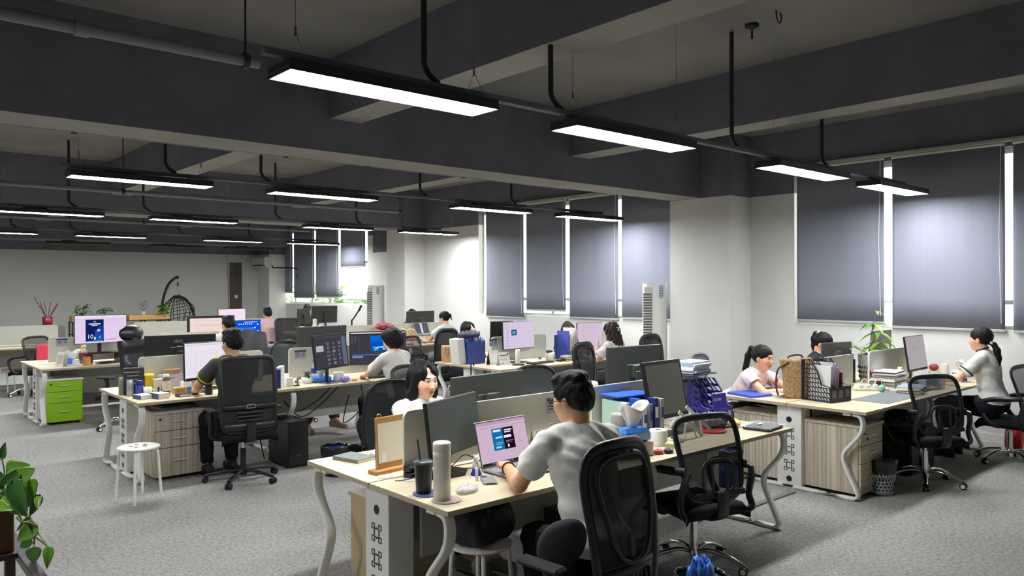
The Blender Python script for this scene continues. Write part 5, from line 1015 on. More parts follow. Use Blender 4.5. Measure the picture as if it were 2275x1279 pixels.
r = thing('pocket_book', 'small black pocket book beside the white gadget boxes', 'book', (2.47, 7.55, ZD), .2); MB().bb(-.06, .06, -.045, .045, 0, .028, .006, mat('bookcover_black', (40, 40, 44), .5)).build('cover', None, r); MB().bb(-.055, .061, -.0455, .04, .006, .02, 0, PAPER).build('pages', None, r)
carton('wooden_box', 'tan small wooden box behind the black pocket book', 'box', (2.52, 7.80, ZD), .1, (.13, .07, .06), KRAFT, [('panel', (.15, .75, .2, .75), '-y', mat('kraft_dark', (160, 112, 64), .6))]); carton('blue_carton', 'tiny blue box right of the tan wooden box', 'box', (2.57, 7.68, ZD), .1, (.035, .03, .075), mat('steel_blue', (84, 124, 180), .5))
one(MB().bb(-.03, .03, -.02, .02, 0, .012, .003), 'black_clip', 'small black clip lying before the tiny blue box', 'clip', BLACKP, (2.60, 7.60, ZD)); one(MB().lathe([(0, 0), (.034, 0), (.036, .004), (.036, .21), (.034, .215), (.034, .24), (0, .242)], n=24), 'black_flask', 'tall black flask standing before the pale spreadsheet monitor', 'flask', mat('flask_black', (32, 32, 36), .35), (2.70, 7.52, ZD))
roll('white paper roll before the cream screen of the second row desk', (2.62, 7.92, ZD)); carton('blue_white_box', 'tall white and navy box beside the pale spreadsheet monitor', 'box', (2.66, 8.02-.11, ZD+.102), 0, (.08, .05, .17), PAPER, [('navy_side', (0, .6, .0, .75), '-y', NAVYP)])
r = thing('letter_rack', 'white translucent letter rack against the second row screen', 'rack', (2.48, 7.96, ZD), .0); MB().bb(-.11, .11, -.03, .0, 0, .18, .003, see_through('rack_film', (222, 222, 232), .7, .3)).build('body', None, r); MB().box((-.02, -.031, .14), (.12, .001, .008), 0, mat('pen_blue', (60, 76, 190), .4)).build('blue_strip', None, r); carton('tan_parcel', 'tan wrapped parcel lying on the white letter rack', 'parcel', (2.49, 7.945, ZD+.182), 0, (.15, .03, .045), KRAFT)
sheets('laptop_case', 'flat dark folders on top of the striped cabinet behind the stool', (2.42, 7.66, .641), .1, 3, .34, .26, [mix[1], mix[4], mat('navy_folder_dark', (44, 50, 66), .5)], .01, .012)
# second row desk, right seat
carton('upright_box', 'upright white box with a navy spine beside the chair in the second row', 'box', (3.43, 7.52, ZD), -.6, (.05, .20, .22), PAPER, [('navy_spine', (.1, .9, .02, .9), '-y', NAVYP), ('navy_side', (.15, .45, .05, .85), '-x', NAVYP)]); carton('white_carton', 'small white carton right of the upright navy box', 'box', (3.56, 7.60, ZD), .1, (.07, .06, .085), PAPER)
r = thing('toy_figure', 'tiny teal and red toy on a dark base, second row desk', 'toy', (3.62, 7.54, ZD), .2); MB().bb(-.03, .03, -.02, .02, 0, .012, .003, mat('toy_base', (60, 70, 90), .5)).build('base', None, r); MB().box((.012, 0, .05), (.022, .018, .075), .004, mat('toy_teal', (110, 150, 160), .5)).ell((-.014, 0, .045), (.012, .012, .014), 10, 6, REDP).build('figure', None, r)
r = thing('succulent', 'small dark green succulent in a clear bowl, second row desk', 'plant', (3.80, 7.66, ZD)); MB().lathe([(.03, 0), (.055, .012), (.062, .05), (.058, .05), (.05, .014), (0, .01)], n=22, m=see_through('bowl_clear', (214, 210, 200), .5, .1), cap=False).build('bowl', None, r); g = MB(); random.seed(4)
for k in range(16): a = k*2.4; leaf(g, (.012*math.cos(a), .012*math.sin(a), .045+.004*k), (math.cos(a), math.sin(a), .9), .06, .03, DGREEN, .1, .3)
g.build('leaves', None, r)['kind'] = 'stuff'
r = thing('water_bottle', 'clear water bottle with a blue cap and label, second row desk', 'bottle', (4.02, 7.94, ZD)); MB().lathe([(.03, 0), (.033, .004), (.033, .14), (.014, .185), (.013, .20)], n=22, m=see_through('pet_clear', (214, 222, 230), .3, .08), cap=False).build('bottle', None, r); MB().lathe([(.0335, .07), (.0335, .125)], n=22, m=mat('label_blue', (34, 52, 170), .4), cap=False).build('label', None, r); MB().lathe([(.015, .198), (.015, .222), (0, .224)], n=16, m=mat('cap_blue', (50, 76, 200), .4)).build('cap', None, r)
r = thing('tissue_pack', 'blue tissue pack beside the succulent, second row desk', 'tissue pack', (3.96, 7.66, ZD), -.05); MB().box((0, 0, .032), (.21, .11, .064), .014, mat('tissue_blue', (72, 140, 224), .3, noise=(9, .25))).build('pack', None, r); tissue(r, .062, 1.2)
roll('white toilet roll between the blue tissue pack and the tilted monitor', (4.14, 7.60, ZD)); crumple('purple_packet', 'purple and white snack packet before the toilet roll, second row', 'packet', (4.15, 7.475, ZD), .12, .07, .06, mat('purple_packet', (150, 130, 210), .3, noise=(20, .4)), 6); crumple('orange_wrapper', 'orange scrap beside the purple snack packet', 'scrap', (4.27, 7.48, ZD), .07, .04, .03, mat('orange_scrap', (230, 170, 120), .6), 7)
crumple('black_pouch', 'crumpled black bag under the undersea monitor', 'bag', (4.92, 7.93, ZD), .36, .16, .09, BAGB, 9); sheets('loose_papers', 'loose papers beside the toy on the second row desk', (3.70, 7.80, ZD), .2, 3, .18, .12, [PAPER], .02, .002); one(MB().bb(-.07, .07, -.03, .03, 0, .012, .003), 'blue_tray', 'flat white and blue ruler box before the tissue pack, second row', 'box', mat('ruler_blue', (90, 110, 190), .4), (3.98, 7.50, ZD))
r = thing('draped_jacket', 'black jacket hanging off the chair of the short-haired person', 'jacket', (4.33, 6.74, 0), .30); MB().sheet(lambda u, v: (-.30-.06*math.sin(PI*v)+.02*math.sin(u*9+v*4), -.28+.50*u-.10*v+.03*math.sin(v*8), .50-.44*v+.02*math.sin(u*12)), 16, 16, SEATF, .03).build('cloth', None, r)
# --- third row left
r = thing('monitor_riser', 'dark glossy riser under the poster monitor', 'riser', (2.78, 11.78, ZD), .14); RS = mat('riser_brown', (70, 56, 50), .3); MB().bb(-.30, .30, -.12, .12, .13, .145, .003, RS).build('shelf', None, r)
for x in (-.22, .24): MB().bb(x-.05, x+.05, -.11, .11, 0, .13, .003, RS).build('leg', None, r)
r = thing('cat_figurine', 'small cream cat figurine on the dark riser', 'figurine', (2.52, 11.70, ZD+.145)); MB().ell((0, 0, .035), (.034, .03, .036), 14, 9, mat('figurine_cream', (232, 216, 170), .4)).ell((0, -.004, .085), (.036, .03, .028), 14, 9, mat('figurine_cream', (232, 216, 170), .4)).ell((-.022, 0, .11), (.01, .008, .012), 8, 5, mat('figurine_cream', (232, 216, 170), .4)).ell((.022, 0, .11), (.01, .008, .012), 8, 5, mat('figurine_cream', (232, 216, 170), .4)).build('cat', None, r); MB().lathe([(.045, 0), (.045, .006)], n=20, m=REDP).build('base', None, r)
tent('desk_calendar', 'white tent calendar at the left corner of the third row desk', (2.23, 11.55, ZD), -1.1, .13, .19, PAPER, [(.1, .2, .9, .8, LGT)])
r = carton('tissue_pack', 'blue and white tissue pack with a sheet up, third row desk', 'tissue pack', (2.36, 11.56, ZD), -.1, (.15, .10, .075), mat('tissue_white', (220, 222, 230), .4), [('blue_print', (0, .45, .3, 1), '-y', mat('sky_blue', (66, 126, 220), .4))]); tissue(r, .075, 1.4); MB().ell((-.05, 0, .08), (.06, .045, .02), 12, 6, mat('sky_blue', (66, 126, 220), .4)).build('blue_film', None, r)
lathe('orange_jar', 'orange translucent jar beside the tissue pack, third row desk', 'jar', [(.045, 0), (.048, .01), (.048, .09), (.04, .11), (0, .112)], (2.52, 11.53, ZD), mat('amber_jar', (214, 140, 84), .25, noise=(14, .3))); lathe('white_tub', 'tiny white tub beside the orange jar', 'cap', [(.018, 0), (.02, .03), (0, .032)], (2.60, 11.50, ZD), WMET)
r = thing('red_handbag', 'flat red bag hanging on the slatted chair at far left', 'bag', (2.58, 14.60, 0), .5); MB().bb(-.16, .16, -.03, .02, .50, .86, .02, mat('coral_red_bag', (216, 62, 80), .6)).build('body', None, r)
r = thing('hanging_jacket', 'dark grey jacket draped over the third row task chair', 'jacket', (4.28, 10.72, 0), -.1); MB().sheet(lambda u, v: ((u-.5)*(.50+.10*v), -.31-.05*math.sin(PI*min(1, v*1.6))+.025*math.sin(u*18+v*5), 1.20-.05*abs(u-.5)*2-.62*v), 26, 18, mat('grey_jacket', (74, 74, 76), .8, bump=(30, .5)), .03).build('cloth', None, r)
r = thing('garment_bin', 'grey lidded hamper with dark cloth beside the grey jacket', 'hamper', (4.78, 10.60, 0)); MB().lathe([(.13, 0), (.15, .02), (.16, .92), (.0, .92)], n=24, m=mat('dark_cloth_hamper', (70, 70, 72), .8, noise=(8, .2), stretch=(6, 6, .3))).build('body', None, r); MB().lathe([(.165, .92), (.165, .96), (0, .965)], n=24, m=FILM).build('lid', None, r)
# --- desk by the middle window
r = thing('paper_bag', 'folded kraft bag with rope handles on the desk by the middle window', 'paper bag', (6.30, 8.48, ZD), -.5); MB().sheet(lambda u, v: (abs(math.cos(2*PI*u))**.4*math.copysign(1, math.cos(2*PI*u))*.10*(1+.03*math.sin(9*u+5*v)), abs(math.sin(2*PI*u))**.4*math.copysign(1, math.sin(2*PI*u))*.05, .23*v), 36, 8, KRAFT, .002).build('body', None, r); MB().tube(bez([(-.05, -.052, .21), (-.06, -.06, .12), (-.03, -.06, .09), (-.01, -.055, .21)], 5), .004, 6, m=KRAFT).build('handle', None, r); MB().box((.05, -.056, .06), (.07, .006, .06), 0, KRAFT).build('flap', None, r)
BFH = mat('blue_file_plastic', (58, 80, 150), .4)
magazine('file_holder', 'blue file holder stuffed with plastic wallets, left end of the middle window desk', (6.42, 8.14, ZD), .0, .28, .24, .32, .30, BFH, 2, nx=9, nz=8, slant=.3, bar=.008)
one(MB().at(rot(0, -.12)).bb(-.10, .02, -.09, .09, 0, .34, .004), 'plastic_wallet', 'milky plastic wallet sticking out at the left of the blue file holder', 'wallet', FROST, (6.27, 8.16, ZD+.01)); crumple('dark_bundle', 'dark cloth bundle lying on the stuffed blue file holder', 'cloth', (6.38, 8.14, ZD+.335), .38, .16, .10, mat('denim_dark', (58, 62, 78), .8, noise=(12, .3)), 17)
magazine('file_holder', 'blue file holder with white papers right of the lilac monitor', (7.80, 7.66, ZD), .1, .28, .27, .34, .11, BFH, 3, nx=10, nz=9, slant=.3, bar=.008)
for i, (x, mm, h) in enumerate(((-.09, mat('indigo_folder', (84, 80, 170), .5), .40), (-.05, PAPER, .36), (-.01, PAPER, .38), (.03, FROST, .44), (.07, FROST, .42), (.10, mat('blue_green_folder', (90, 130, 170), .5), .27))):
    one(MB().bb(-.008, .008, -.10, .11, 0, h, .001), 'filed_paper', ('indigo folder', 'first white paper bundle', 'second white paper bundle', 'first milky wallet', 'second milky wallet', 'blue-green folder')[i]+' in the blue file holder right of the lilac monitor', 'papers', mm, (7.80+x, 7.67, ZD+.006), 'papers filed in the right blue holder', .1)
tent('desk_calendar', 'white tent calendar with a printed logo by the middle window', (6.60, 7.68, ZD), -.1, .17, .17, PAPER, [(.08, .72, .8, .78, INK), (.08, .5, .7, .53, LGT), (.08, .42, .75, .45, LGT), (.8, .78, .93, .92, INK), (.1, .1, .4, .14, INK)]); tent('desk_calendar', 'plain tent calendar just behind the printed one by the middle window', (6.54, 7.82, ZD), -.05, .16, .19, mat('card_dim', (206, 206, 202), .6), [(.1, .15, .9, .8, PAPER)], mat('card_black', (30, 30, 32), .5))
lathe('cream_bottle', 'cream cylindrical bottle before the lilac monitor', 'bottle', [(.034, 0), (.036, .004), (.036, .175), (.033, .18), (.030, .20), (0, .202)], (6.78, 7.60, ZD), CREAM)
r = thing('cream_mug', 'cream two-handled mug with a black gadget on top', 'mug', (7.50, 7.72, ZD)); MB().lathe([(.05, 0), (.06, .006), (.066, .11), (.06, .11), (.054, .012), (0, .01)], n=26, m=CREAM, cap=False).build('cup', None, r)
for s in (-1, 1): MB().tube([(s*(.06+.03*math.sin(PI*k/6)), 0, .02+.07*k/6) for k in range(7)], .006, 6, m=CREAM).build('handle', None, r)
one(MB().ell((0, 0, .016), (.06, .04, .02), 18, 8), 'black_puck', 'oval black gadget lying across the cream mug', 'gadget', BLACKP, (7.48, 7.72, ZD+.11))
for i in range(3): book('small_book', ('lowest', 'middle', 'topmost')[i]+' book of the short pile right of the mouse by the middle window', (7.60, 7.50, ZD+.026*i), .1*i, (.15, .11, .024), [mat('book_dark', (52, 46, 44), .6), mat('book_brown', (110, 84, 60), .6), mat('book_grey', (186, 184, 178), .6)][i])
sheets('loose_papers', 'white sheets at the corner of the desk by the middle window', (6.40, 7.46, ZD), .3, 2, .28, .18, [PAPER], .02, .002); sheets('loose_papers', 'sheets under the lilac monitor stand', (7.20, 7.68, ZD), .1, 4, .30, .2, [PAPER], .02, .003)
r = thing('pink_holder', 'pink cup with a pen beside the green desk plant', 'cup', (8.08, 7.36, ZD)); MB().lathe([(.04, 0), (.046, .19), (.042, .19), (.036, .01), (0, .008)], n=24, m=mat('dusty_pink', (196, 160, 162), .5), cap=False).build('cup', None, r); MB().cyl((.01, 0, .02), (.025, 0, .26), .005, n=8, m=mat('pen_grey', (130, 120, 116), .4)).build('pen', None, r)
r = thing('potted_plant', 'small bright green bamboo plant between the file holder and pinkish monitor', 'plant', (8.00, 7.72, ZD)); MB().lathe([(.04, 0), (.05, .09), (.046, .09), (.0, .08)], n=20, m=WMET, cap=False).build('pot', None, r); g = MB(); random.seed(8)
for k in range(14): a = k*2.4; leaf(g, (.01*math.cos(a), .01*math.sin(a), .10+.014*k), (math.cos(a), math.sin(a), .7), .15, .035, GREENL if k % 2 else GREEN, .4)
g.build('leaves', None, r)['kind'] = 'stuff'; MB().cyl((0, 0, .08), (0, 0, .29), .008, n=8, m=STEM).build('stem', None, r)
r = thing('umbrella', 'folded navy umbrella hanging from the end of the middle window desk', 'umbrella', (6.135, 7.78, 0)); MB().lathe([(.004, .02), (.035, .12), (.05, .35), (.03, .55), (.012, .60)], n=16, m=mat('umbrella_navy', (34, 44, 84), .6, noise=(9, .3), stretch=(6, 6, .2))).build('canopy', None, r); MB().tube(bez([(0, 0, .60), (0, 0, .76), (.01, 0, .80), (.035, 0, .80), (.045, 0, .765)], 5), .009, 8, m=BLACKP).build('handle', None, r)
# --- third row right and far rows
carton('cardboard_box', 'open cardboard box with cloth on top behind the undersea monitor', 'box', (7.40, 12.0-.18, ZD), .05, (.42, .3, .26), KRAFT); crumple('red_cloth', 'red and grey cloth heap on the cardboard box', 'cloth', (7.36, 11.82, ZD+.262), .34, .22, .12, mat('red_grey_cloth', (150, 60, 70), .7, noise=(10, .5)), 18)
for i, (x, y, s) in enumerate(((7.68, 11.70, 0), (7.83, 11.66, .02))): one(MB().at(rot(PI/2-.3)).lathe([(0, .0), (.10, 0), (.115, .008), (.10, .016), (0, .014)], n=28), 'straw_fan', ('left', 'right')[i]+' round straw fan leaning by the cardboard box', 'hand fan', mat('straw_tan', (206, 176, 128), .7, noise=(30, .15)), (x, y, ZD+.17)); 
can('red tub under the straw fans, third row', 7.72, 11.55, mat('tub_red', (190, 50, 56), .4), PAPER, .10, .06); lathe('blue_ball', 'round blue and white object on the third row right desk', 'ornament', [(0, 0), (.03, .004), (.05, .04), (.04, .075), (0, .09)], (7.98, 11.62, ZD), mat('blue_white', (130, 140, 220), .4, noise=(14, .4)))
carton('parcel_box', 'blue box on the far desk behind the man in pink', 'box', (7.05, 16.1, ZD+.12), 0, (.18, .14, .16), BLUEF); sheets('document_stack', 'white boxes and papers under the blue box, far desk', (7.05, 16.1, ZD), 0, 6, .34, .26, [PAPER, PAPER, mix[3]], .02, .012)
r = thing('potted_plant', 'small white-flowered plant at the end of the far desk', 'plant', (7.10, 15.78, ZD)); MB().lathe([(.04, 0), (.055, .12), (.05, .12), (0, .11)], n=18, m=WMET, cap=False).build('pot', None, r); g = MB(); [leaf(g, (.01*math.cos(k*2.4), .01*math.sin(k*2.4), .12+.012*k), (math.cos(k*2.4), math.sin(k*2.4), .8), .12, .05, DGREEN if k % 3 else PAPER, .5) for k in range(13)]; g.build('leaves', None, r)['kind'] = 'stuff'
lathe('white_tower', 'white cylinder speaker between the far pair of monitors', 'speaker', [(.045, 0), (.045, .30), (.04, .31), (0, .312)], (8.20, 16.15, ZD), WMET); crumple('white_bag', 'white plastic bag on the far desk before the monitor pair', 'bag', (8.20, 15.85, ZD), .34, .16, .10, mat('white_bag', (220, 220, 222), .4), 22); sheets('document_stack', 'dark tablets and papers on the far desk left of the white cylinder', (7.85, 15.95, ZD), .2, 4, .3, .2, [mix[4], PAPER, mix[1]], .03, .008)
r = thing('jointed_stand', 'black jointed monitor arm and headphones by the far sheer window', 'arm', (9.35, 16.5, ZD)); MB().cyl((0, 0, 0), (0, 0, .25), .02, n=10, m=BLACKP).cyl((0, 0, .22), (.06, -.02, .30), .018, n=8, m=BLACKP).cyl((.06, -.02, .30), (.20, -.05, .52), .02, n=8, m=BLACKP).build('arm', None, r); MB().box((.20, -.05, .52), (.05, .03, .16), .006, BLACKP, R=rot(0, .5)).build('plate', None, r)
# --- lounge shelf by the back wall
SH = mat('shelf_black_steel', (34, 34, 35), .5); SHW = mat('shelf_honey_wood', (196, 150, 84), .5, noise=(4, .12), stretch=(1, 10, 10))
r = thing('plant_shelf', 'low black steel shelf with honey wood troughs before the back wall', 'shelf', (5.05, 20.0, 0))
for x in (-1.0, -.2, .55, 1.12):
    for y in (-.16, .16): MB().bb(x-.015, x+.015, y-.015, y+.015, 0, 1.0, 0, SH).build('upright', None, r)
for z in (.35, .70, .985): MB().bb(-1.02, 1.14, -.175, .175, z, z+.02, 0, SH).build('shelf_board', None, r)
for a, b in ((-1.0, -.55), (.20, 1.12)): MB().bb(a, b, -.17, .17, 1.006, 1.13, .004, SHW).build('wood_trough', None, r)
def bush(label, loc, n, R, m, m2, pot=None, up=.6, ln=.16, wd=.08, seed=1, hang=False, nm='potted_plant'):
    r = thing(nm, label, 'plant', loc); rnd = random.Random(seed); g = MB()
    for k in range(n):
        a = rnd.uniform(0, 2*PI); e = rnd.uniform(0, 1); d = (math.cos(a), math.sin(a), up*rnd.uniform(.2, 1.6)); p = (R*.5*e*math.cos(a), R*.5*e*math.sin(a), rnd.uniform(.02, R*.9) if not hang else rnd.uniform(-R, R*.4)); leaf(g, p, d, ln*rnd.uniform(.7, 1.2), wd, m if rnd.random() < .6 else m2, rnd.uniform(.3, .9))
    g.build('leaves', None, r)['kind'] = 'stuff'; s = MB()
    for k in range(5): a = k*1.3; s.tube([(0, 0, 0), (R*.25*math.cos(a), R*.25*math.sin(a), R*.4), (R*.4*math.cos(a), R*.4*math.sin(a), R*.8)], .004, 5, m=STEM)
    s.build('stems', None, r)
    if pot: MB().lathe([(pot[0]*.75, -pot[1]), (pot[0], 0), (pot[0]*.9, 0), (0, -.01)], n=18, m=pot[2], cap=False).build('pot', None, r)
    return r
bush('bushy green plant in the left wood trough of the back shelf', (4.30, 20.0, 1.13), 44, .28, GREEN, DGREEN, seed=2); bush('smaller dark green plant right of the bushy one on the back shelf', (4.74, 20.0, 1.10), 22, .22, DGREEN, GREEN, (.07, .09, WMET), seed=3); bush('pale grey-green dried bouquet in a glass vase on the right trough', (5.62, 20.0, 1.21), 60, .26, mat('dried_green', (120, 124, 106), .7), mat('dried_grey', (140, 136, 130), .7), (.05, .08, FILM), 1.2, .10, .015, 5); bush('trailing yellow-green plant spilling over the right wood trough', (6.02, 19.86, 1.14), 46, .24, GREENL, GREEN, seed=6, hang=False)
r = thing('flower_vase', 'dark red vase with bare twigs by the back wall', 'vase', (3.40, 19.0, .96)); MB().lathe([(.07, 0), (.09, .02), (.10, .20), (.085, .205), (.08, .03), (0, .02)], n=20, m=mat('vase_red', (110, 26, 34), .3), cap=False).build('vase', None, r); random.seed(9); g = MB()
for k in range(9):
    a = random.uniform(0, 2*PI); l = random.uniform(.3, .5); t = random.uniform(.1, .34); tip = (t*math.cos(a), t*math.sin(a)*.5, .15+l); g.tube([(0, 0, .1), (tip[0]*.4, tip[1]*.4, .1+l*.5), tip], .006, 5, m=mat('twig_brown', (74, 50, 46), .8)); [g.ell((tip[0]*q, tip[1]*q, .1+(.05+l)*q), (.012, .012, .014), 6, 4, mat('bud_red', (120, 54, 60), .7)) for q in (.6, .75, .9)]
g.build('twigs', None, r); carton('plinth_box', 'dark low cabinet under the dark red vase', 'cabinet', (3.40, 19.0, 0), 0, (.6, .4, .959), mat('plinth_grey', (92, 90, 88), .6))
r = bush('pink lily bouquet standing behind the poster monitor', (3.05, 13.3, .98), 8, .12, GREEN, DGREEN, (.05, .22, FILM), 1.0, .16, .05, 7, nm='lily_bouquet'); g = MB(); [leaf(g, (.02, 0, .16), (math.cos(k*1.05), math.sin(k*1.05), .35), .13, .07, mat('lily_pink', (226, 140, 140), .5), .3) for k in range(6)]; [leaf(g, (-.10, 0, .09), (math.cos(k*1.05), math.sin(k*1.05), .3), .11, .05, mat('lily_white', (230, 214, 210), .5), .4) for k in range(6)]; g.build('petals', None, r)
carton('storage_box', 'dark low storage cabinet behind the third row desk under the lilies', 'cabinet', (3.10, 13.3, 0), 0, (.7, .4, .758), mat('cabinet_dark', (60, 60, 62), .5))
# hanging egg chair
r = thing('egg_swing_chair', 'black wicker egg swing chair hanging from a curved stand by the back wall', 'swing chair', (6.50, 20.6, 0)); WK = mat('wicker_black', (30, 28, 27), .7)
MB().tube(bez([(-.25, 0, .03), (-.28, 0, .9), (-.26, 0, 1.4), (-.12, 0, 1.85), (.08, 0, 2.05), (.13, 0, 2.02)], 8), .032, 10, m=WK).build('stand_arc', None, r); MB().tube([(.55*math.cos(2*PI*k/24), .5*math.sin(2*PI*k/24), .03) for k in range(24)], .03, 8, True, WK).build('stand_ring', None, r)
MB().cyl((.12, 0, 2.02), (.12, 0, 1.58), .008, n=6, m=STEEL).cyl((.12, 0, 1.92), (.12, 0, 1.82), .022, n=8, m=BLACKP).build('chain', None, r); MB().tube(bez([(.12, 0, 1.58), (.35, 0, 1.45), (.52, 0, 1.1), (.62, 0, .8), (.66, 0, .5)], 6), .028, 8, m=WK).build('brace', None, r); g = MB()
for k in range(18): a = 2*PI*k/18; g.tube([(.06+.46*math.sin(PI*(.02+.96*t))*math.cos(a)*1.0, .42*math.sin(PI*(.02+.96*t))*math.sin(a), .60+.98*t+.10*math.sin(PI*t)*math.cos(a)) for t in [i/12 for i in range(13)] if not (-.6 < math.sin(a)+.55*0 < 2 and math.sin(a) < -.35 and .25 < t < .8)], .009, 5, m=WK)
for i in range(1, 11): t = i/11; g.tube([(.06+.46*math.sin(PI*t)*math.cos(b), .42*math.sin(PI*t)*math.sin(b), .60+.98*t+.10*math.sin(PI*t)*math.cos(b)) for b in [(-.15+1.3*k/16)*PI for k in range(17)]], .008, 5, m=WK)
g.build('basket', None, r); MB().ell((.06, .05, .78), (.36, .30, .14), 18, 9, mat('cushion_dark', (42, 40, 40), .9)).build('cushion', None, r)
carton('wicker_chest', 'black wicker chest beside the egg swing chair', 'chest', (6.55, 19.2, 0), 0, (.62, .45, .95), WK); one(MB().lathe([(0, 0), (.30, 0), (.32, .03), (.32, .80), (.24, .88), (0, .90)], n=24), 'wicker_pouf', 'round black wicker drum right of the wicker chest', 'drum', WK, (7.15, 19.6, 0))
# small wall cable by the dark door
cable('wall_cable', 'thin cable running down the back wall left of the dark door', [(8.42, YB-.012, 2.72), (8.44, YB-.012, 2.2), (8.46, YB-.012, 1.8), (8.45, YB-.012, .6)], .008, mat('cable_grey', (104, 104, 102), .6))
# near left planter
r = thing('planter_stand', 'dark steel stand with a brown wooden planter box in the lower left corner', 'planter', (.40, 3.12, 0), 0); PB = mat('planter_brown', (92, 62, 30), .45, noise=(3, .12), stretch=(10, 1, 10))
MB().bb(-.25, .098, .28, .52, .795, .965, .004, PB).build('planter_box', None, r); MB().bb(-.22, .07, .31, .49, .955, .966, 0, mat('potting_soil', (60, 48, 38), .9)).build('soil', None, r); ST = mat('stand_dark_steel', (58, 54, 54), .4, .3)
for a, b, c, d in ((-.5, .145, .56, .60), (-.5, .145, -.36, -.32), (.105, .145, -.32, .56), (-.5, -.46, -.32, .56)): MB().bb(a, b, c, d, .755, .79, .002, ST).build('top_rail', None, r)
for x in (-.48, .125):
    for y in (-.34, .58): MB().bb(x-.018, x+.018, y-.018, y+.018, 0, .755, .002, ST).build('post', None, r)
MB().bb(-.46, .105, -.32, .56, .40, .42, 0, mat('shelf_tan', (170, 140, 96), .5)).build('shelf_board', None, r); MB().bb(-.46, .105, .26, .56, .775, .794, 0, ST).build('box_rest', None, r)
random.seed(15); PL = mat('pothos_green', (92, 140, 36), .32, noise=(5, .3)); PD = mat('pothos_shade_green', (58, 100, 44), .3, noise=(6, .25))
def pothos(g, p, d, ln, wd, m, up=(0, 0, 1), cup=.25, curl=.3):
    d = Vector(d).normalized(); s = d.cross(Vector(up)).normalized(); n = s.cross(d)
    def f(u, v):
        q = (v-.5)*2; ww = wd*.5*(math.sin(PI*u**.55)**.8 if 0 < u < 1 else 0); return Vector(p)+d*(ln*(u-.06*abs(q)*(1-u)))+s*(q*ww)+n*((abs(q)**1.5)*ww*cup-curl*ln*u*u)
    g.sheet(f, 12, 8, m, .0008)
def vp(px, py, dep): return Vector((0, 0, EYE))+(_fw+_rt*((px-1137.5)/FPX)-_up*((py-639.5)/FPX))*dep
r = thing('pothos_plant', 'trailing green pothos spilling out of the brown planter box', 'plant', (.44, 3.52, .966)); off = Vector((.44, 3.52, .966)); root = vp(12, 1120, 2.93)-off; st = MB()
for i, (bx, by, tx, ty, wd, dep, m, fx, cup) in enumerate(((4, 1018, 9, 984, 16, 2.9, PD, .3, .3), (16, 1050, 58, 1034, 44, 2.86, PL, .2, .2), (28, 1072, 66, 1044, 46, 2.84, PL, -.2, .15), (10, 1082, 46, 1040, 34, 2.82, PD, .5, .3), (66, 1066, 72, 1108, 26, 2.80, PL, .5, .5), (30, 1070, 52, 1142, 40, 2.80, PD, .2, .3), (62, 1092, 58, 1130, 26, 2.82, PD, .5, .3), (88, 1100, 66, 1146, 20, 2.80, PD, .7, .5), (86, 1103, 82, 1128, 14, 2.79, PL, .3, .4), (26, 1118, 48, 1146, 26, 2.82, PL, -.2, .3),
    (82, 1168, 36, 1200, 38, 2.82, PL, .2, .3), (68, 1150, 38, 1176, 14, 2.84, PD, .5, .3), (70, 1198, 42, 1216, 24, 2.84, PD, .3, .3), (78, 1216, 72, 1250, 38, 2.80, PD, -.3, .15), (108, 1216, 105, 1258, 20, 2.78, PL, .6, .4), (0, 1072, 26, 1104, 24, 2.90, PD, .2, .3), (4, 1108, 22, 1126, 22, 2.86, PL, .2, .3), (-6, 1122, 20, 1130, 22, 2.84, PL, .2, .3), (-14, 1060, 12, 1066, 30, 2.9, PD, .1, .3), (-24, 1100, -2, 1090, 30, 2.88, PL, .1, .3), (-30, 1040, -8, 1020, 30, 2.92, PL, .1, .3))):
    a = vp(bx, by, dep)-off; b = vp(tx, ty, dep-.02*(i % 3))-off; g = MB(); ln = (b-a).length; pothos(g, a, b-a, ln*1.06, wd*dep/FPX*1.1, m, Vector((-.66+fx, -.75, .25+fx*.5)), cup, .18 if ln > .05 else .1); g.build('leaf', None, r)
    k = (root*.6+a*.4)+Vector((.0, .0, .03)); st.tube(bez([root+Vector((-.04+.004*i, .03, -.03)), k, a], 5), .0026, 5, m=STEM)
for P in (((42, 1140), (52, 1160), (74, 1186), (76, 1216)), ((60, 1160), (70, 1185), (92, 1202), (108, 1217)), ((36, 1148), (46, 1158), (64, 1160), (82, 1168))): st.tube(bez([vp(x, y, 2.81)-off for x, y in P], 5), .003, 6, m=STEM)
st.build('stems', None, r)
# trees outside the far window
for i, (x, y, z, sd) in enumerate(((13.2, 23.6, .4, 31), (14.4, 27.0, .9, 32), (13.6, 30.6, .3, 33))):
    t = bush(('nearest', 'middle', 'farthest')[i]+' leafy tree outside the far window, seen below the blinds', (x, y, z), 240, 2.6, mat('tree_leaf', (126, 160, 70), .6), mat('tree_leaf_dark', (84, 120, 52), .6), None, .5, .6, .34, sd, True, 'tree'); t['category'] = 'tree'
    MB().cyl((0, 0, -6), (0, 0, .6), .14, .08, 10, mat('tree_bark', (96, 82, 66), .9)).build('trunk', None, t)
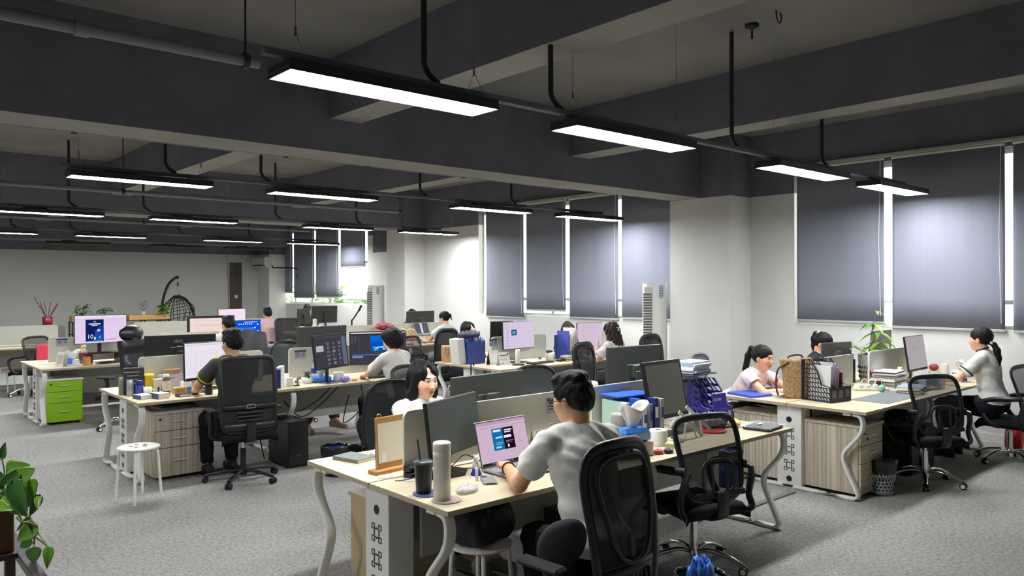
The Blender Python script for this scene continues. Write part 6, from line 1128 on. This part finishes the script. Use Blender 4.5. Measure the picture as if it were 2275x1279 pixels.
# ------------------------------------------------------------------ people: distance fields polygonised into one continuous surface
def _ev(p, x, y, z):
    k = p[0]
    if k == 'c':
        a, b, ra, rb = p[1]; ba = b-a; q = float(ba @ ba)+1e-9; px, py, pz = x-a[0], y-a[1], z-a[2]
        t = np.clip((px*ba[0]+py*ba[1]+pz*ba[2])/q, 0, 1); return np.sqrt((px-ba[0]*t)**2+(py-ba[1]*t)**2+(pz-ba[2]*t)**2)-(ra+(rb-ra)*t)
    if k == 'e':
        c, r, R = p[1]; px, py, pz = x-c[0], y-c[1], z-c[2]
        u, v, w_ = [px*R[0, i]+py*R[1, i]+pz*R[2, i] for i in range(3)]
        k0 = np.sqrt((u/r[0])**2+(v/r[1])**2+(w_/r[2])**2)+1e-6; k1 = np.sqrt((u/r[0]**2)**2+(v/r[1]**2)**2+(w_/r[2]**2)**2)+1e-6; return k0*(k0-1)/k1
    c, n = p[1]; return (x-c[0])*n[0]+(y-c[1])*n[1]+(z-c[2])*n[2]
def _bb(p):
    if p[0] == 'c': a, b, ra, rb = p[1]; m = max(ra, rb); return np.minimum(a, b)-m, np.maximum(a, b)+m
    c, r, R = p[1]; e = np.sqrt(((R*np.array(r))**2).sum(1)); return c-e, c+e
def field(prims, h, disp=None):
    B = [_bb(p) for p in prims if p[3] == 'u']; lo = np.min([b[0] for b in B], 0)-.03; hi = np.max([b[1] for b in B], 0)+.03
    n = np.ceil((hi-lo)/h).astype(int)+2; ax = [(lo[i]+h*np.arange(n[i])).astype(np.float32) for i in range(3)]; D = np.full(n, .15, np.float32)
    for p in prims:
        k = p[2]; s = [slice(0, n[i]) for i in range(3)]
        if p[0] != 'h':
            a, b = _bb(p); s = [slice(max(0, int((a[i]-.03-k-lo[i])/h)), max(0, min(n[i], int((b[i]+.03+k-lo[i])/h)+2))) for i in range(3)]
        if any(q.stop <= q.start for q in s): continue
        d = _ev(p, ax[0][s[0]][:, None, None], ax[1][s[1]][None, :, None], ax[2][s[2]][None, None, :]).astype(np.float32); A = D[s[0], s[1], s[2]]
        if p[3] == 'u': t = np.clip(.5+.5*(d-A)/k, 0, 1); D[s[0], s[1], s[2]] = d+(A-d)*t-k*t*(1-t)
        else: d = -d; t = np.clip(.5-.5*(d-A)/k, 0, 1); D[s[0], s[1], s[2]] = d+(A-d)*t+k*t*(1-t)
    if disp is not None: D += disp(ax[0][:, None, None], ax[1][None, :, None], ax[2][None, None, :]).astype(np.float32)
    D[0] = D[-1] = .1; D[:, 0] = D[:, -1] = .1; D[:, :, 0] = D[:, :, -1] = .1; return D, lo, h
def surf(D, lo, h):
    S = D < 0; n = D.shape; c = [S[i:n[0]-1+i, j:n[1]-1+j, k:n[2]-1+k] for i in (0, 1) for j in (0, 1) for k in (0, 1)]
    a = c[0].copy(); o = c[0].copy()
    for q in c[1:]: a &= q; o |= q
    I, J, K = np.nonzero(o & ~a); idx = np.full([v-1 for v in n], -1, np.int64); idx[I, J, K] = np.arange(len(I)); P = np.zeros((len(I), 3)); C = np.zeros(len(I))
    for ax in range(3):
        for u in (0, 1):
            for v in (0, 1):
                o0 = [0, 0, 0]; o0[(ax+1) % 3] = u; o0[(ax+2) % 3] = v; o1 = list(o0); o1[ax] = 1
                d0 = D[I+o0[0], J+o0[1], K+o0[2]]; d1 = D[I+o1[0], J+o1[1], K+o1[2]]; m = (d0 < 0) != (d1 < 0); t = np.where(m, d0/np.where(m, d0-d1, 1), 0)
                for b in range(3): P[:, b] += m*(o0[b]+(t if b == ax else 0))
                C += m
    P = (P/C[:, None]+np.stack([I, J, K], 1))*h+lo; F = []
    for ax in range(3):
        s0 = [slice(1, -1)]*3; s1 = [slice(1, -1)]*3; s0[ax] = slice(0, n[ax]-1); s1[ax] = slice(1, n[ax]); A, B = S[tuple(s0)], S[tuple(s1)]
        u, v = (ax+1) % 3, (ax+2) % 3
        for flip, M in ((False, A & ~B), (True, B & ~A)):
            g = list(np.nonzero(M)); q = [x+1 for x in g]; q[ax] = g[ax]; r = []
            for du, dv in ((-1, -1), (0, -1), (0, 0), (-1, 0)): w_ = list(q); w_[u] = q[u]+du; w_[v] = q[v]+dv; r.append(idx[w_[0], w_[1], w_[2]])
            F.append(np.stack(r[::-1] if flip else r, 1))
    return P, np.concatenate(F)
def skin_mesh(name, prims, h, m, parent=None, disp=None, head=None):
    P, F = surf(*field(prims, h, disp)); me = bpy.data.meshes.new(name); me.vertices.add(len(P)); me.vertices.foreach_set('co', P.ravel()); me.loops.add(len(F)*4); me.polygons.add(len(F))
    me.loops.foreach_set('vertex_index', F.ravel().astype(np.int32)); me.polygons.foreach_set('loop_start', np.arange(0, len(F)*4, 4, dtype=np.int32)); me.polygons.foreach_set('use_smooth', np.ones(len(F), bool)); me.update(calc_edges=True); me.validate()
    me.materials.append(m)
    if head is not None:
        at = me.attributes.new('face_space', 'FLOAT_VECTOR', 'POINT'); c, R = head; at.data.foreach_set('vector', ((P-c) @ R).astype(np.float32).ravel())
    o = bpy.data.objects.new(name, me); COL.objects.link(o)
    if parent is not None: o.parent = parent
    return o
def skin_material(name, rgb):
    """skin with brows, eyes and lips placed in the head's own space"""
    if name in _M: return _M[name]
    m = bpy.data.materials.new(name); m.use_nodes = True; nt = m.node_tree; b = nt.nodes['Principled BSDF']; L = nt.links.new; N = nt.nodes.new
    at = N('ShaderNodeAttribute'); at.attribute_name = 'face_space'; sp = N('ShaderNodeSeparateXYZ'); L(at.outputs['Vector'], sp.inputs[0]); ab = N('ShaderNodeMath'); ab.operation = 'ABSOLUTE'; L(sp.outputs[0], ab.inputs[0])
    fr = N('ShaderNodeMath'); fr.operation = 'GREATER_THAN'; fr.inputs[1].default_value = .045; L(sp.outputs[1], fr.inputs[0])
    cur = None; col = lin(rgb); base = N('ShaderNodeRGB'); base.outputs[0].default_value = (*col, 1); cur = base.outputs[0]
    def blob(xs, cx, cz, rx, rz, c, soft, tilt=0):
        nonlocal cur
        def mth(op, a, bb): q = N('ShaderNodeMath'); q.operation = op; (L(a, q.inputs[0]) if not isinstance(a, float) else None); (L(bb, q.inputs[1]) if not isinstance(bb, (int, float)) else setattr(q.inputs[1], 'default_value', bb)); return q.outputs[0]
        dx = mth('SUBTRACT', xs, cx); dz = mth('SUBTRACT', sp.outputs[2], cz)
        if tilt: dz = mth('SUBTRACT', dz, mth('MULTIPLY', dx, tilt))
        d = mth('ADD', mth('POWER', mth('MULTIPLY', dx, 1/rx), 2), mth('POWER', mth('MULTIPLY', dz, 1/rz), 2))
        r = N('ShaderNodeMapRange'); r.inputs[1].default_value = 1-soft; r.inputs[2].default_value = 1+soft; r.inputs[3].default_value = 1; r.inputs[4].default_value = 0; L(d, r.inputs[0])
        f = mth('MULTIPLY', r.outputs[0], fr.outputs[0]); mx = N('ShaderNodeMix'); mx.data_type = 'RGBA'; L(f, mx.inputs['Factor']); L(cur, mx.inputs['A']); mx.inputs['B'].default_value = (*lin(c), 1); cur = mx.outputs['Result']
    X = ab.outputs[0]
    blob(X, .036, -.02, .026, .026, tuple(min(255, int(v*k)) for v, k in zip(rgb, (1.0, .90, .88))), .9); blob(X, .033, .030, .021, .0042, (52, 38, 32), .5, .05); blob(X, .031, .0045, .0165, .0068, (44, 32, 28), .25, .06); blob(X, .031, .003, .0145, .0050, (226, 216, 208), .2, .06); blob(X, .030, .0035, .0055, .0058, (30, 20, 18), .2)
    blob(X, 0.0, -.0605, .021, .0055, (176, 96, 88), .5); blob(X, 0.0, -.069, .019, .0062, (188, 108, 98), .5); blob(X, 0.0, -.0648, .022, .0012, (110, 56, 52), .6); blob(X, .009, -.037, .0045, .0022, (140, 88, 70), .6)
    L(cur, b.inputs['Base Color']); b.inputs['Roughness'].default_value = .48; b.inputs['Specular IOR Level'].default_value = .35; b.inputs['Subsurface Weight'].default_value = .08; b.inputs['Subsurface Radius'].default_value = (.01, .004, .002); _M[name] = m; return m
V3 = lambda *a: np.array(a, float)
def rmat(ax, a):
    c, s = math.cos(a), math.sin(a); return {'x': np.array([[1, 0, 0], [0, c, -s], [0, s, c]]), 'y': np.array([[c, 0, s], [0, 1, 0], [-s, 0, c]]), 'z': np.array([[c, -s, 0], [s, c, 0], [0, 0, 1]])}[ax]
def cone(a, b, ra, rb, k=.02, op='u'): return ('c', (np.array(a, float), np.array(b, float), ra, rb), k, op)
def elli(c, r, R=None, k=.02, op='u'): return ('e', (np.array(c, float), r, np.eye(3) if R is None else R), k, op)
def half(c, n, k=.004): n = np.array(n, float); return ('h', (np.array(c, float), -n/np.linalg.norm(n)), k, 's')     # removes the side n points to
def hairm(name, rgb):
    m = mat(name, rgb, .5, spec=.25, noise=(60, .35, 3), bump=(70, .5), stretch=(3, 3, .5)); return m
HB = hairm('black_hair', (15, 14, 15)); HBR = hairm('dark_brown_hair', (50, 38, 34))
def hand(W, fwd, side, h, curl=.35, r=.0085):
    """palm and five fingers from wrist W along fwd; side = +1 right hand, palm down"""
    f = fwd/np.linalg.norm(fwd); up = V3(0, 0, 1); up = up-f*(up @ f); up /= np.linalg.norm(up); s = np.cross(f, up); out = []   # s points to the figure's right
    R = np.stack([s, f, up], 1); out.append(elli(W+f*.045, (.039, .054, .0165), R, .012)); r = max(r, h*.95)
    for i, (o, ln) in enumerate(((-.029, .066), (-.010, .078), (.010, .074), (.028, .058))):
        o = -o*side*-1 if side < 0 else o*1; o = (-1 if side > 0 else 1)*(.0 - abs(0)) + (o if side > 0 else o)
        p = W+f*.088+s*o*(1 if side > 0 else -1)*-1*-1; c1 = .25+curl*.4+.05*i; q = p+(f*math.cos(c1)-up*math.sin(c1))*ln*.52+s*o*.12; c2 = c1+curl; e = q+(f*math.cos(c2)-up*math.sin(c2))*ln*.48
        out += [cone(W+f*.05+s*o*.8, p, r*1.1, r*1.05, .008), cone(p, q, r*1.05, r, .004), cone(q, e, r, r*.85, .004)]
    t0 = W+f*.022-s*side*.026; t1 = t0+f*.030-s*side*.026-up*.010; t2 = t1+f*.030-s*side*.006-up*.008; out += [cone(t0, t1, r*1.35, r*1.2, .01), cone(t1, t2, r*1.15, r*.95, .005)]; return out
def limb(S, W, l1, l2, pole):
    d = W-S; L = np.linalg.norm(d); mx = l1+l2-.004
    if L > mx: l1 *= L/mx*1.002; l2 *= L/mx*1.002
    d /= np.linalg.norm(d); a = (l1*l1-l2*l2+L*L)/(2*L); hh = math.sqrt(max(0, l1*l1-a*a)); p = pole-d*(pole @ d); return S+d*a+p/np.linalg.norm(p)*hh
def person(label, head, rz, lean=.15, sex='f', hair='short', tee=(224, 224, 220), trousers=(26, 26, 30), skin=(222, 172, 142), hands=None, yaw=0, pitch=.15, h=.011, hm=None, shoes=(40, 40, 42), collar=None, cuff=None, glasses=False, sleeve=.62, legs=None, roll_=0, hipz=.57, nkl=.128, elbow=None, extra=()):
    fm = sex == 'f'; wd = .90 if fm else 1.0; Hw = V3(*head); F = V3(-math.sin(rz), math.cos(rz), 0)
    tz = (Hw[2]-nkl-hipz); Ln = max(.36, tz/math.cos(lean)); off = Ln*math.sin(lean)+.035; hip = Hw-F*off; RZ = rmat('z', rz)
    loc = lambda p: RZ.T @ (V3(*p)-V3(hip[0], hip[1], 0))
    P = V3(0, 0, hipz); t = V3(0, math.sin(lean), math.cos(lean)); N = P+t*Ln; N[2] = Hw[2]-nkl; Hc = V3(0, off, Hw[2]); Rt = rmat('x', -lean); Rh = rmat('z', yaw) @ rmat('x', -pitch) @ rmat('y', roll_)
    hp = lambda *a: Hc+Rh @ V3(*a); HE = lambda c, r, k=.012, op='u', R=None: elli(hp(*c), r, Rh if R is None else Rh @ R, k, op); HC = lambda a, b, ra, rb, k=.01, op='u': cone(hp(*a), hp(*b), ra, rb, k, op)
    body = [elli(P+V3(0, -.01, .02), (.165*(1.02 if fm else 1), .12, .11), Rt, .04), elli(P+t*Ln*.36, (.132*wd, .092, .17), Rt, .05), elli(P+t*Ln*.70, (.163*wd, .104, .185), Rt, .05)]
    sh = {}; el = {}; wr = {}; skinp = []; hnd = []
    hands = hands or {}
    for s in (-1, 1):
        S = N-t*.060+V3(s*.170*wd, 0, 0); sh[s] = S; body.append(cone(N-t*.030+V3(s*.040, -.005, 0), S, .054*wd, .047*wd, .03))
        W = loc(hands[s]) if s in hands else V3(s*.16, .40, .80); fw_ = (W-V3(s*.26*0+W[0]*.35+s*.17, 0, W[2]))
        W = W.copy(); pole = V3(s*1.0, -.25, -.75)
        E = limb(S, W, .285*wd+.01, .25*wd+.01, pole) if elbow is None or s not in elbow else loc(elbow[s]); el[s] = E; wr[s] = W; fd = W-E; fd[2] *= .35; fd /= np.linalg.norm(fd)
        skinp += [cone(S, E, .047*wd, .040*wd, .02), cone(E, E+(W-E)*.35, .041*wd, .039*wd, .015), cone(E+(W-E)*.35, W, .039*wd, .027*wd, .015)]; hnd += hand(W, fd, s, h)
    lg = legs or {}; knee = {}; ank = {}; toe = {}
    for s in (-1, 1):
        Hp = P+V3(s*.088, .02, -.015); K, A, Tt = lg.get(s, ((s*.115, .44, .53), (s*.12, .40, .10), (s*.14, .55, .03))); K, A, Tt = V3(*K), V3(*A), V3(*Tt); knee[s], ank[s], toe[s] = K, A, Tt
        body += [cone(Hp, K, .088*(1 if fm else .98), .058, .03), cone(K, K+(A-K)*.4, .056, .053, .02), cone(K+(A-K)*.4, A, .053, .036, .02), cone(A, A+(Tt-A)*.9+V3(0, 0, .005), .036, .028, .02)]
    nk = [cone(N-t*.03, hp(0, -.022, -.075), .056 if not fm else .048, .052 if not fm else .046, .025)]
    hd = [HE((0, -.012, .030), (.0755, .093, .089)), HE((0, .028, -.028), (.062 if not fm else .060, .064, .082), .03), HE((0, .050, -.083), (.030 if not fm else .025, .032, .026), .03)]
    for s in (-1, 1): hd += [HE((s*.034, .050, -.024), (.030, .034, .028), .03), HE((s*.079, -.006, -.008), (.008, .017, .029), .006, R=rmat('z', s*-.35)), HE((s*.031, .099, .004), (.020, .013, .010), .010, 's'), HE((s*.031, .073, .003), (.0145, .0145, .011), .004), HE((s*.0115, .092, -.036), (.009, .010, .007), .006)]
    hd += [HE((0, .076, .027), (.046, .014, .010), .02), HC((0, .084, .006), (0, .104, -.030), .007, .0115, .012), HE((0, .0885, -.0615), (.021, .009, .005), .006), HE((0, .0865, -.069), (.018, .009, .006), .006), HE((0, .084, -.0648), (.03, .016, .0012), .003, 's')]
    r = skin_mesh('person', body+skinp+nk+hd+hnd, h, skin_material('skin_%d' % skin[0], skin), None, None, (Hc, Rh)); r.location = (hip[0], hip[1], 0); r.rotation_euler = (0, 0, rz); tag(r, label, 'person')
    # clothes
    g = .013+h*.35; sd = sum(map(ord, label)) % 7
    cl = [elli(P+V3(0, -.012, .045), (.168+g, .118+g, .12), Rt, .04), elli(P+t*Ln*.36, (.138*wd+g+.006, .098+g, .18), Rt, .05), elli(P+t*Ln*.70, (.165*wd+g, .106+g, .185), Rt, .05)]
    for s in (-1, 1):
        S, E, W = sh[s], el[s], wr[s]; cl.append(cone(N-t*.030+V3(s*.042, -.005, 0), S, .050*wd+g, .044*wd+g, .03)); C = S+(E-S)*sleeve; u = (E-S)/np.linalg.norm(E-S); cl.append(cone(S, C, .047*wd+g, .047*wd+g+.012, .02))
    for s in (-1, 1): S, E = sh[s], el[s]; u = (E-S)/np.linalg.norm(E-S); C = S+(E-S)*sleeve; cl.append(cone(C+u*.088, E+u*.3, .088, .088, .004, 's'))
    cl += [half(P+V3(0, 0, -.045), (0, .15, -1)), elli(N+t*.02+V3(0, .012, .03), (.064, .060, .052), Rt, .006, 's')]
    wav = lambda x, y, z: .0042*np.sin(34*z+26*x+12*y+2*np.sin(9*x+11*z))*np.sin(17*x-19*z+sd+8*y)+.0026*np.sin(62*x+35*z+40*y+3*np.sin(14*z+sd))
    skin_mesh('tee_shirt', cl, h, mat('cloth_%d_%d_%d' % tee, tee, .85, spec=.15, bump=(20, .55)), r, wav)
    if collar or cuff:
        if collar: MB().tube([tuple(N+t*.012+V3(.056*math.cos(2*PI*k/20), .055*math.sin(2*PI*k/20)+.012, .018-.024*math.sin(2*PI*k/20))) for k in range(20)], .007, 6, True, mat('trim_%d' % collar[0], collar, .8)).build('collar', None, r)
        if cuff:
            for s in (-1, 1):
                S, E = sh[s], el[s]; u = (E-S)/np.linalg.norm(E-S); C = S+(E-S)*sleeve; o = np.cross(u, V3(0, 0, 1)); o /= np.linalg.norm(o); q = np.cross(u, o); R_ = .047*wd+g+.013; MB().tube([tuple(C-u*.006+o*R_*math.cos(2*PI*k/20)+q*R_*math.sin(2*PI*k/20)) for k in range(20)], .008, 6, True, mat('trim_%d' % cuff[0], cuff, .8)).build('sleeve_trim', None, r)
    tr = [elli(P+V3(0, -.012, .005), (.168+g*.6, .122+g*.6, .10), Rt, .04)]
    for s in (-1, 1): Hp = P+V3(s*.088, .02, -.015); K, A = knee[s], ank[s]; tr += [cone(Hp, K, .090+g, .062+g, .03), cone(K, A+(K-A)*.12, .062+g, .047+g, .02)]
    tr.append(half(P+V3(0, 0, .085), (0, 0, 1))); skin_mesh('trousers', tr, max(h, .009), mat('cloth_%d_%d_%d' % trousers, trousers, .85, spec=.15), r, wav)
    for s in (-1, 1):
        A, Tt = ank[s], toe[s]; d = Tt-A; d[2] = 0; d /= np.linalg.norm(d)
        base = A[2]-.10 if A[2] > .13 else 0
        skin_mesh('shoe', [cone(A+V3(0, 0, -.045)-d*.035, Tt+d*.05+V3(0, 0, .004), .043, .036, .02), cone(A+V3(0, 0, -.03), A+V3(0, 0, .0), .044, .040, .03), cone(A+V3(0, 0, -.088)-d*.05, Tt+d*.06+V3(0, 0, -.022), .030, .030, .01), half((0, 0, base+.002), (0, 0, -1))], max(h, .008), mat('shoe_%d' % shoes[0], shoes, .7), r)
    # hair
    hm = hm or HB; H = [HE((0, -.016, .036), (.0865, .106, .0965))]; amp = .0022
    face = HE((0, .128, -.055), (.074, .086, .118), .012, 's')
    if hair == 'short': H += [HE((0, .035, .108), (.062, .055, .034), .03), HE((0, -.03, .112), (.066, .075, .032), .03), HE((0, -.055, .0), (.072, .062, .075), .02), face, half(hp(0, .0, -.022), Rh @ V3(0, .50, -.86), .012), HE((.086, .004, -.018), (.03, .022, .034), .006, 's'), HE((-.086, .004, -.018), (.03, .022, .034), .006, 's')]; amp = .0026
    elif hair == 'bob': H += [HE((0, -.030, .0), (.094, .106, .118), .03), HE((0, .05, .075), (.066, .05, .045), .03), HE((0, .140, -.07), (.062, .086, .115), .012, 's'), half(hp(0, -.03, -.115), Rh @ V3(0, .25, -1), .006), HE((-.10, .03, -.03), (.03, .024, .035), .006, 's')]; amp = .004
    elif hair in ('long', 'curly'):
        c = hair == 'curly'; H += [HE((0, .01, .06), (.072, .075, .060), .03)]
        H += [HE((0, -.075, -.12), (.098, .050, .25), .04)]+[HC((s*.070, .018, .05), (s*.083, -.010, -.09), .026, .030, .03) for s in (-1, 1)]+[HC((s*.083, -.012, -.09), (s*.086, -.030, -.33), .031, .024, .03) for s in (-1, 1)]+[HE((0, .140, -.026), (.066, .094, .118), .010, 's'), HE((.012, .085, .085), (.012, .04, .03), .02, 's'), HE((0, .05, -.15), (.05, .05, .05), .01, 's')]; amp = .004 if not c else .011
    else:
        H += [face, half(hp(0, .02, -.02), Rh @ V3(0, .62, -.78), .008), HE((.086, .006, -.018), (.03, .024, .034), .006, 's'), HE((-.086, .006, -.018), (.03, .024, .034), .006, 's')]
        z0 = {'high': .075, 'highlong': .07, 'low': -.035, 'bun': .03}[hair]
        if hair == 'bun': H += [HE((0, -.120, .035), (.034, .036, .040), .012), HC((0, -.13, .02), (.01, -.15, -.05), .018, .008)]
        else:
            ch = [(0, -.090, z0), (0, -.128, z0+.004), (0, -.150, z0-.05), (0, -.150, z0-.14), (0, -.140, z0-.25)] if hair == 'high' else [(0, -.090, z0), (0, -.132, z0+.01), (0, -.165, z0-.06), (0, -.200, z0-.20), (0, -.215, z0-.40)] if hair == 'highlong' else [(0, -.088, z0), (0, -.125, z0-.015), (0, -.150, z0-.07), (0, -.165, z0-.15), (0, -.175, z0-.22)]
            rr = (.018, .026, .031, .028, .010); tp = hp(*ch[0]); Ry = rmat('z', yaw); pt = [tp+Ry @ (V3(*c)-V3(*ch[0])) for c in ch]; H += [cone(a, b, ra, rb, .015) for a, b, ra, rb in zip(pt, pt[1:], rr, rr[1:])]
    K = [(70, 0, 8), (52, 30, 6)]
    def dsp(x, y, z):
        u = (x-Hc[0])*Rh[0, 0]+(y-Hc[1])*Rh[1, 0]+(z-Hc[2])*Rh[2, 0]; v = (x-Hc[0])*Rh[0, 1]+(y-Hc[1])*Rh[1, 1]+(z-Hc[2])*Rh[2, 1]; w_ = z-Hc[2]
        f = 60 if hair == 'curly' else (9 if hair != 'short' else 90); return amp*(.45*np.sin(150*u+45*v+f*w_+2*np.sin(40*v))+.4*np.sin(105*v-80*u+f*1.3*w_+1)+.35*np.sin(310*u+190*v+f*w_+2*np.sin(60*u)))
    o = skin_mesh('hair', H, max(.005, h*.75), hm, r, dsp)
    if hair in ('high', 'low', 'highlong'): z0 = {'high': .08, 'highlong': .075, 'low': -.038}[hair]; q = hp(0, -.105, z0); MB().tube([tuple(q+Rh @ V3(.021*math.cos(2*PI*k/14), 0, .021*math.sin(2*PI*k/14))) for k in range(14)], .009, 6, True, WMET if 'tie' in extra else BLACKP).build('hair_tie', None, r)
    if 'pearl' in extra: q = hp(.035 if 0 else -.03, -.112, -.03); MB().ell(tuple(q), (.016, .016, .016), 12, 8, WMET).build('hair_pearl', None, r)
    if 'clip' in extra: MB().at(Matrix.Translation(Vector(hp(.0, -.125, .02))) @ Matrix([list(x) for x in Rh]).to_4x4()).box((0, 0, 0), (.07, .018, .018), .006, CREAM, R=rot(0, .8)).box((0, -.004, 0), (.018, .018, .07), .006, CREAM, R=rot(0, .6)).build('hair_clip', None, r)
    if glasses:
        G_ = MB().at(Matrix.Translation(Vector(Hc)) @ Matrix([list(x) for x in Rh]).to_4x4())
        for s in (-1, 1): G_.tube([(s*.033+.023*math.cos(2*PI*k/18), .100-.004*abs(math.cos(2*PI*k/18)), .002+.019*math.sin(2*PI*k/18)) for k in range(18)], .0022, 5, True, BLACKP).tube([(s*.056, .096, .006), (s*.078, .05, .008), (s*.088, .0, .010), (s*.086, -.02, -.006)], .0024, 5, m=BLACKP)
        G_.tube([(-.010, .101, .004), (0, .104, .007), (.010, .101, .004)], .0018, 5, m=BLACKP); G_.build('glasses', None, r)
    return r, dict(el=el, wr=wr, N=N, Hc=Hc)
WT = (226, 226, 221)
r, q = person('man with black-rimmed glasses in a white tee typing on the front desk laptop', (2.735, 2.66, 1.222), -.28, .36, 'm', 'short', (222, 221, 215), (18, 18, 20), (216, 168, 132), {-1: (2.665, 3.07, .828), 1: (3.08, 3.02, .80)}, yaw=.52, pitch=.20, h=.005, glasses=True, elbow={-1: (2.55, 2.85, .800), 1: (3.09, 2.74, .86)}, sleeve=.55, hipz=.54, legs={-1: ((-.10, .44, .50), (-.12, .36, .10), (-.14, .51, .03)), 1: ((.16, .44, .50), (.16, .40, .10), (.18, .55, .03))})
W, E = q['wr'][-1], q['el'][-1]; u = (E-W)/np.linalg.norm(E-W); C = W+u*.02; o = np.cross(u, V3(0, 0, 1)); o /= np.linalg.norm(o); p = np.cross(u, o)
MB().sweep([tuple(C+o*.0285*math.cos(2*PI*k/20)+p*.0285*math.sin(2*PI*k/20)) for k in range(20)], [(-.009, -.0015), (.009, -.0015), (.009, .0015), (-.009, .0015)], True, mat('strap_brown', (70, 50, 48), .5), up=tuple(u), sm=False).build('wrist_band', None, r)
person('woman with long straight black hair in a white tee at the front desk', (2.95, 4.25, 1.158), PI+.04, .22, 'f', 'long', WT, (30, 30, 34), (238, 192, 166), {-1: (3.10, 3.86, .80), 1: (2.82, 3.88, .80)}, yaw=-.02, pitch=.08, h=.0052, shoes=(150, 146, 132), legs={-1: ((-.115, .44, .50), (-.10, .66, .13), (-.12, .80, .06)), 1: ((.115, .44, .50), (.02, .56, .12), (.0, .70, .05))})
person('woman in a pale pink top with a high ponytail leaning over the right desk', (6.80, 4.02, 1.075), PI, .66, 'f', 'highlong', (226, 204, 204), (22, 22, 26), (224, 174, 138), {-1: (6.98, 3.70, .80), 1: (6.72, 3.68, .80)}, pitch=.10, h=.0065, sleeve=.35)
person('woman with a high ponytail bent behind the round-emblem monitor', (8.30, 4.16, 1.13), PI+.1, .42, 'f', 'high', (50, 52, 58), (24, 24, 28), (224, 170, 136), pitch=.50, h=.009, extra=('tie',))
person('woman with a low ponytail in a white tee with black trim at the right edge', (8.80, 2.74, 1.225), .0, .16, 'f', 'low', WT, (26, 22, 32), (226, 174, 142), {-1: (8.66, 3.06, .80), 1: (8.95, 3.08, .80)}, pitch=.02, h=.0065, collar=(34, 34, 36), cuff=(34, 34, 36), extra=('pearl',), sleeve=.66)
person('man in a dark grey tee with yellow sleeve trim in the second row', (2.775, 7.12, 1.26), .02, .10, 'm', 'short', (78, 74, 72), (34, 32, 36), (216, 164, 132), {-1: (2.58, 7.52, .80), 1: (2.95, 7.54, .80)}, yaw=.25, pitch=.12, h=.007, cuff=(214, 206, 60))
person('person with shaggy black hair in a loose white tee, second row', (4.47, 7.04, 1.215), .22, .22, 'f', 'bob', (228, 225, 214), (20, 20, 22), (232, 186, 154), {-1: (4.42, 7.50, .80), 1: (4.78, 7.46, .80)}, yaw=.25, pitch=.34, h=.0068, sleeve=.85)
person('person hidden behind the second row monitors showing bare-ankled grey sneakers', (4.62, 8.98, 1.13), PI, .30, 'f', 'bob', (84, 76, 74), (92, 66, 60), (226, 176, 146), {-1: (4.7, 8.6, .80), 1: (4.20, 8.55, .80)}, h=.0095, shoes=(160, 154, 142), legs={-1: ((-.02, .42, .50), (.02, .60, .16), (-.02, .73, .08)), 1: ((.22, .40, .52), (.28, .38, .10), (.30, .52, .03))})
person('man with cropped hair in a white tee before the beige monitor, third row', (4.24, 11.02, 1.24), 0, .12, 'm', 'short', WT, (40, 40, 46), (216, 166, 134), h=.012, yaw=.2)
person('man in a pink shirt seen from behind at the far desk', (6.68, 15.25, 1.235), 0, .16, 'm', 'short', (218, 184, 186), (40, 42, 50), (214, 164, 132), h=.013)
person('dark-haired person behind the white-lit far monitor beside the dark door', (6.93, 17.45, 1.165), PI, .2, 'f', 'bob', (70, 70, 74), (40, 40, 44), (222, 176, 146), h=.014, pitch=.4)
person('person whose black hair shows above the pair of far dark monitors', (8.73, 17.6, 1.215), PI, .2, 'm', 'short', (90, 92, 96), (40, 40, 44), h=.014, pitch=.45)
person('person whose black hair shows above the labelled monitor back, third row', (8.90, 13.22, 1.185), PI, .25, 'f', 'long', (60, 60, 66), (40, 40, 44), (226, 180, 150), h=.013, pitch=.3)
person('woman in a white tee with a black tied-up bun, third row by the column', (8.13, 11.08, 1.22), .2, .2, 'f', 'bun', WT, (110, 112, 118), (228, 182, 152), {-1: (8.05, 11.5, .80), 1: (8.32, 11.55, .80)}, h=.0115, yaw=.2)
person('woman with glasses peeking over the stuffed blue file holder', (6.99, 8.92, 1.135), PI+.1, .3, 'f', 'long', (90, 92, 100), (40, 40, 44), (232, 184, 156), h=.0085, pitch=.05, yaw=.1, glasses=True)
person('brown-haired person almost hidden behind the pinkish text monitor', (9.06, 8.90, 1.06), PI-.1, .3, 'f', 'long', (120, 110, 104), (40, 40, 44), h=.012, pitch=.35, hm=HBR)
person('woman with curly brown hair and a cream hair clip by the middle window', (8.03, 7.06, 1.15), .12, .25, 'f', 'curly', (206, 204, 196), (60, 60, 64), (230, 184, 156), h=.009, pitch=.25, hm=HBR, extra=('clip',))
